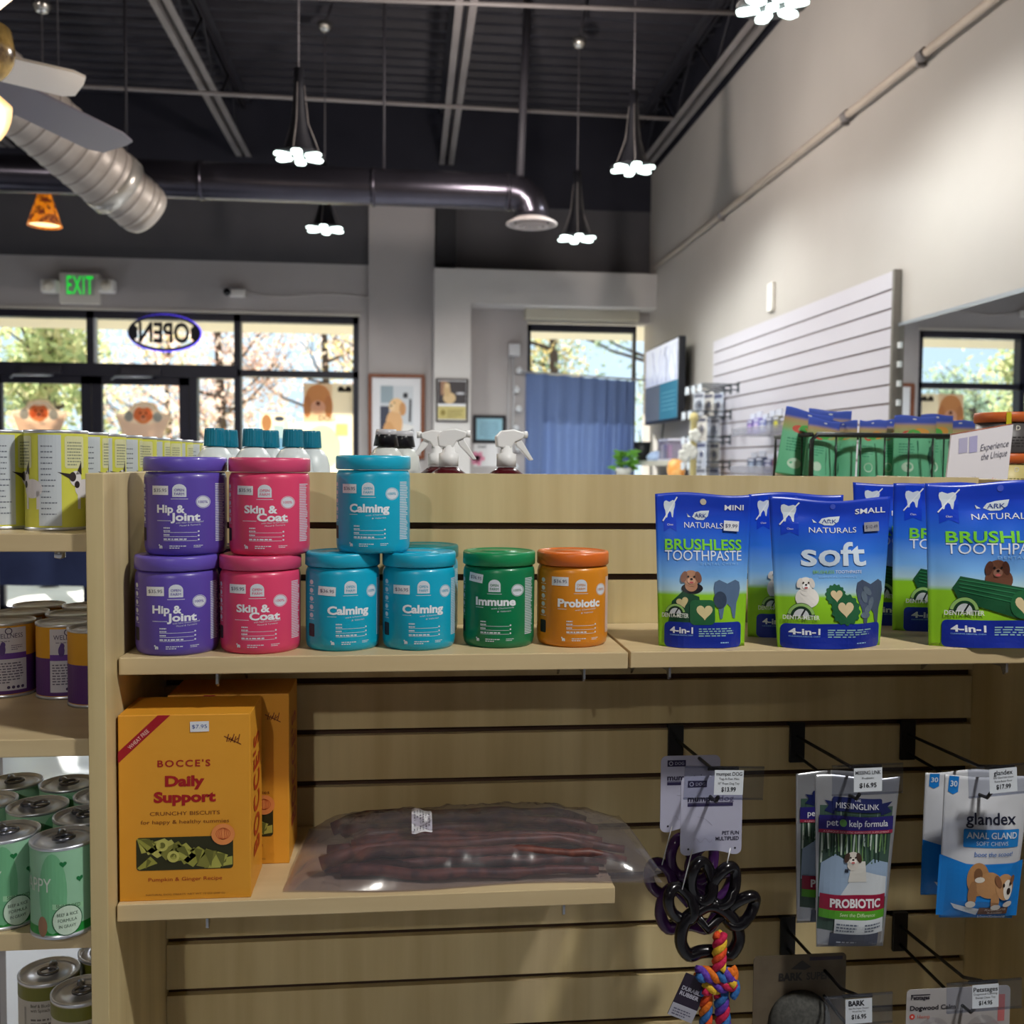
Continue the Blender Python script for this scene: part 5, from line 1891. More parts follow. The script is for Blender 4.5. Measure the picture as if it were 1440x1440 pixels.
pg4 = peg(1109, 1297, GROOVES[8], 1207, 1420, 0.092, 0.041, 0.03, (0.0, -0.001, 0.036, 0.033),
          [('BARK', -0.003, 0.0075, 0.0065, 0.022, 0.04), ('Eats like Super Chewer', 0, 0.003, 0.002, 0.027, 0), ('Wood Dog Toy', 0, -0.001, 0.002, 0.018, 0), ('$16.95', 0, -0.010, 0.0056, 0.02, 0.02)],
          'black lower peg holding the dark kraft card, ticket reading 16.95 with bark name')
pg5 = peg(1267, 1300, GROOVES[8], 1384, 1400, 0.105, 0.041, 0.03, (0.001, 0.0, 0.037, 0.032),
          [('Petstages', 0, 0.0065, 0.006, 0.034, 0.01), ('Dogwood Calming', 0, 0.002, 0.0026, 0.033, 0), ('Dental Chew Toy', 0, -0.003, 0.0026, 0.028, 0), ('$14.95', 0, -0.0115, 0.0052, 0.019, 0.02)],
          'black lower peg holding the pale blister card, ticket reading 14.95')


def rbox(W, H, r, n=5, notch=0.0):
    pts = []
    for cx, cy, a0 in ((W / 2 - r, r, -90), (W / 2 - r, H - r, 0), (-W / 2 + r, H - r, 90), (-W / 2 + r, r, 180)):
        for k in range(n + 1):
            a = math.radians(a0 + 90 * k / n)
            pts.append((cx + r * math.cos(a), cy + r * math.sin(a)))
    if notch:
        base = [(-W / 2 + 0.012 + (W - 0.024) * t / 10, notch * math.sin(math.pi * t / 10)) for t in range(11)]
        pts = pts + base
    return pts


# paw tug toys on their header cards
X1 = pg1[1]
CARD = (180, 180, 202)


def header(a, W, H):
    a.rect(-W / 2 + 0.008, H - 0.015, -W / 2 + 0.034, H - 0.006, (40, 34, 70), 1)
    a.ring(-W / 2 + 0.013, H - 0.0105, 0.0025, 0.0025, 0.001, CARD, 2, n=12)
    a.text('DOG', -W / 2 + 0.025, H - 0.0125, 0.004, CARD, 2)
    a.text('mumpet', -W / 2 + 0.008, H - 0.034, 0.0075, (44, 38, 66), 1, al='l', wd=0.041, bold=0.03)
    a.text('dog', W / 2 - 0.013, H - 0.034, 0.0075, (110, 104, 140), 1, al='r', wd=0.02)
    a.rect(-W / 2 + 0.008, H - 0.041, W / 2 - 0.014, H - 0.037, (52, 46, 84), 1)
    a.rect(-W / 2 + 0.008, H - 0.0365, W / 2 - 0.014, H - 0.0357, (52, 46, 84), 1)
    a.text('PET FUN', W / 2 - 0.005, 0.027, 0.0048, (50, 48, 70), 1, al='r', wd=0.023, bold=0.02)
    a.text('MULTIPLIED', W / 2 - 0.005, 0.0195, 0.0048, (50, 48, 70), 1, al='r', wd=0.032, bold=0.02)
    a.line([(-0.02 + 0.004 * k, 0.052 - 0.0016 * k * k * 0.3) for k in range(6)], 0.0005, (150, 148, 170), 1)
    a.line([(-0.025 + 0.002 * k, 0.02 + 0.003 * math.sin(k)) for k in range(14)], 0.0005, (160, 158, 178), 1)
    for s in (-1, 1):
        a.ell(s * (W / 2 - 0.010), 0.0085, 0.0015, 0.0015, (50, 48, 60), 1, n=10)


def paw(dx, dz, y, col, label, rope=True):
    z0 = PY(990, 1203, 1.27).z
    r = thing('paw_tug_toy', label, 'dog toy', (X1 + dx, y, z0 + dz), 0, 'rubber paw tug toys')
    W, H = 0.084, 0.107
    o = MB().prism([(a_ - 0.001, b_) for a_, b_ in rbox(W, H, 0.008, 5, 0.006)], -0.0005, 0.0005).build('header_card', mat(CARD, 0.5), r)
    a = Art()
    header(a, W, H)
    a.build('card_print', flat(-0.0006), r, on='header_card')
    rub = mat(col, 0.22, coat=0.15)
    s = 1.27 / FOC

    def ringp(cx, cz, rx, rz, rot, n=28):
        out = []
        for k in range(n):
            t = 2 * math.pi * k / n
            u, v = rx * math.cos(t), rz * math.sin(t)
            out.append((cx + u * math.cos(rot) - v * math.sin(rot), 0.004 * math.sin(2 * t), cz + u * math.sin(rot) + v * math.cos(rot)))
        return out
    toes = [(-45, -73, 17, 27, 0.5), (-14, -40, 16, 30, 0.12), (20, -47, 17, 30, -0.35), (48, -85, 15, 27, -0.75)]
    for cx, cz, rx, rz, rot in toes:
        MB().tube(ringp(cx * s, cz * s, rx * s, rz * s, rot), 0.0078, 10, closed=True).build('toe_ring', rub, r)
    pad = [(-44, -128), (-38, -98), (-20, -84), (0, -76), (22, -86), (38, -104), (44, -130), (30, -152), (6, -146), (-14, -146), (-32, -150)]
    cl = []
    for i in range(len(pad)):
        P0, P1, P2, P3 = [Vector((pad[(i + q) % len(pad)][0] * s, 0, pad[(i + q) % len(pad)][1] * s)) for q in (-1, 0, 1, 2)]
        for t in (0, 0.25, 0.5, 0.75):
            cl.append(0.5 * ((2 * P1) + (P2 - P0) * t + (2 * P0 - 5 * P1 + 4 * P2 - P3) * t * t + (3 * P1 - P0 - 3 * P2 + P3) * t ** 3))
    MB().tube(cl, 0.0088, 12, closed=True).tube([(-22 * s, 0, -88 * s), (-4 * s, 0, -112 * s), (20 * s, 0, -90 * s)], 0.0065, 10).build('pad_ring', rub, r)
    MB().tube([(-0.026, 0, 0.0085), (-45 * s, -0.006, -48 * s)], 0.0008, 5).tube([(0.026, 0, 0.0085), (20 * s, -0.006, -20 * s)], 0.0008, 5).build('card_tie', mat((220, 220, 224), 0.4), r)
    if rope:
        path = [(18, -118, -0.006), (16, -132, -0.022), (10, -146, -0.022), (6, -160, -0.014)]
        cols = [(236, 90, 40), (240, 196, 60), (210, 40, 90), (110, 70, 180), (60, 120, 190), (240, 130, 40)]
        b = MB()

        def strands(P0, P1, n, rr, R_, turns, mi0):
            P0, P1 = Vector(P0), Vector(P1)
            ax = (P1 - P0).normalized()
            u = ax.orthogonal().normalized()
            v_ = ax.cross(u)
            for q in range(n):
                pts = []
                for t in range(15):
                    th = 2 * math.pi * (turns * t / 14 + q / n)
                    pts.append(P0.lerp(P1, t / 14) + (u * math.cos(th) + v_ * math.sin(th)) * R_)
                b.tube(pts, rr, 7, (mi0 + q) % 6)
        Q = lambda x, z, y_: Vector((x * s, y_, z * s))
        strands(Q(12, -114, -0.010), Q(9, -165, -0.016), 3, 0.0050, 0.0052, 1.5, 0)
        strands(Q(-22, -172, -0.012), Q(32, -176, -0.016), 3, 0.0056, 0.0058, 1.6, 3)
        strands(Q(-12, -196, -0.010), Q(32, -184, -0.018), 3, 0.0054, 0.0056, 1.4, 1)
        strands(Q(28, -166, -0.012), Q(34, -206, -0.014), 2, 0.0050, 0.0048, 1.0, 4)
        strands(Q(14, -200, -0.012), Q(20, -262, -0.012), 3, 0.0054, 0.0056, 1.6, 2)
        strands(Q(-8, -198, -0.010), Q(-6, -262, -0.008), 3, 0.0046, 0.0050, 1.5, 4)
        b.build('rainbow_rope', [noisy(c, tuple(max(0, v - 30) for v in c), (300, 300, 300), rough=0.8) for c in cols], r)
        a = Art()
        th = -0.42
        cx, cz = -34 * s, -208 * s
        f = lambda u, v, off: (cx + u * math.cos(th) - v * math.sin(th), -0.012 - off, cz + u * math.sin(th) + v * math.cos(th))
        a.rect(-0.018, -0.030, 0.018, 0.030, (38, 26, 48), 1)
        a.rect(-0.018, -0.030, 0.018, -0.012, (176, 176, 190), 2)
        a.text('DURABLE', 0, 0.008, 0.0052, (190, 188, 204), 3, wd=0.030, bold=0.03)
        a.text('RUBBER', -0.001, 0.0005, 0.0052, (190, 188, 204), 3, wd=0.028, bold=0.03)
        a.greek(-0.014, -0.027, 0.014, -0.016, 3, (90, 88, 110), 3)
        MB().obox(Vector((cx, -0.0112, cz)), Vector((math.cos(th), 0, math.sin(th))) * 0.018, Vector((0, 0.0004, 0)), Vector((-math.sin(th), 0, math.cos(th))) * 0.030).build('hang_tag', mat((38, 26, 48), 0.5), r)
        a.build('tag_print', f, r, on='hang_tag')
    return r


cz0 = PY(1001, 1203, 1.27)
paw(cz0.x - X1, 0.0, 1.272, (14, 12, 18), 'black rubber paw toy with rainbow rope on a mumpet dog card, in front')
paw(cz0.x - X1 - 0.014, 0.012, 1.325, (58, 26, 76), 'purple rubber paw toy on its card behind the black one', rope=False)

# silver kelp pouches
SIL = mat((176, 178, 184), 0.3, 0.55)


def kelp(a, W, H):
    x = lambda f: (f - 0.5) * W
    z = lambda f: f * H
    a.poly([(x(0.09), z(0.11)), (x(0.88), z(0.11)), (x(0.93), z(0.83)), (x(0.07), z(0.83))], (60, 84, 74), 1)
    for k in range(46):
        u = 0.1 + 0.78 * ((k * 0.618) % 1)
        t = 0.03 * math.sin(k * 2.1)
        b0, top = 0.50 + 0.1 * ((k * 0.37) % 1), 0.70 + 0.12 * ((k * 0.73) % 1)
        a.poly([(x(u - 0.008), z(b0)), (x(u + 0.010), z(b0)), (x(u + 0.014 + t * 0.4), z((b0 + top) / 2)), (x(u + t), z(top)), (x(u - 0.006 + t * 0.4), z((b0 + top) / 2))], [(196, 210, 200), (34, 60, 46), (110, 146, 90), (30, 50, 44), (80, 110, 84)][k % 5], 2 + k % 2)
    a.poly([(x(0.09), z(0.3)), (x(0.9), z(0.3)), (x(0.9), z(0.5)), (x(0.7), z(0.53)), (x(0.55), z(0.47)), (x(0.25), z(0.56)), (x(0.1), z(0.5))], (150, 172, 200), 3)
    a.poly([(x(0.3), z(0.31)), (x(0.88), z(0.31)), (x(0.88), z(0.42)), (x(0.6), z(0.46)), (x(0.42), z(0.40))], (206, 212, 218), 4)
    a.poly([(x(0.40), z(0.40)), (x(0.62), z(0.40)), (x(0.60), z(0.52)), (x(0.44), z(0.52))], (214, 212, 206), 5)
    dogface(a, x(0.45), z(0.535), W * 0.085, (214, 208, 200), (70, 52, 44), 6)
    a.rect(x(0.36), z(0.455), x(0.40), z(0.475), (40, 46, 60), 6)
    # ribbon heading
    a.poly([(x(0.12), z(0.80)), (x(0.24), z(0.78)), (x(0.24), z(0.85)), (x(0.12), z(0.86)), (x(0.17), z(0.83))], (26, 34, 84), 3)
    a.poly([(x(0.92), z(0.80)), (x(0.78), z(0.78)), (x(0.78), z(0.85)), (x(0.92), z(0.86)), (x(0.86), z(0.83))], (26, 34, 84), 3)
    a.rect(x(0.21), z(0.80), x(0.79), z(0.88), (26, 34, 84), 5, r=0.003)
    a.text('MISSINGLINK', x(0.5), z(0.818), H * 0.032, (214, 216, 224), 6, wd=W * 0.5)
    a.text('THE', x(0.5), z(0.86), H * 0.014, (214, 216, 224), 6)
    a.rect(x(0.06), z(0.695), x(0.94), z(0.775), (40, 34, 110), 5)
    a.rect(x(0.06), z(0.675), x(0.94), z(0.695), (150, 34, 66), 5)
    a.text('pet', x(0.15), z(0.718), H * 0.036, (222, 224, 232), 6, al='l', wd=W * 0.13, bold=0.01)
    a.ell(x(0.335), z(0.735), W * 0.04, H * 0.021, (110, 170, 90), 6)
    a.text('kelp formula', x(0.40), z(0.718), H * 0.036, (222, 224, 232), 6, al='l', wd=W * 0.47, bold=0.01)
    a.text('A UNIQUE HOLISTIC SUPERFOOD SUPPLEMENT', x(0.5), z(0.68), H * 0.010, (232, 180, 190), 6, wd=W * 0.78)
    a.rect(x(0.10), z(0.235), x(0.87), z(0.325), (150, 24, 60), 7)
    a.text('PROBIOTIC', x(0.5), z(0.255), H * 0.046, (228, 226, 230), 8, wd=W * 0.60, bold=0.04)
    a.rect(x(0.10), z(0.185), x(0.87), z(0.235), (84, 160, 40), 7)
    a.text('Sees the Difference', x(0.52), z(0.203), H * 0.02, (214, 232, 190), 8, wd=W * 0.42, shear=0.2)
    a.rect(x(0.26), z(0.10), x(0.86), z(0.185), (206, 212, 218), 7)
    a.greek(x(0.28), z(0.115), x(0.52), z(0.17), 3, (90, 100, 120), 8, seed=2)
    a.greek(x(0.60), z(0.115), x(0.84), z(0.17), 3, (90, 100, 120), 8, seed=3)
    a.rect(x(0.22), z(0.015), x(0.80), z(0.10), (70, 76, 96), 7)
    a.greek(x(0.30), z(0.04), x(0.74), z(0.06), 1, (180, 186, 200), 8, seed=4)


X2 = pg2[1]
zt2, zb2 = PY(1200, 1092, 1.262).z, PY(1205, 1330, 1.262).z
pm = PY(1198, 1210, 1.262)
pouch('supplement_pouch', 'silver kelp formula pouch with a white dog, front one on its peg', 'pouch', (pm.x, 1.262, zb2), 0.116, zt2 - zb2, 0.016, -0.02, SIL, kelp, 'silver pouches on the second peg', taper=0.2, seed=11, tilt=0.02, hang=True)
pm2 = PY(1170, 1200, 1.318)
zb3, zt3 = PY(1160, 1296, 1.318).z, PY(1160, 1085, 1.318).z
pouch('supplement_pouch', 'silver kelp formula pouch hanging behind the front kelp pouch', 'pouch', (pm2.x, 1.318, zb3), 0.112, zt3 - zb3, 0.012, 0.0, SIL, kelp, 'silver pouches on the second peg', taper=0.12, seed=12, hang=True)


def gland(a, W, H):
    x = lambda f: (f - 0.5) * W
    z = lambda f: f * H
    B1 = (22, 122, 206)
    a.poly([(x(0.035), z(0.02)), (x(0.965), z(0.02)), (x(0.985), z(0.42)), (x(0.8), z(0.385)), (x(0.55), z(0.37)), (x(0.3), z(0.40)), (x(0.02), z(0.45))], B1, 1)
    a.poly([(x(0.05), z(0.995)), (x(0.17), z(0.995)), (x(0.17), z(0.89)), (x(0.11), z(0.87)), (x(0.05), z(0.89))], B1, 2)
    a.text('30', x(0.11), z(0.925), H * 0.038, (214, 226, 240), 3, wd=W * 0.085, bold=0.02)
    a.text('glandex', x(0.56), z(0.675), H * 0.078, (30, 34, 56), 2, wd=W * 0.58, bold=0.012)
    a.rect(x(0.25), z(0.515), x(0.90), z(0.64), (30, 128, 206), 2, r=0.002)
    a.text('ANAL GLAND', x(0.575), z(0.578), H * 0.042, (216, 226, 238), 3, wd=W * 0.59, bold=0.02)
    a.text('SOFT CHEWS', x(0.575), z(0.53), H * 0.028, (200, 216, 234), 3, wd=W * 0.37)
    a.text('boot the scoot!', x(0.6), z(0.455), H * 0.032, (30, 100, 180), 3, wd=W * 0.46, shear=0.1)
    # bulldog bending forward
    a.ell(x(0.42), z(0.30), W * 0.13, H * 0.115, (176, 128, 84), 4)
    a.ell(x(0.41), z(0.335), W * 0.05, H * 0.045, (120, 84, 58), 5)
    a.ell(x(0.43), z(0.30), W * 0.06, H * 0.02, (224, 216, 206), 6)
    a.ell(x(0.36), z(0.2), W * 0.05, H * 0.09, (160, 116, 78), 5)
    a.ell(x(0.35), z(0.125), W * 0.055, H * 0.025, (226, 222, 216), 6)
    a.ell(x(0.55), z(0.26), W * 0.16, H * 0.09, (182, 136, 92), 5)
    a.ell(x(0.62), z(0.15), W * 0.05, H * 0.06, (176, 130, 88), 6)
    a.ell(x(0.64), z(0.105), W * 0.06, H * 0.022, (226, 222, 216), 7)
    a.ell(x(0.80), z(0.12), W * 0.07, H * 0.022, (226, 222, 216), 5)
    a.ell(x(0.745), z(0.245), W * 0.12, H * 0.09, (186, 140, 98), 7)
    a.ell(x(0.655), z(0.285), W * 0.035, H * 0.045, (128, 86, 60), 9, rot=0.4)
    a.ell(x(0.84), z(0.29), W * 0.03, H * 0.035, (128, 86, 60), 9, rot=-0.4)
    a.ell(x(0.78), z(0.225), W * 0.065, H * 0.07, (230, 224, 218), 8)
    a.ell(x(0.79), z(0.215), W * 0.03, H * 0.024, (44, 32, 34), 9)
    a.ell(x(0.72), z(0.26), W * 0.014, H * 0.014, (40, 30, 30), 10)
    a.ell(x(0.81), z(0.265), W * 0.014, H * 0.014, (40, 30, 30), 10)
    a.poly([(x(0.16), z(0.12)), (x(0.46), z(0.09)), (x(0.45), z(0.04)), (x(0.2), z(0.085))], (206, 214, 224), 3)
    a.rect(x(0.46), z(0.045), x(0.82), z(0.10), (110, 74, 60), 4)
    a.text('PEANUT BUTTER', x(0.66), z(0.075), H * 0.016, (222, 214, 206), 5, wd=W * 0.26)
    a.text('FLAVORED', x(0.66), z(0.052), H * 0.014, (222, 214, 206), 5, wd=W * 0.18)
    a.text('VetriScience', x(0.64), z(0.012), H * 0.026, (206, 222, 240), 4, wd=W * 0.34, bold=0.015)


def gmat(H):
    return zramp([(0.0, (20, 120, 206)), (H * 0.40, (20, 120, 206)), (H * 0.405, (196, 198, 206)), (H, (206, 208, 214))], rough=0.3, key='gl')


pm = PY(1378, 1190, 1.25)
zb4, zt4 = PY(1376, 1290, 1.25).z, PY(1376, 1092, 1.25).z
pouch('soft_chew_pouch', 'silver and blue soft chew pouch with a bending bulldog, front one on its peg', 'pouch', (pm.x - 0.003, 1.25, zb4), 0.126, zt4 - zb4, 0.017, 0.02, gmat(zt4 - zb4), gland, 'blue and silver pouches on the third peg', taper=0.16, seed=21, tilt=0.055, hang=True)
pm = PY(1352, 1180, 1.305)
zb5, zt5 = PY(1340, 1258, 1.305).z, PY(1340, 1085, 1.305).z
pouch('soft_chew_pouch', 'silver and blue soft chew pouch hanging behind the front bulldog pouch', 'pouch', (pm.x, 1.305, zb5), 0.126, zt5 - zb5, 0.012, 0.0, gmat(zt5 - zb5), gland, 'blue and silver pouches on the third peg', taper=0.08, seed=22, tilt=0.03, hang=True)

# kraft card with a soft grey toy and the pale blister card, both running out of the picture
X4, X5 = pg4[1], pg5[1]
q0, q1 = PY(1060, 1345, 1.31), PY(1190, 1340, 1.31)
Wk, Hk = q1.x - q0.x, 0.19
r = thing('carded_toy', 'dark kraft toy card printed bark on the first lower peg', 'dog toy', ((q0.x + q1.x) / 2, 1.31, q0.z - Hk))
MB().prism(rbox(Wk, Hk, 0.006), -0.0006, 0.0006).build('header_card', noisy((92, 80, 64), (104, 92, 74), (30, 30, 30), rough=0.8), r)
a = Art()
a.text('BARK', -Wk * 0.10, Hk - 0.036, 0.010, (38, 32, 28), 1, wd=Wk * 0.26, bold=0.05)
a.text('SUPER', Wk * 0.2, Hk - 0.036, 0.010, (48, 42, 36), 1, wd=Wk * 0.26, bold=0.03)
a.poly([(-Wk * 0.1, Hk - 0.02), (Wk * 0.02, Hk - 0.008), (Wk * 0.12, Hk - 0.018), (Wk * 0.05, Hk - 0.022)], (44, 38, 34), 1)
a.rect(Wk * 0.1, Hk - 0.009, Wk * 0.46, Hk - 0.004, (52, 42, 60), 1)
a.build('card_print', flat(-0.0008), r, on='header_card')
MB().lathe([(0.0, -0.020), (0.03, -0.018), (0.043, -0.008), (0.045, -0.001), (0, -0.001)], (0, 0, Hk - 0.095), 28, axis='y').build('plush_disc', noisy((88, 88, 84), (70, 70, 68), (200, 200, 200), rough=0.95), r)
MB().tube([(0.012, -0.021, Hk - 0.100), (0.02, -0.022, Hk - 0.094), (0.028, -0.020, Hk - 0.102)], 0.0014, 6).build('stitching', mat((30, 30, 32), 0.7), r)

q0, q1 = PY(1275, 1392, 1.27), PY(1421, 1384, 1.27)
Wk, Hk = q1.x - q0.x, 0.17
r = thing('blister_card', 'pale grey blister card with wooden chew on the second lower peg', 'dog toy', ((q0.x + q1.x) / 2, 1.27, q0.z - Hk))
MB().prism(rbox(Wk, Hk, 0.007), -0.0006, 0.0006).build('header_card', mat((176, 172, 172), 0.5), r)
a = Art()
a.rect(-Wk / 2 + 0.006, Hk - 0.0085, -Wk / 2 + 0.034, Hk - 0.007, (44, 40, 50), 1)
a.text('Petstages', -Wk / 2 + 0.006, Hk - 0.014, 0.0055, (44, 40, 50), 1, al='l', wd=0.027, bold=0.03)
a.text('Dogwood Calm', -Wk / 2 + 0.005, Hk - 0.029, 0.0062, (44, 40, 48), 1, al='l', wd=0.066, bold=0.03)
a.ell(-Wk / 2 + 0.0085, Hk - 0.038, 0.004, 0.004, (210, 70, 56), 1)
a.ell(-Wk / 2 + 0.0085, Hk - 0.038, 0.0015, 0.0015, (230, 200, 196), 2)
a.text('Hemp', -Wk / 2 + 0.016, Hk - 0.041, 0.005, (206, 110, 96), 1, al='l', wd=0.018)
a.rect(Wk / 2 - 0.018, Hk - 0.05, Wk / 2 - 0.008, Hk - 0.012, (196, 110, 110), 1)
a.build('card_print', flat(-0.0008), r, on='header_card')
b = MB()
for s in (-1, 1):
    b.lathe([(0, -0.03), (0.018, -0.028), (0.024, -0.012), (0.026, -0.0008)], (s * 0.036, 0, Hk - 0.066), 24, axis='y')
b.box(-0.04, 0.04, -0.024, -0.001, Hk - 0.085, Hk - 0.052)
b.build('blister', glass((244, 244, 246), 0.06, 0.08), r)
MB().lathe([(0, -0.04), (0.014, -0.036), (0.010, -0.02), (0.010, 0.02), (0.014, 0.036), (0, 0.04)], (0, -0.012, Hk - 0.068), 18, axis='x').build('wood_chew', noisy((190, 150, 104), (170, 128, 84), (60, 200, 200), rough=0.6), r)

# ================================================================ END SHELVES WITH TINS
r = thing('end_shelves', 'maple end shelves holding tins, fixed beside the display unit', 'shelf unit', (0, 0, 0))
ex1 = XI0 - 0.0215
for z, y0, y1 in ((1.304, 1.19, 1.98), (1.065, 1.19, 1.70), (0.836, 1.19, 1.53), (0.510, 1.19, 1.43)):
    MB().box(-0.82, ex1, y0, y1, z - 0.021, z).build('shelf_board', M_woodh, r, bevel=0.0012)
for x, y_ in ((-0.80, 1.2), (-0.80, 1.95)):
    MB().box(x - 0.0, x + 0.03, y_ - 0.015, y_ + 0.015, 0, 1.29).build('support_post', M_steel, r)
q = PY(80, 777, 1.19)
MB().lathe([(0, -0.006), (0.006, -0.004), (0.006, 0.006), (0, 0.008)], (q.x, 1.20, 1.304 - 0.0245), 14).build('shelf_peg', M_met, r)

M_tin = mat((120, 122, 132), 0.25, 0.9)
M_tinlid = noisy((226, 230, 240), (208, 212, 224), (30, 30, 30), rough=0.36, metal=0.85)


def tin(name, R, H, wrap, art, label, loc, rot, group, pull=True, cat='tin'):
    r = thing(name, label, cat, loc, rot, group)
    MB().lathe([(0, 0.002), (R - 0.002, 0.002), (R, 0.0), (R, 0.003), (R - 0.0012, 0.004), (R - 0.0012, H - 0.004), (R, H - 0.003), (R, H), (R - 0.0022, H), (R - 0.003, H - 0.004), (R * 0.86, H - 0.004), (R * 0.84, H - 0.0028), (R * 0.62, H - 0.0028), (R * 0.6, H - 0.0036), (0, H - 0.0036)], n=44).build('tin_can', M_tinlid, r)
    MB().lathe([(R - 0.0009, 0.004), (R - 0.0008, 0.005), (R - 0.0008, H - 0.005), (R - 0.0009, H - 0.004)], n=44).build('paper_wrap', wrap, r)
    a = Art()
    art(a, R, H)
    Ro = R - 0.0007
    a.build('label_print', lambda u, v, off: ((Ro + off) * math.sin(u / Ro), -(Ro + off) * math.cos(u / Ro), v), r, step=0.004, dz=0.0001, on='paper_wrap')
    if pull:
        b = MB()
        ring = [(R * 0.3 * math.cos(2 * math.pi * k / 20), -R * 0.1 + R * 0.24 * math.sin(2 * math.pi * k / 20), H + 0.0008) for k in range(20)]
        b.tube(ring, 0.0023, 6, closed=True)
        b.tube([(0, R * 0.12, H), (0, R * 0.5, H - 0.001), (0, R * 0.66, H - 0.0025)], [0.003, 0.0055, 0.002], 8)
        b.build('pull_ring', M_tin, r)
    return r


def terrier(a, cx, cz, s, L, flip=1):
    f = flip
    a.ell(cx + f * 0.020 * s, cz - 0.014 * s, 0.020 * s, 0.016 * s, (206, 202, 206), L)
    for q in (0.008, 0.032):
        a.rect(cx + f * q * s - 0.003 * s, cz - 0.048 * s, cx + f * q * s + 0.003 * s, cz - 0.018 * s, (206, 202, 206), L)
    a.ell(cx + f * 0.002 * s, cz + 0.003 * s, 0.011 * s, 0.013 * s, (212, 208, 212), L + 1)
    a.ell(cx - f * 0.004 * s, cz + 0.006 * s, 0.006 * s, 0.008 * s, (48, 38, 44), L + 2)
    a.ell(cx + f * 0.004 * s, cz - 0.007 * s, 0.005 * s, 0.006 * s, (40, 32, 36), L + 2)
    a.poly([(cx + f * 0.002 * s, cz + 0.010 * s), (cx + f * 0.014 * s, cz + 0.010 * s), (cx + f * 0.013 * s, cz + 0.032 * s)], (44, 36, 40), L + 1)
    a.poly([(cx - f * 0.008 * s, cz + 0.002 * s), (cx - f * 0.008 * s, cz + 0.011 * s), (cx - f * 0.028 * s, cz + 0.014 * s)], (44, 36, 40), L + 1)


YEL, PALE = (196, 198, 66), (190, 198, 206)


def yellow_art(shift):
    def d(a, R, H):
        s0 = shift
        a.rect(s0 - 0.012, 0.006, s0 + 0.014, H - 0.006, PALE, 1)
        for k in range(13):
            a.greek(s0 - 0.009, H * (0.16 + 0.056 * k), s0 + 0.012, H * (0.16 + 0.056 * k) + 0.0024, 1, (104, 110, 124), 2, th=0.6, seed=k)
        for q in (s0 + 0.018, s0 - 0.048, s0 + 0.078, s0 - 0.108):
            a.rect(q, H * 0.62, q + 0.026, H * 0.94, (206, 206, 160), 1, r=0.003)
            a.greek(q + 0.003, H * 0.65, q + 0.023, H * 0.9, 8, (140, 146, 124), 2, seed=int(q * 1000) + 200)
            terrier(a, q + 0.012, H * 0.50, 0.72, 2)
    return d


Yw = noisy(YEL, (206, 206, 86), (8, 8, 8), rough=0.55)
yl = ['yellow tin cut by the edge on the top end shelf', 'yellow tin with a terrier, nearest to the side panel on the top end shelf'] + ['%s yellow tin behind the nearest one along the top end shelf' % w_ for w_ in ('second', 'third', 'fourth', 'fifth', 'sixth', 'seventh', 'eighth', 'ninth')]
spots = [(-0.504, 1.285), (-0.429, 1.27)] + [(-0.4265 + 0.0026 * k, 1.3445 + 0.0735 * k) for k in range(8)]
for k, (x, y_) in enumerate(spots):
    tin('yellow_tin', 0.0365, 0.1205, Yw, yellow_art((0.006, -0.009, 0.014, 0.004, 0.02, -0.01, 0.012, 0.0, 0.01, 0.02)[k]), yl[k], (x, y_, 1.304), math.atan2(-x, y_), 'yellow tins on the top end shelf', pull=False)


def purple_art(a, R, H):
    a.rect(-R * 3.1, 0.005, R * 3.1, H * 0.55, (84, 44, 112), 1)
    a.rect(-0.020, 0.010, 0.026, H * 0.94, (196, 194, 206), 2)
    a.text('WELLNESS', 0.003, H * 0.80, 0.0062, (60, 46, 84), 3, wd=0.036)
    a.ring(0.003, H * 0.895, 0.004, 0.004, 0.0012, (60, 46, 84), 3, n=14)
    a.greek(-0.012, H * 0.755, 0.018, H * 0.775, 1, (90, 80, 110), 3)
    a.ell(-0.005, H * 0.65, 0.004, 0.008, (84, 60, 130), 3)
    a.ell(-0.004, H * 0.715, 0.003, 0.004, (84, 60, 130), 3)
    a.greek(0.006, H * 0.64, 0.022, H * 0.72, 3, (110, 100, 130), 3, seed=3)
    a.rect(-0.020, H * 0.52, 0.026, H * 0.60, (100, 60, 150), 3)
    a.greek(-0.017, H * 0.2, 0.022, H * 0.49, 8, (96, 90, 112), 3, seed=4)
    for q in range(4):
        a.ell(0.002 + 0.006 * q, H * 0.14, 0.0022, 0.0022, (60, 46, 84), 3, n=10)


Pw = noisy((206, 146, 30), (214, 156, 44), (8, 8, 8), rough=0.5)
ps = [(-0.414, 1.372, 'nearest the side panel', 0.75), (-0.472, 1.422, 'next to the front one', 0.1), (-0.555, 1.435, 'cut by the edge', 0.1), (-0.412, 1.470, 'second along the side panel', 0.4),
      (-0.486, 1.500, 'in the middle of the second row', 0.3), (-0.564, 1.515, 'at the outer end of the second row', 0.2), (-0.412, 1.548, 'third along the side panel', 0.2), (-0.488, 1.578, 'in the middle of the third row', 0.2), (-0.41, 1.626, 'fourth along the side panel', 0.4), (-0.566, 1.592, 'at the outer end of the third row', 0.1)]
for x, y_, t_, ro in ps:
    tin('purple_tin', 0.0378, 0.102, Pw, purple_art, 'purple and yellow tin %s, second end shelf' % t_, (x, y_, 1.065), math.atan2(-x, y_) + ro - 0.1, 'purple tins on the second end shelf', pull=False)


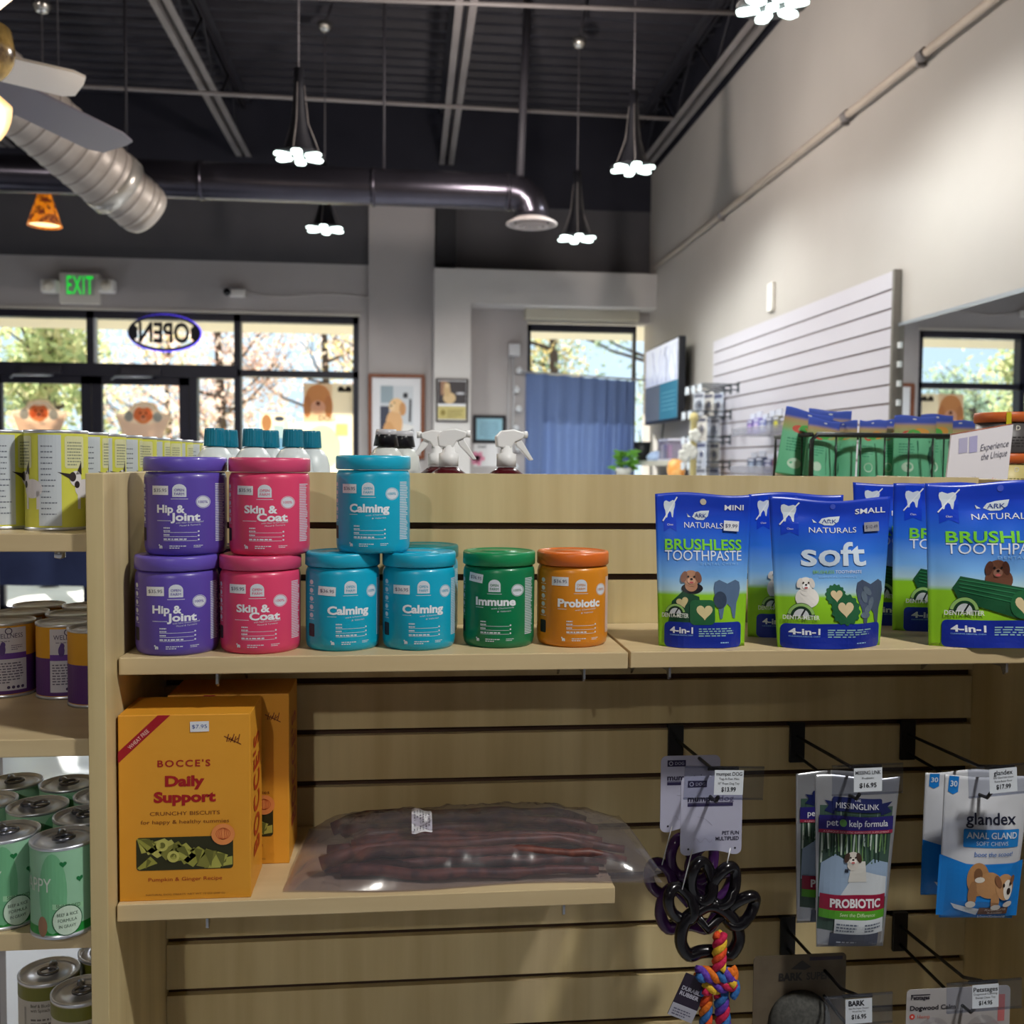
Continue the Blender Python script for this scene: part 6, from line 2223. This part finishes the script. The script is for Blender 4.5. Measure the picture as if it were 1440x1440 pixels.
def green_art(a, R, H):
    a.rect(-R * 3.1, 0.005, R * 3.1, H * 0.14, (30, 140, 56), 1)
    a.ell(-0.016, H * 0.5, 0.016, H * 0.44, (110, 176, 132), 2)
    for cx, cz in ((-0.004, 0.82), (0.014, 0.63), (0.05, 0.75), (-0.055, 0.7)):
        a.heart(cx, H * cz, 0.008, (24, 110, 60), 3)
    a.text('HAPPY', -0.040, H * 0.52, 0.016, (206, 216, 206), 3, wd=0.046)
    a.rect(0.030, H * 0.15, 0.050, H * 0.90, (92, 176, 120), 2, r=0.003)
    for k in range(5):
        a.heart(0.040, H * (0.25 + 0.13 * k), 0.005, (196, 224, 204), 3)
    a.greek(0.032, H * 0.42, 0.048, H * 0.62, 5, (206, 226, 212), 4, seed=2)
    a.poly([(-0.016, H * 0.39), (0.018, H * 0.36), (0.018, H * 0.30), (-0.016, H * 0.33)], (150, 200, 160), 4)
    a.text('SHREDDED', 0.001, H * 0.335, 0.0042, (50, 90, 64), 5, wd=0.026, rot=-0.08)
    a.ell(0.0, H * 0.2, 0.0165, H * 0.17, (28, 90, 54), 6)
    a.ell(0.0, H * 0.2, 0.0155, H * 0.16, (196, 218, 200), 7)
    for q, t_ in enumerate(('BEEF & RICE', 'FORMULA', 'IN GRAVY')):
        a.text(t_, 0.0, H * (0.25 - 0.065 * q), 0.0036, (50, 80, 60), 8, wd=0.022 - 0.002 * q)
    a.ell(-0.028, H * 0.14, 0.006, 0.012, (150, 110, 84), 4)


Gw = noisy((140, 188, 156), (150, 196, 166), (8, 8, 8), rough=0.5)
gs = [(-0.4055, 1.207, 'nearest the side panel, at the shelf edge', 0.08), (-0.480, 1.233, 'beside the front one, cut by the edge', 0.3), (-0.4055, 1.284, 'second along the side panel', 0.6), (-0.4765, 1.324, 'in the middle of the second row', 0.9),
      (-0.468, 1.414, 'in the middle of the third row', 0.4), (-0.549, 1.348, 'at the outer end of the second row', 0.4), (-0.5445, 1.427, 'outermost in the third row', 0.2), (-0.4055, 1.361, 'third along the side panel', 0.7), (-0.4055, 1.459, 'last along the side panel', 0.5)]
for x, y_, t_, ro in gs:
    tin('green_tin', 0.0375, 0.107, Gw, green_art, 'pale green tin %s, third end shelf' % t_, (x, y_, 0.836), math.atan2(-x, y_) + ro, 'green tins on the third end shelf')


def olive_art(a, R, H):
    a.rect(-R * 3.1, H - 0.022, R * 3.1, H - 0.005, (112, 112, 40), 1)
    a.text('Beef & Blueberry Stew', -0.012, H - 0.030, 0.0042, (70, 62, 56), 2, al='l', wd=0.042)
    a.text('with Spinach & Carrot', -0.012, H - 0.036, 0.0042, (70, 62, 56), 2, al='l', wd=0.042)
    a.greek(-0.012, H * 0.1, 0.030, H - 0.042, 10, (110, 104, 100), 2, seed=6)
    a.rect(-0.022, H * 0.1, -0.019, H - 0.03, (150, 146, 140), 2)


Ow = noisy((186, 180, 172), (196, 190, 182), (8, 8, 8), rough=0.5)
zs4 = 0.618
for x, y_, t_, ro in ((-0.4055, 1.268, 'nearest the side panel', 2.6 - 2.5), (-0.464, 1.320, 'beside the front one', -0.3), (-0.4055, 1.372, 'behind the front one', 0.9)):
    tin('stew_tin', 0.0375, 0.107, Ow, olive_art, 'white and olive stew tin %s, atop its stack, lowest end shelf' % t_, (x, y_, zs4), math.atan2(-x, y_) + ro, 'stew tins on the lowest end shelf')
    tin('stew_tin', 0.0375, 0.107, Ow, olive_art, 'white and olive stew tin under the one %s' % t_, (x, y_, 0.5103), math.atan2(-x, y_) + ro + 0.2, 'stew tins on the lowest end shelf')

# ================================================================ BEHIND THE UNIT: BOTTLES ON ITS REAR SHELF
zr = 1.205
M_bot = mat((214, 222, 224), 0.35)
M_teal = mat((0, 112, 140), 0.35)
first = None
bl = [('first from the tins, front row', 302, 1.585), ('second from the tins, front row', 356, 1.585), ('third from the tins, front row', 412, 1.585), ('behind the first front bottle', 321, 1.665), ('behind the second front bottle', 379, 1.665), ('behind the third front bottle', 438, 1.665)]
for t_, px, y_ in bl:
    x = PY(px, 640, y_).x
    lab = 'white shampoo bottle with teal cap %s behind the jars' % t_
    if first is None:
        first = thing('shampoo_bottle', lab, 'bottle', (x, y_, zr), 0, 'white bottles with teal caps')
        MB().lathe([(0, 0.0), (0.026, 0.0), (0.031, 0.004), (0.031, 0.160), (0.030, 0.176), (0.026, 0.192), (0.019, 0.202), (0.013, 0.206), (0.0, 0.207)], n=32).build('bottle_body', M_bot, first)
        cap = []
        b = MB()
        n = 48
        for h_, r_ in ((0.2065, 0.0155), (0.208, 0.016), (0.232, 0.0145), (0.2345, 0.0135)):
            cap.append([((r_ + 0.0005 * (k % 2)) * math.cos(2 * math.pi * k / n), (r_ + 0.0005 * (k % 2)) * math.sin(2 * math.pi * k / n), h_) for k in range(n)])
        vs = [v for row in cap for v in row]
        fs = [(i * n + k, i * n + (k + 1) % n, (i + 1) * n + (k + 1) % n, (i + 1) * n + k) for i in range(3) for k in range(n)] + [tuple(range(3 * n, 4 * n))]
        b.add(vs, fs)
        b.build('cap', M_teal, first)
    else:
        dup(first, (x, y_, zr), 0, lab)

for t_, px, y_ in (('in front of the framed dog photo', 543, 1.585), ('behind the other black capped one', 567, 1.665)):
    x = PY(px, 640, y_).x
    r = thing('black_capped_bottle', 'white round shouldered bottle with black cap %s' % t_, 'bottle', (x, y_, zr), 0, 'white bottles with black caps')
    MB().lathe([(0, 0.0), (0.024, 0.0), (0.028, 0.004), (0.028, 0.180), (0.026, 0.194), (0.019, 0.205), (0.012, 0.21), (0.0, 0.21)], n=32).build('bottle_body', mat((206, 210, 206), 0.3), r)
    MB().lathe([(0.0, 0.2095), (0.020, 0.2095), (0.016, 0.232), (0.012, 0.235), (0, 0.235)], n=10).build('cap', mat((22, 22, 28), 0.3), r)
    MB().lathe([(0.0165, 0.2275), (0.0172, 0.228), (0.0158, 0.236), (0.0, 0.2362)], n=16).build('cap_rim', mat((190, 190, 196), 0.3), r)


def sprayer(px, y_, rotz, label):
    x = PY(px, 640, y_).x
    r = thing('spray_bottle', label, 'bottle', (x, y_, zr), rotz, 'spray bottles with white triggers')
    MB().lathe([(0, 0), (0.026, 0), (0.03, 0.004), (0.03, 0.155), (0.027, 0.168), (0.016, 0.176), (0.012, 0.178), (0, 0.178)], n=28).build('bottle_body', mat((72, 18, 24), 0.2, coat=0.3), r)
    Wt = mat((226, 226, 226), 0.4)
    MB().lathe([(0, 0.1785), (0.0155, 0.1785), (0.0155, 0.199), (0.010, 0.201), (0.009, 0.212), (0, 0.212)], n=28).build('collar', Wt, r)
    MB().prism([(-0.016, 0.210), (-0.010, 0.209), (0.006, 0.208), (0.012, 0.218), (0.026, 0.224), (0.028, 0.233), (0.010, 0.238), (-0.008, 0.236), (-0.018, 0.226)], -0.0085, 0.0085).build('spray_head', Wt, r, bevel=0.002)
    MB().tube([(0.026, 0, 0.230), (0.034, 0, 0.230)], 0.0055, 12).build('nozzle', Wt, r)
    MB().prism([(0.012, 0.222), (0.022, 0.224), (0.030, 0.212), (0.040, 0.196), (0.044, 0.190), (0.038, 0.189), (0.028, 0.200), (0.016, 0.212)], -0.005, 0.005).build('trigger', Wt, r, bevel=0.0015)
    return r


sprayer(631, 1.575, 0.0, 'white trigger spray bottle facing the curtain, front one of the two')
sprayer(615, 1.66, math.pi, 'white trigger spray bottle facing the dog photo, behind its twin')
sprayer(712, 1.575, 0.15, 'single white trigger spray bottle in front of the curtain')

# ================================================================ NEIGHBOURING UNIT WITH BASKET OF GREEN BAGS
zt = 1.352
r = thing('neighbour_unit', 'second display unit standing behind, carrying the wire basket', 'display unit', (0, 0, 0))
MB().box(0.72, 1.62, 2.0, 2.5, 0.05, zt - 0.02).build('cabinet_body', M_wood, r)
MB().box(0.70, 1.64, 1.98, 2.52, zt - 0.02, zt).build('unit_top', M_woodh, r)
MB().box(0.75, 1.6, 2.03, 2.48, 0.0, 0.05).build('plinth', M_groove, r)
YB0, YB1 = 2.04, 2.25
bl_, br_ = PY(1141, 640, YB0), PY(1345, 640, YB0)
zr_ = PY(1230, 612, YB0).z
r = thing('wire_basket', 'dark wire basket full of green treat bags on the unit behind', 'basket', (0, 0, 0))
M_wire = mat((52, 56, 56), 0.35, 0.6)
x0, x1 = bl_.x, br_.x
rim = [(x0, YB0, zt + 0.004), (x0, YB0, zr_ - 0.012), (x0 + 0.012, YB0, zr_), (x1, YB0, zr_), (x1, YB1, zr_), (x0, YB1, zr_), (x0, YB1, zt + 0.004)]
MB().tube(rim, 0.0055, 8).tube([(x0, YB0, zr_), (x0, YB1, zr_)], 0.005, 8).tube([(x1, YB0, zr_), (x1, YB0, zt + 0.004)], 0.005, 8).tube([(x1, YB1, zr_), (x1, YB1, zt + 0.004)], 0.005, 8).build('basket_rim', M_wire, r)
MB().tube([(x0, YB0, zt + 0.005), (x1, YB0, zt + 0.005), (x1, YB1, zt + 0.005), (x0, YB1, zt + 0.005)], 0.005, 8, closed=True).build('basket_base', M_wire, r)
b = MB()
for k in range(1, 6):
    x = x0 + (x1 - x0) * k / 6
    b.tube([(x, YB0, zr_), (x, YB0, zt + 0.005), (x, YB1, zt + 0.005), (x, YB1, zr_)], 0.0022, 6)
for k in range(1, 4):
    y_ = YB0 + (YB1 - YB0) * k / 4
    b.tube([(x0, y_, zr_), (x0, y_, zt + 0.005), (x1, y_, zt + 0.005), (x1, y_, zr_)], 0.0022, 6)
b.build('basket_wire', M_wire, r)


def gbag(a, W, H):
    x = lambda f: (f - 0.5) * W
    z = lambda f: f * H
    a.ell(x(0.5), z(0.95), W * 0.05, H * 0.012, (210, 216, 226), 1)
    a.ell(x(0.62), z(0.74), W * 0.2, H * 0.07, (206, 150, 70), 1)
    a.ell(x(0.3), z(0.7), W * 0.14, H * 0.06, (196, 80, 60), 1)
    a.ell(x(0.45), z(0.72), W * 0.16, H * 0.06, (84, 170, 80), 2)
    a.rect(x(0.5), z(0.05), x(0.92), z(0.6), (30, 84, 66), 1)  # darker right half: shaded side of the bag put into the colour
    a.greek(x(0.1), z(0.36), x(0.44), z(0.58), 5, (60, 140, 110), 1)
    a.ell(x(0.26), z(0.18), W * 0.12, H * 0.08, (180, 210, 190), 2)


def gm(H):
    return zramp([(0, (96, 176, 138)), (H * 0.64, (110, 186, 146)), (H * 0.72, (150, 170, 110)), (H * 0.84, (176, 150, 110)), (H * 0.9, (70, 90, 180)), (H, (76, 100, 196))], rough=0.3, key='gb')


gb = [(1141, 578, 0.125, 2.12, 0.16, 'leaning at the outer end of the basket'), (1168, 577, 0.10, 2.19, 0.05, 'upright behind the leaning one'), (1162, 590, 0.085, 2.075, 0.12, 'leaning in the front corner of the basket'),
      (1187, 592, 0.062, 2.10, 0.02, 'narrow, beside the front corner bag'), (1228, 591, 0.066, 2.09, 0.02, 'at the front in the middle, past the gap'), (1253, 590, 0.066, 2.15, 0.0, 'just behind the middle front one'),
      (1287, 585, 0.10, 2.11, 0.0, 'beside the white paper sign'), (1318, 583, 0.085, 2.17, 0.0, 'half behind the white paper sign'), (1350, 592, 0.10, 2.22, 0.0, 'at the back behind the paper sign')]
for k, (px, py, Wd, y_, ti, t_) in enumerate(gb):
    p = PY(px, py, y_)
    H = p.z - (zt + 0.012)
    pouch('treat_bag', 'green treat bag with blue top %s' % t_, 'bag', (p.x - math.sin(ti) * H, y_, zt + 0.012), Wd, H, 0.022, (0.2, 0.0, 0.3, -0.9, 0.1, 0.2, 0.05, 0.2, 0.0)[k], gm(H), gbag, 'green treat bags in the wire basket', tilt=ti, seed=40 + k, step=0.03)

# white paper sign leaning on a stack of orange lidded tubs behind the large pouch
ys = 1.62
c = [PY(1338, 612, ys), PY(1425, 597, ys), PY(1416, 690, ys), PY(1328, 690, ys)]
zb = 1.2055
ps_ = [Vector((q.x, ys + 0.0, q.z)) for q in c]
r = thing('paper_sign', 'white slanted paper sign with handwriting standing behind the large pouches', 'sign', (0, 0, 0))
b = MB()
lo = [Vector((ps_[3].x - 0.012, ys, zb)), Vector((ps_[2].x - 0.012, ys, zb))]
pl = [ps_[0], ps_[1], lo[1], lo[0]]
b.add([p for p in pl] + [p + Vector((0, 0.004, 0)) for p in pl], [(0, 1, 2, 3), (7, 6, 5, 4), (0, 4, 5, 1), (1, 5, 6, 2), (2, 6, 7, 3), (3, 7, 4, 0)])
b.build('sheet', mat((222, 218, 224), 0.5), r)
MB().tube([ps_[0] + Vector((0, 0.004, 0.001)), ps_[1] + Vector((0, 0.004, 0.001))], 0.0012, 6).build('sheet_edge', mat((150, 84, 60), 0.5), r)
a = Art()
ox, oz = ps_[0].x, ps_[0].z
sk = (ps_[1].z - ps_[0].z) / (ps_[1].x - ps_[0].x)
Wd = ps_[1].x - ps_[0].x
a.text('Experience', Wd * 0.70, -0.036, 0.011, (96, 96, 112), 1, wd=Wd * 0.46, shear=0.25)
a.text('the Unique', Wd * 0.70, -0.052, 0.011, (96, 96, 112), 1, wd=Wd * 0.42, shear=0.25)
a.rect(Wd * 0.12, -0.034, Wd * 0.26, -0.008, (176, 172, 200), 1)
a.rect(Wd * 0.29, -0.036, Wd * 0.42, -0.008, (170, 166, 204), 1)
a.greek(Wd * 0.08, -0.095, Wd * 0.46, -0.075, 4, (196, 192, 200), 1)
a.text('sale', Wd * 0.66, -0.094, 0.009, (226, 160, 150), 1, wd=Wd * 0.16, shear=0.2)
a.build('lettering', lambda u, v, off: (ox + u, ys - 0.0006 - off, oz + v + sk * u), r)


def tub_(name, label, x, y_, z, R, H, c, band):
    r = thing(name, label, 'tub', (x, y_, z), 0, 'orange lidded tubs')
    MB().lathe([(0, 0), (R * 0.93, 0), (R * 0.95, 0.003), (R * 0.95, H - 0.018), (0, H - 0.018)], n=36).build('tub_body', mat(c, 0.45), r)
    MB().lathe([(0, H - 0.0175), (R, H - 0.0175), (R, H - 0.002), (R * 0.97, H), (0, H)], n=36).build('lid', mat((190, 92, 40), 0.4), r)
    a = Art()
    Rr = R * 0.95
    a.greek(-0.03, H * 0.16, 0.03, H * 0.44, 4, tuple(int(v * 0.6) for v in c), 1, seed=int(z * 999))
    a.text('D', -0.006, H * 0.56, 0.008, (226, 222, 206), 1)
    a.ell(0.018, H * 0.6, 0.009, 0.008, (150, 196, 180), 1)
    a.build('label_print', lambda u, v, off: ((Rr + off) * math.sin(u / Rr), -(Rr + off) * math.cos(u / Rr), v), r, step=0.005)
    if band:
        b = MB()
        for t in (-0.45, 0.3):
            b.obox(Vector(((R + 0.0006) * math.sin(t), -(R + 0.0006) * math.cos(t), H - 0.014)), Vector((math.cos(t), math.sin(t), 0)) * 0.004, Vector((math.sin(t), -math.cos(t), 0)) * 0.0006, Vector((0, 0, 0.013)))
        b.build('seal_band', mat((190, 176, 30), 0.4), r)
    return r


yt = 1.705
xt = PY(1412, 640, yt).x
R_, H_ = 0.053, 0.073
tops = PY(1400, 579, yt - 0.04).z
z1 = tops - H_
z2 = z1 - H_ - 0.0003
z3 = z2 - H_ - 0.0003
Rt = 0.052
tub_('orange_lid_tub', 'uppermost tub in the orange lidded stack behind the paper sign', xt, yt, z1, Rt, H_, (70, 66, 66), True)
tub_('orange_lid_tub', 'second tub down in the orange lidded stack behind the paper sign', xt, yt, z2, Rt, H_, (186, 172, 110), False)
if z3 > 1.206:
    pass
MB_h = z2 - zr
tag(MB().box(xt - 0.06, xt + 0.06, yt - 0.06, yt + 0.058, zr + 0.0002, z2 - 0.0003).build('riser_box', mat((150, 120, 84), 0.6), None, bevel=0.002), 'brown riser box under the orange lidded tubs behind the pouches', 'box')
tub_('orange_lid_tub', 'orange lidded tub beside the stack, cut by the edge', xt + 0.112, yt, z1, Rt, H_, (70, 66, 66), True)
tub_('orange_lid_tub', 'lower orange lidded tub beside the stack, cut by the edge', xt + 0.112, yt, z2, Rt, H_, (186, 172, 110), False)
tag(MB().box(xt + 0.062, xt + 0.164, yt - 0.06, yt + 0.058, zr + 0.0002, z2 - 0.0003).build('riser_box', mat((150, 120, 84), 0.6), None, bevel=0.002), 'second brown riser box at the edge behind the large pouch', 'box')

# ================================================================ PEGS AND PACKS ON THE WHITE SLATWALL
M_peg = mat((92, 98, 104), 0.35, 0.5)
pk = mat((196, 200, 210), 0.3)


def card(name, label, cat, loc, w_, h_, cols, group, rotz=0.0, seed=0):
    r = thing(name, label, cat, loc, rotz, group)
    rnd = random.Random(seed)
    MB().prism(rbox(w_, h_, 0.004, 3), -0.0008, 0.0008).build('backing_card', mat(cols[0], 0.4), r)
    a = Art()
    a.rect(-w_ * 0.4, h_ * 0.78, w_ * 0.4, h_ * 0.92, cols[1], 1)
    a.ell(0, h_ * 0.45, w_ * 0.33, h_ * 0.24, cols[2], 1)
    a.ell(w_ * 0.06, h_ * 0.5, w_ * 0.16, h_ * 0.12, cols[1], 2)
    a.greek(-w_ * 0.36, h_ * 0.05, w_ * 0.36, h_ * 0.16, 2, cols[2], 1, seed=seed)
    a.build('print', flat(-0.001), r, on='backing_card')
    MB().lathe([(0, -0.014), (w_ * 0.25, -0.012), (w_ * 0.33, -0.001)], (0, 0, h_ * 0.45), 16, axis='y').build('blister', glass((240, 242, 246), 0.1, 0.1), r)
    return r


rows = [(552, 3), (578, 2), (607, 2), (640, 2)]
names = ['top', 'second', 'third', 'lowest']
for ri, (py, n) in enumerate(rows):
    for k in range(n):
        yw = 5.93 - 0.13 * k
        zg = min(SLATZ, key=lambda g: abs(g - PX(1000, py, XR).z))
        ln = 0.20 if ri else 0.18
        wch = ('nearest the television', 'in the middle', 'closest to the basket')[k if n == 3 else (0 if k == 0 else 2)]
        r = thing('wall_peg', 'dark wire peg %s in the %s row on the white slatwall' % (wch, names[ri]), 'peg', (XR - 0.02, yw, zg), 0, 'wire pegs on the white slatwall')
        MB().box(-0.005, 0.0, -0.016, 0.016, -0.055, 0.006).build('back_plate', M_peg, r)
        MB().tube([(-0.003, 0, -0.04), (-ln, 0, -0.04), (-ln - 0.012, 0, -0.03)], 0.004, 6).tube([(-0.003, 0, -0.01), (-ln - 0.05, 0, -0.006), (-ln - 0.05, 0, -0.05)], 0.004, 6).build('hook_wire', M_peg, r)
        MB().box(-ln - 0.056, -ln - 0.051, -0.035, 0.035, -0.055, -0.01).build('ticket_holder', mat((226, 232, 238), 0.2), r)
        nn = 3 if k == 0 else (1 if k == 1 and ri else 0)
        cs = [((196, 198, 206), (110, 112, 124), (150, 154, 166)), ((206, 202, 196), (96, 96, 110), (170, 160, 150)), ((184, 190, 204), (86, 90, 120), (214, 214, 220))]
        for q in range(nn):
            card('carded_accessory', 'grey carded accessory, %s from the tip, %s row peg %s' % (('first', 'second', 'third')[q], names[ri], wch), 'accessory',
                 (XR - 0.02 - ln + 0.02 + 0.06 * q, yw + 0.002 * q, zg - 0.04 - 0.150), 0.10, 0.152, cs[(q + ri) % 3], 'carded accessories on the white slatwall', rotz=-1.15, seed=ri * 10 + q)


def bin_(label, py0, py1, px0, px1, xo, cols, group, wname):
    """clear tray on the slatwall packed with small bags"""
    p0, p1 = PX(px0, py1, xo), PX(px1, py1, xo)
    zb_, zt_ = p0.z, PX(px0, py0, xo).z
    y1, y0 = p0.y, p1.y
    r = thing('clear_tray', label, 'tray', (XR - 0.021, 0, 0))
    dx = XR - 0.021 - xo
    b = MB().box(-dx, -0.0, y0, y1, zb_ - 0.006, zb_).box(-dx - 0.004, -dx, y0, y1, zb_ - 0.006, zb_ + 0.035)
    b.box(-dx, 0, y0 - 0.004, y0, zb_ - 0.006, zb_ + 0.035).box(-dx, 0, y1, y1 + 0.004, zb_ - 0.006, zb_ + 0.035)
    b.build('tray_body', mat((176, 176, 186), 0.2, alpha=0.4), r)
    n = len(cols)
    pos = ('nearest the television', 'second from the television', 'third from the television', 'fourth from the television', 'fifth from the television', 'closest to the basket')
    for k, c in enumerate(cols):
        y_ = y1 - (y1 - y0) * (k + 0.5) / n
        w_ = (y1 - y0) / n * 0.94
        q = thing('small_pack', 'small %s pack in the %s clear tray, %s' % (c[0], wname, pos[min(k, 5)]), 'pack', (XR - 0.021 - dx * 0.55, y_, zb_ + 0.0005), -math.pi / 2, group)
        h_ = (zt_ - zb_) * (0.92 + 0.08 * math.sin(k * 2.2))
        MB().prism(rbox(w_, h_ * 0.72, 0.01, 3), -0.018, 0.018).build('pack_body', mat(c[1], 0.35), q, bevel=0.004)
        MB().prism([(-w_ * 0.35, h_ * 0.70), (w_ * 0.35, h_ * 0.70), (w_ * 0.42, h_), (-w_ * 0.42, h_)], -0.003, 0.003).build('pack_top', mat((206, 210, 224), 0.3), q)
        a = Art()
        a.ell(0, h_ * 0.36, w_ * 0.3, h_ * 0.15, c[2], 1)
        a.rect(-w_ * 0.36, h_ * 0.58, w_ * 0.36, h_ * 0.66, (206, 208, 222), 1)
        a.build('print', flat(-0.0185), q, on='pack_body')


bin_('clear tray of lilac packs on the white slatwall, upper of two', 580, 612, 1030, 1084, 1.70,
     [('violet', (96, 80, 150), (180, 150, 210)), ('lilac', (140, 130, 196), (206, 190, 220)), ('blue grey', (110, 120, 176), (210, 214, 230)), ('dark grey', (84, 88, 110), (150, 156, 176)), ('yellow grey', (120, 120, 110), (196, 190, 60)), ('grey', (104, 100, 108), (160, 150, 130))], 'small packs in the upper clear tray', 'upper')
bin_('clear tray of dark packs on the white slatwall, lower of two', 634, 664, 1028, 1074, 1.68,
     [('steel grey', (84, 96, 124), (160, 176, 200)), ('slate', (70, 80, 104), (140, 150, 170)), ('dark blue', (76, 80, 120), (170, 170, 190)), ('red grey', (120, 60, 70), (214, 80, 80))], 'small packs in the lower clear tray', 'lower')

# cream post with white paper flowers, standing by the slatwall
q = PY(975, 640, 5.2)
r = thing('floor_stand', 'tall slim cream stand with white paper flowers near the slatwall pegs', 'stand', (q.x, 5.2, 0))
MB().lathe([(0, 0), (0.14, 0), (0.14, 0.015), (0.03, 0.03), (0.018, 0.06), (0.018, 1.62), (0.026, 1.63), (0.02, 1.66), (0, 1.67)], n=20).build('post', mat((204, 190, 130), 0.45), r)
for k, (dx, dz) in enumerate(((-0.035, 1.47), (-0.055, 1.44), (-0.015, 1.455), (0.0, 1.545))):
    b = MB()
    for t in range(5):
        a_ = 2 * math.pi * t / 5
        b.lathe([(0, -0.004), (0.016, -0.002), (0.018, 0.002), (0, 0.004)], (dx + 0.02 * math.cos(a_), -0.024, dz + 0.02 * math.sin(a_)), 10, axis='y')
    b.lathe([(0, -0.006), (0.011, 0.0), (0, 0.02)], (dx, -0.024, dz), 10, axis='y')
    b.build('paper_flower', mat((232, 234, 226), 0.7), r)

# small white ornament dog beside the basket
q = PY(1082, 668, 2.3)
r = thing('ornament', 'small cream ornament figure standing beside the wire basket', 'ornament', (max(q.x, 0.74), 2.2, zt))
MB().lathe([(0, 0), (0.022, 0), (0.022, 0.02), (0.014, 0.035), (0.012, 0.06), (0, 0.06)], n=18).build('ornament_base', mat((206, 198, 176), 0.5), r)
MB().lathe([(0, 0.055), (0.014, 0.06), (0.016, 0.075), (0.010, 0.09), (0, 0.094)], n=18).build('ornament_figure', mat((226, 220, 208), 0.5), r)

# ================================================================ LEFT BACKGROUND, SEEN BETWEEN THE END SHELVES
r = thing('covered_counter', 'navy cloth covered counter across the floor behind the end shelves', 'counter', (-2.9, 5.0, 0))
MB().box(-1.3, 1.75, -0.4, 0.4, 1.03, 1.05).build('counter_top', mat((34, 44, 74), 0.6), r)


def skirt(i, j):
    x = -1.3 + 3.05 * i
    return (x, -0.405 - 0.02 * abs(math.sin(i * 40)), 1.03 - 0.16 * j - 0.05 * i * j)


MB().sheet(skirt, 160, 4).build('cloth_skirt', noisy((36, 46, 84), (44, 56, 96), (6, 6, 6), rough=0.85), r, fixn=False)
for sx in (-1.2, 1.65):
    for sy in (-0.3, 0.3):
        MB().tube([(sx, sy, 0), (sx, sy, 1.03)], 0.02, 8).build('leg', M_steel, r)
struct(MB().box(-4.3, -1.4, 6.2, 7.85, 0.0, 0.012).build('floor_mat', mat((52, 66, 104), 0.9)))
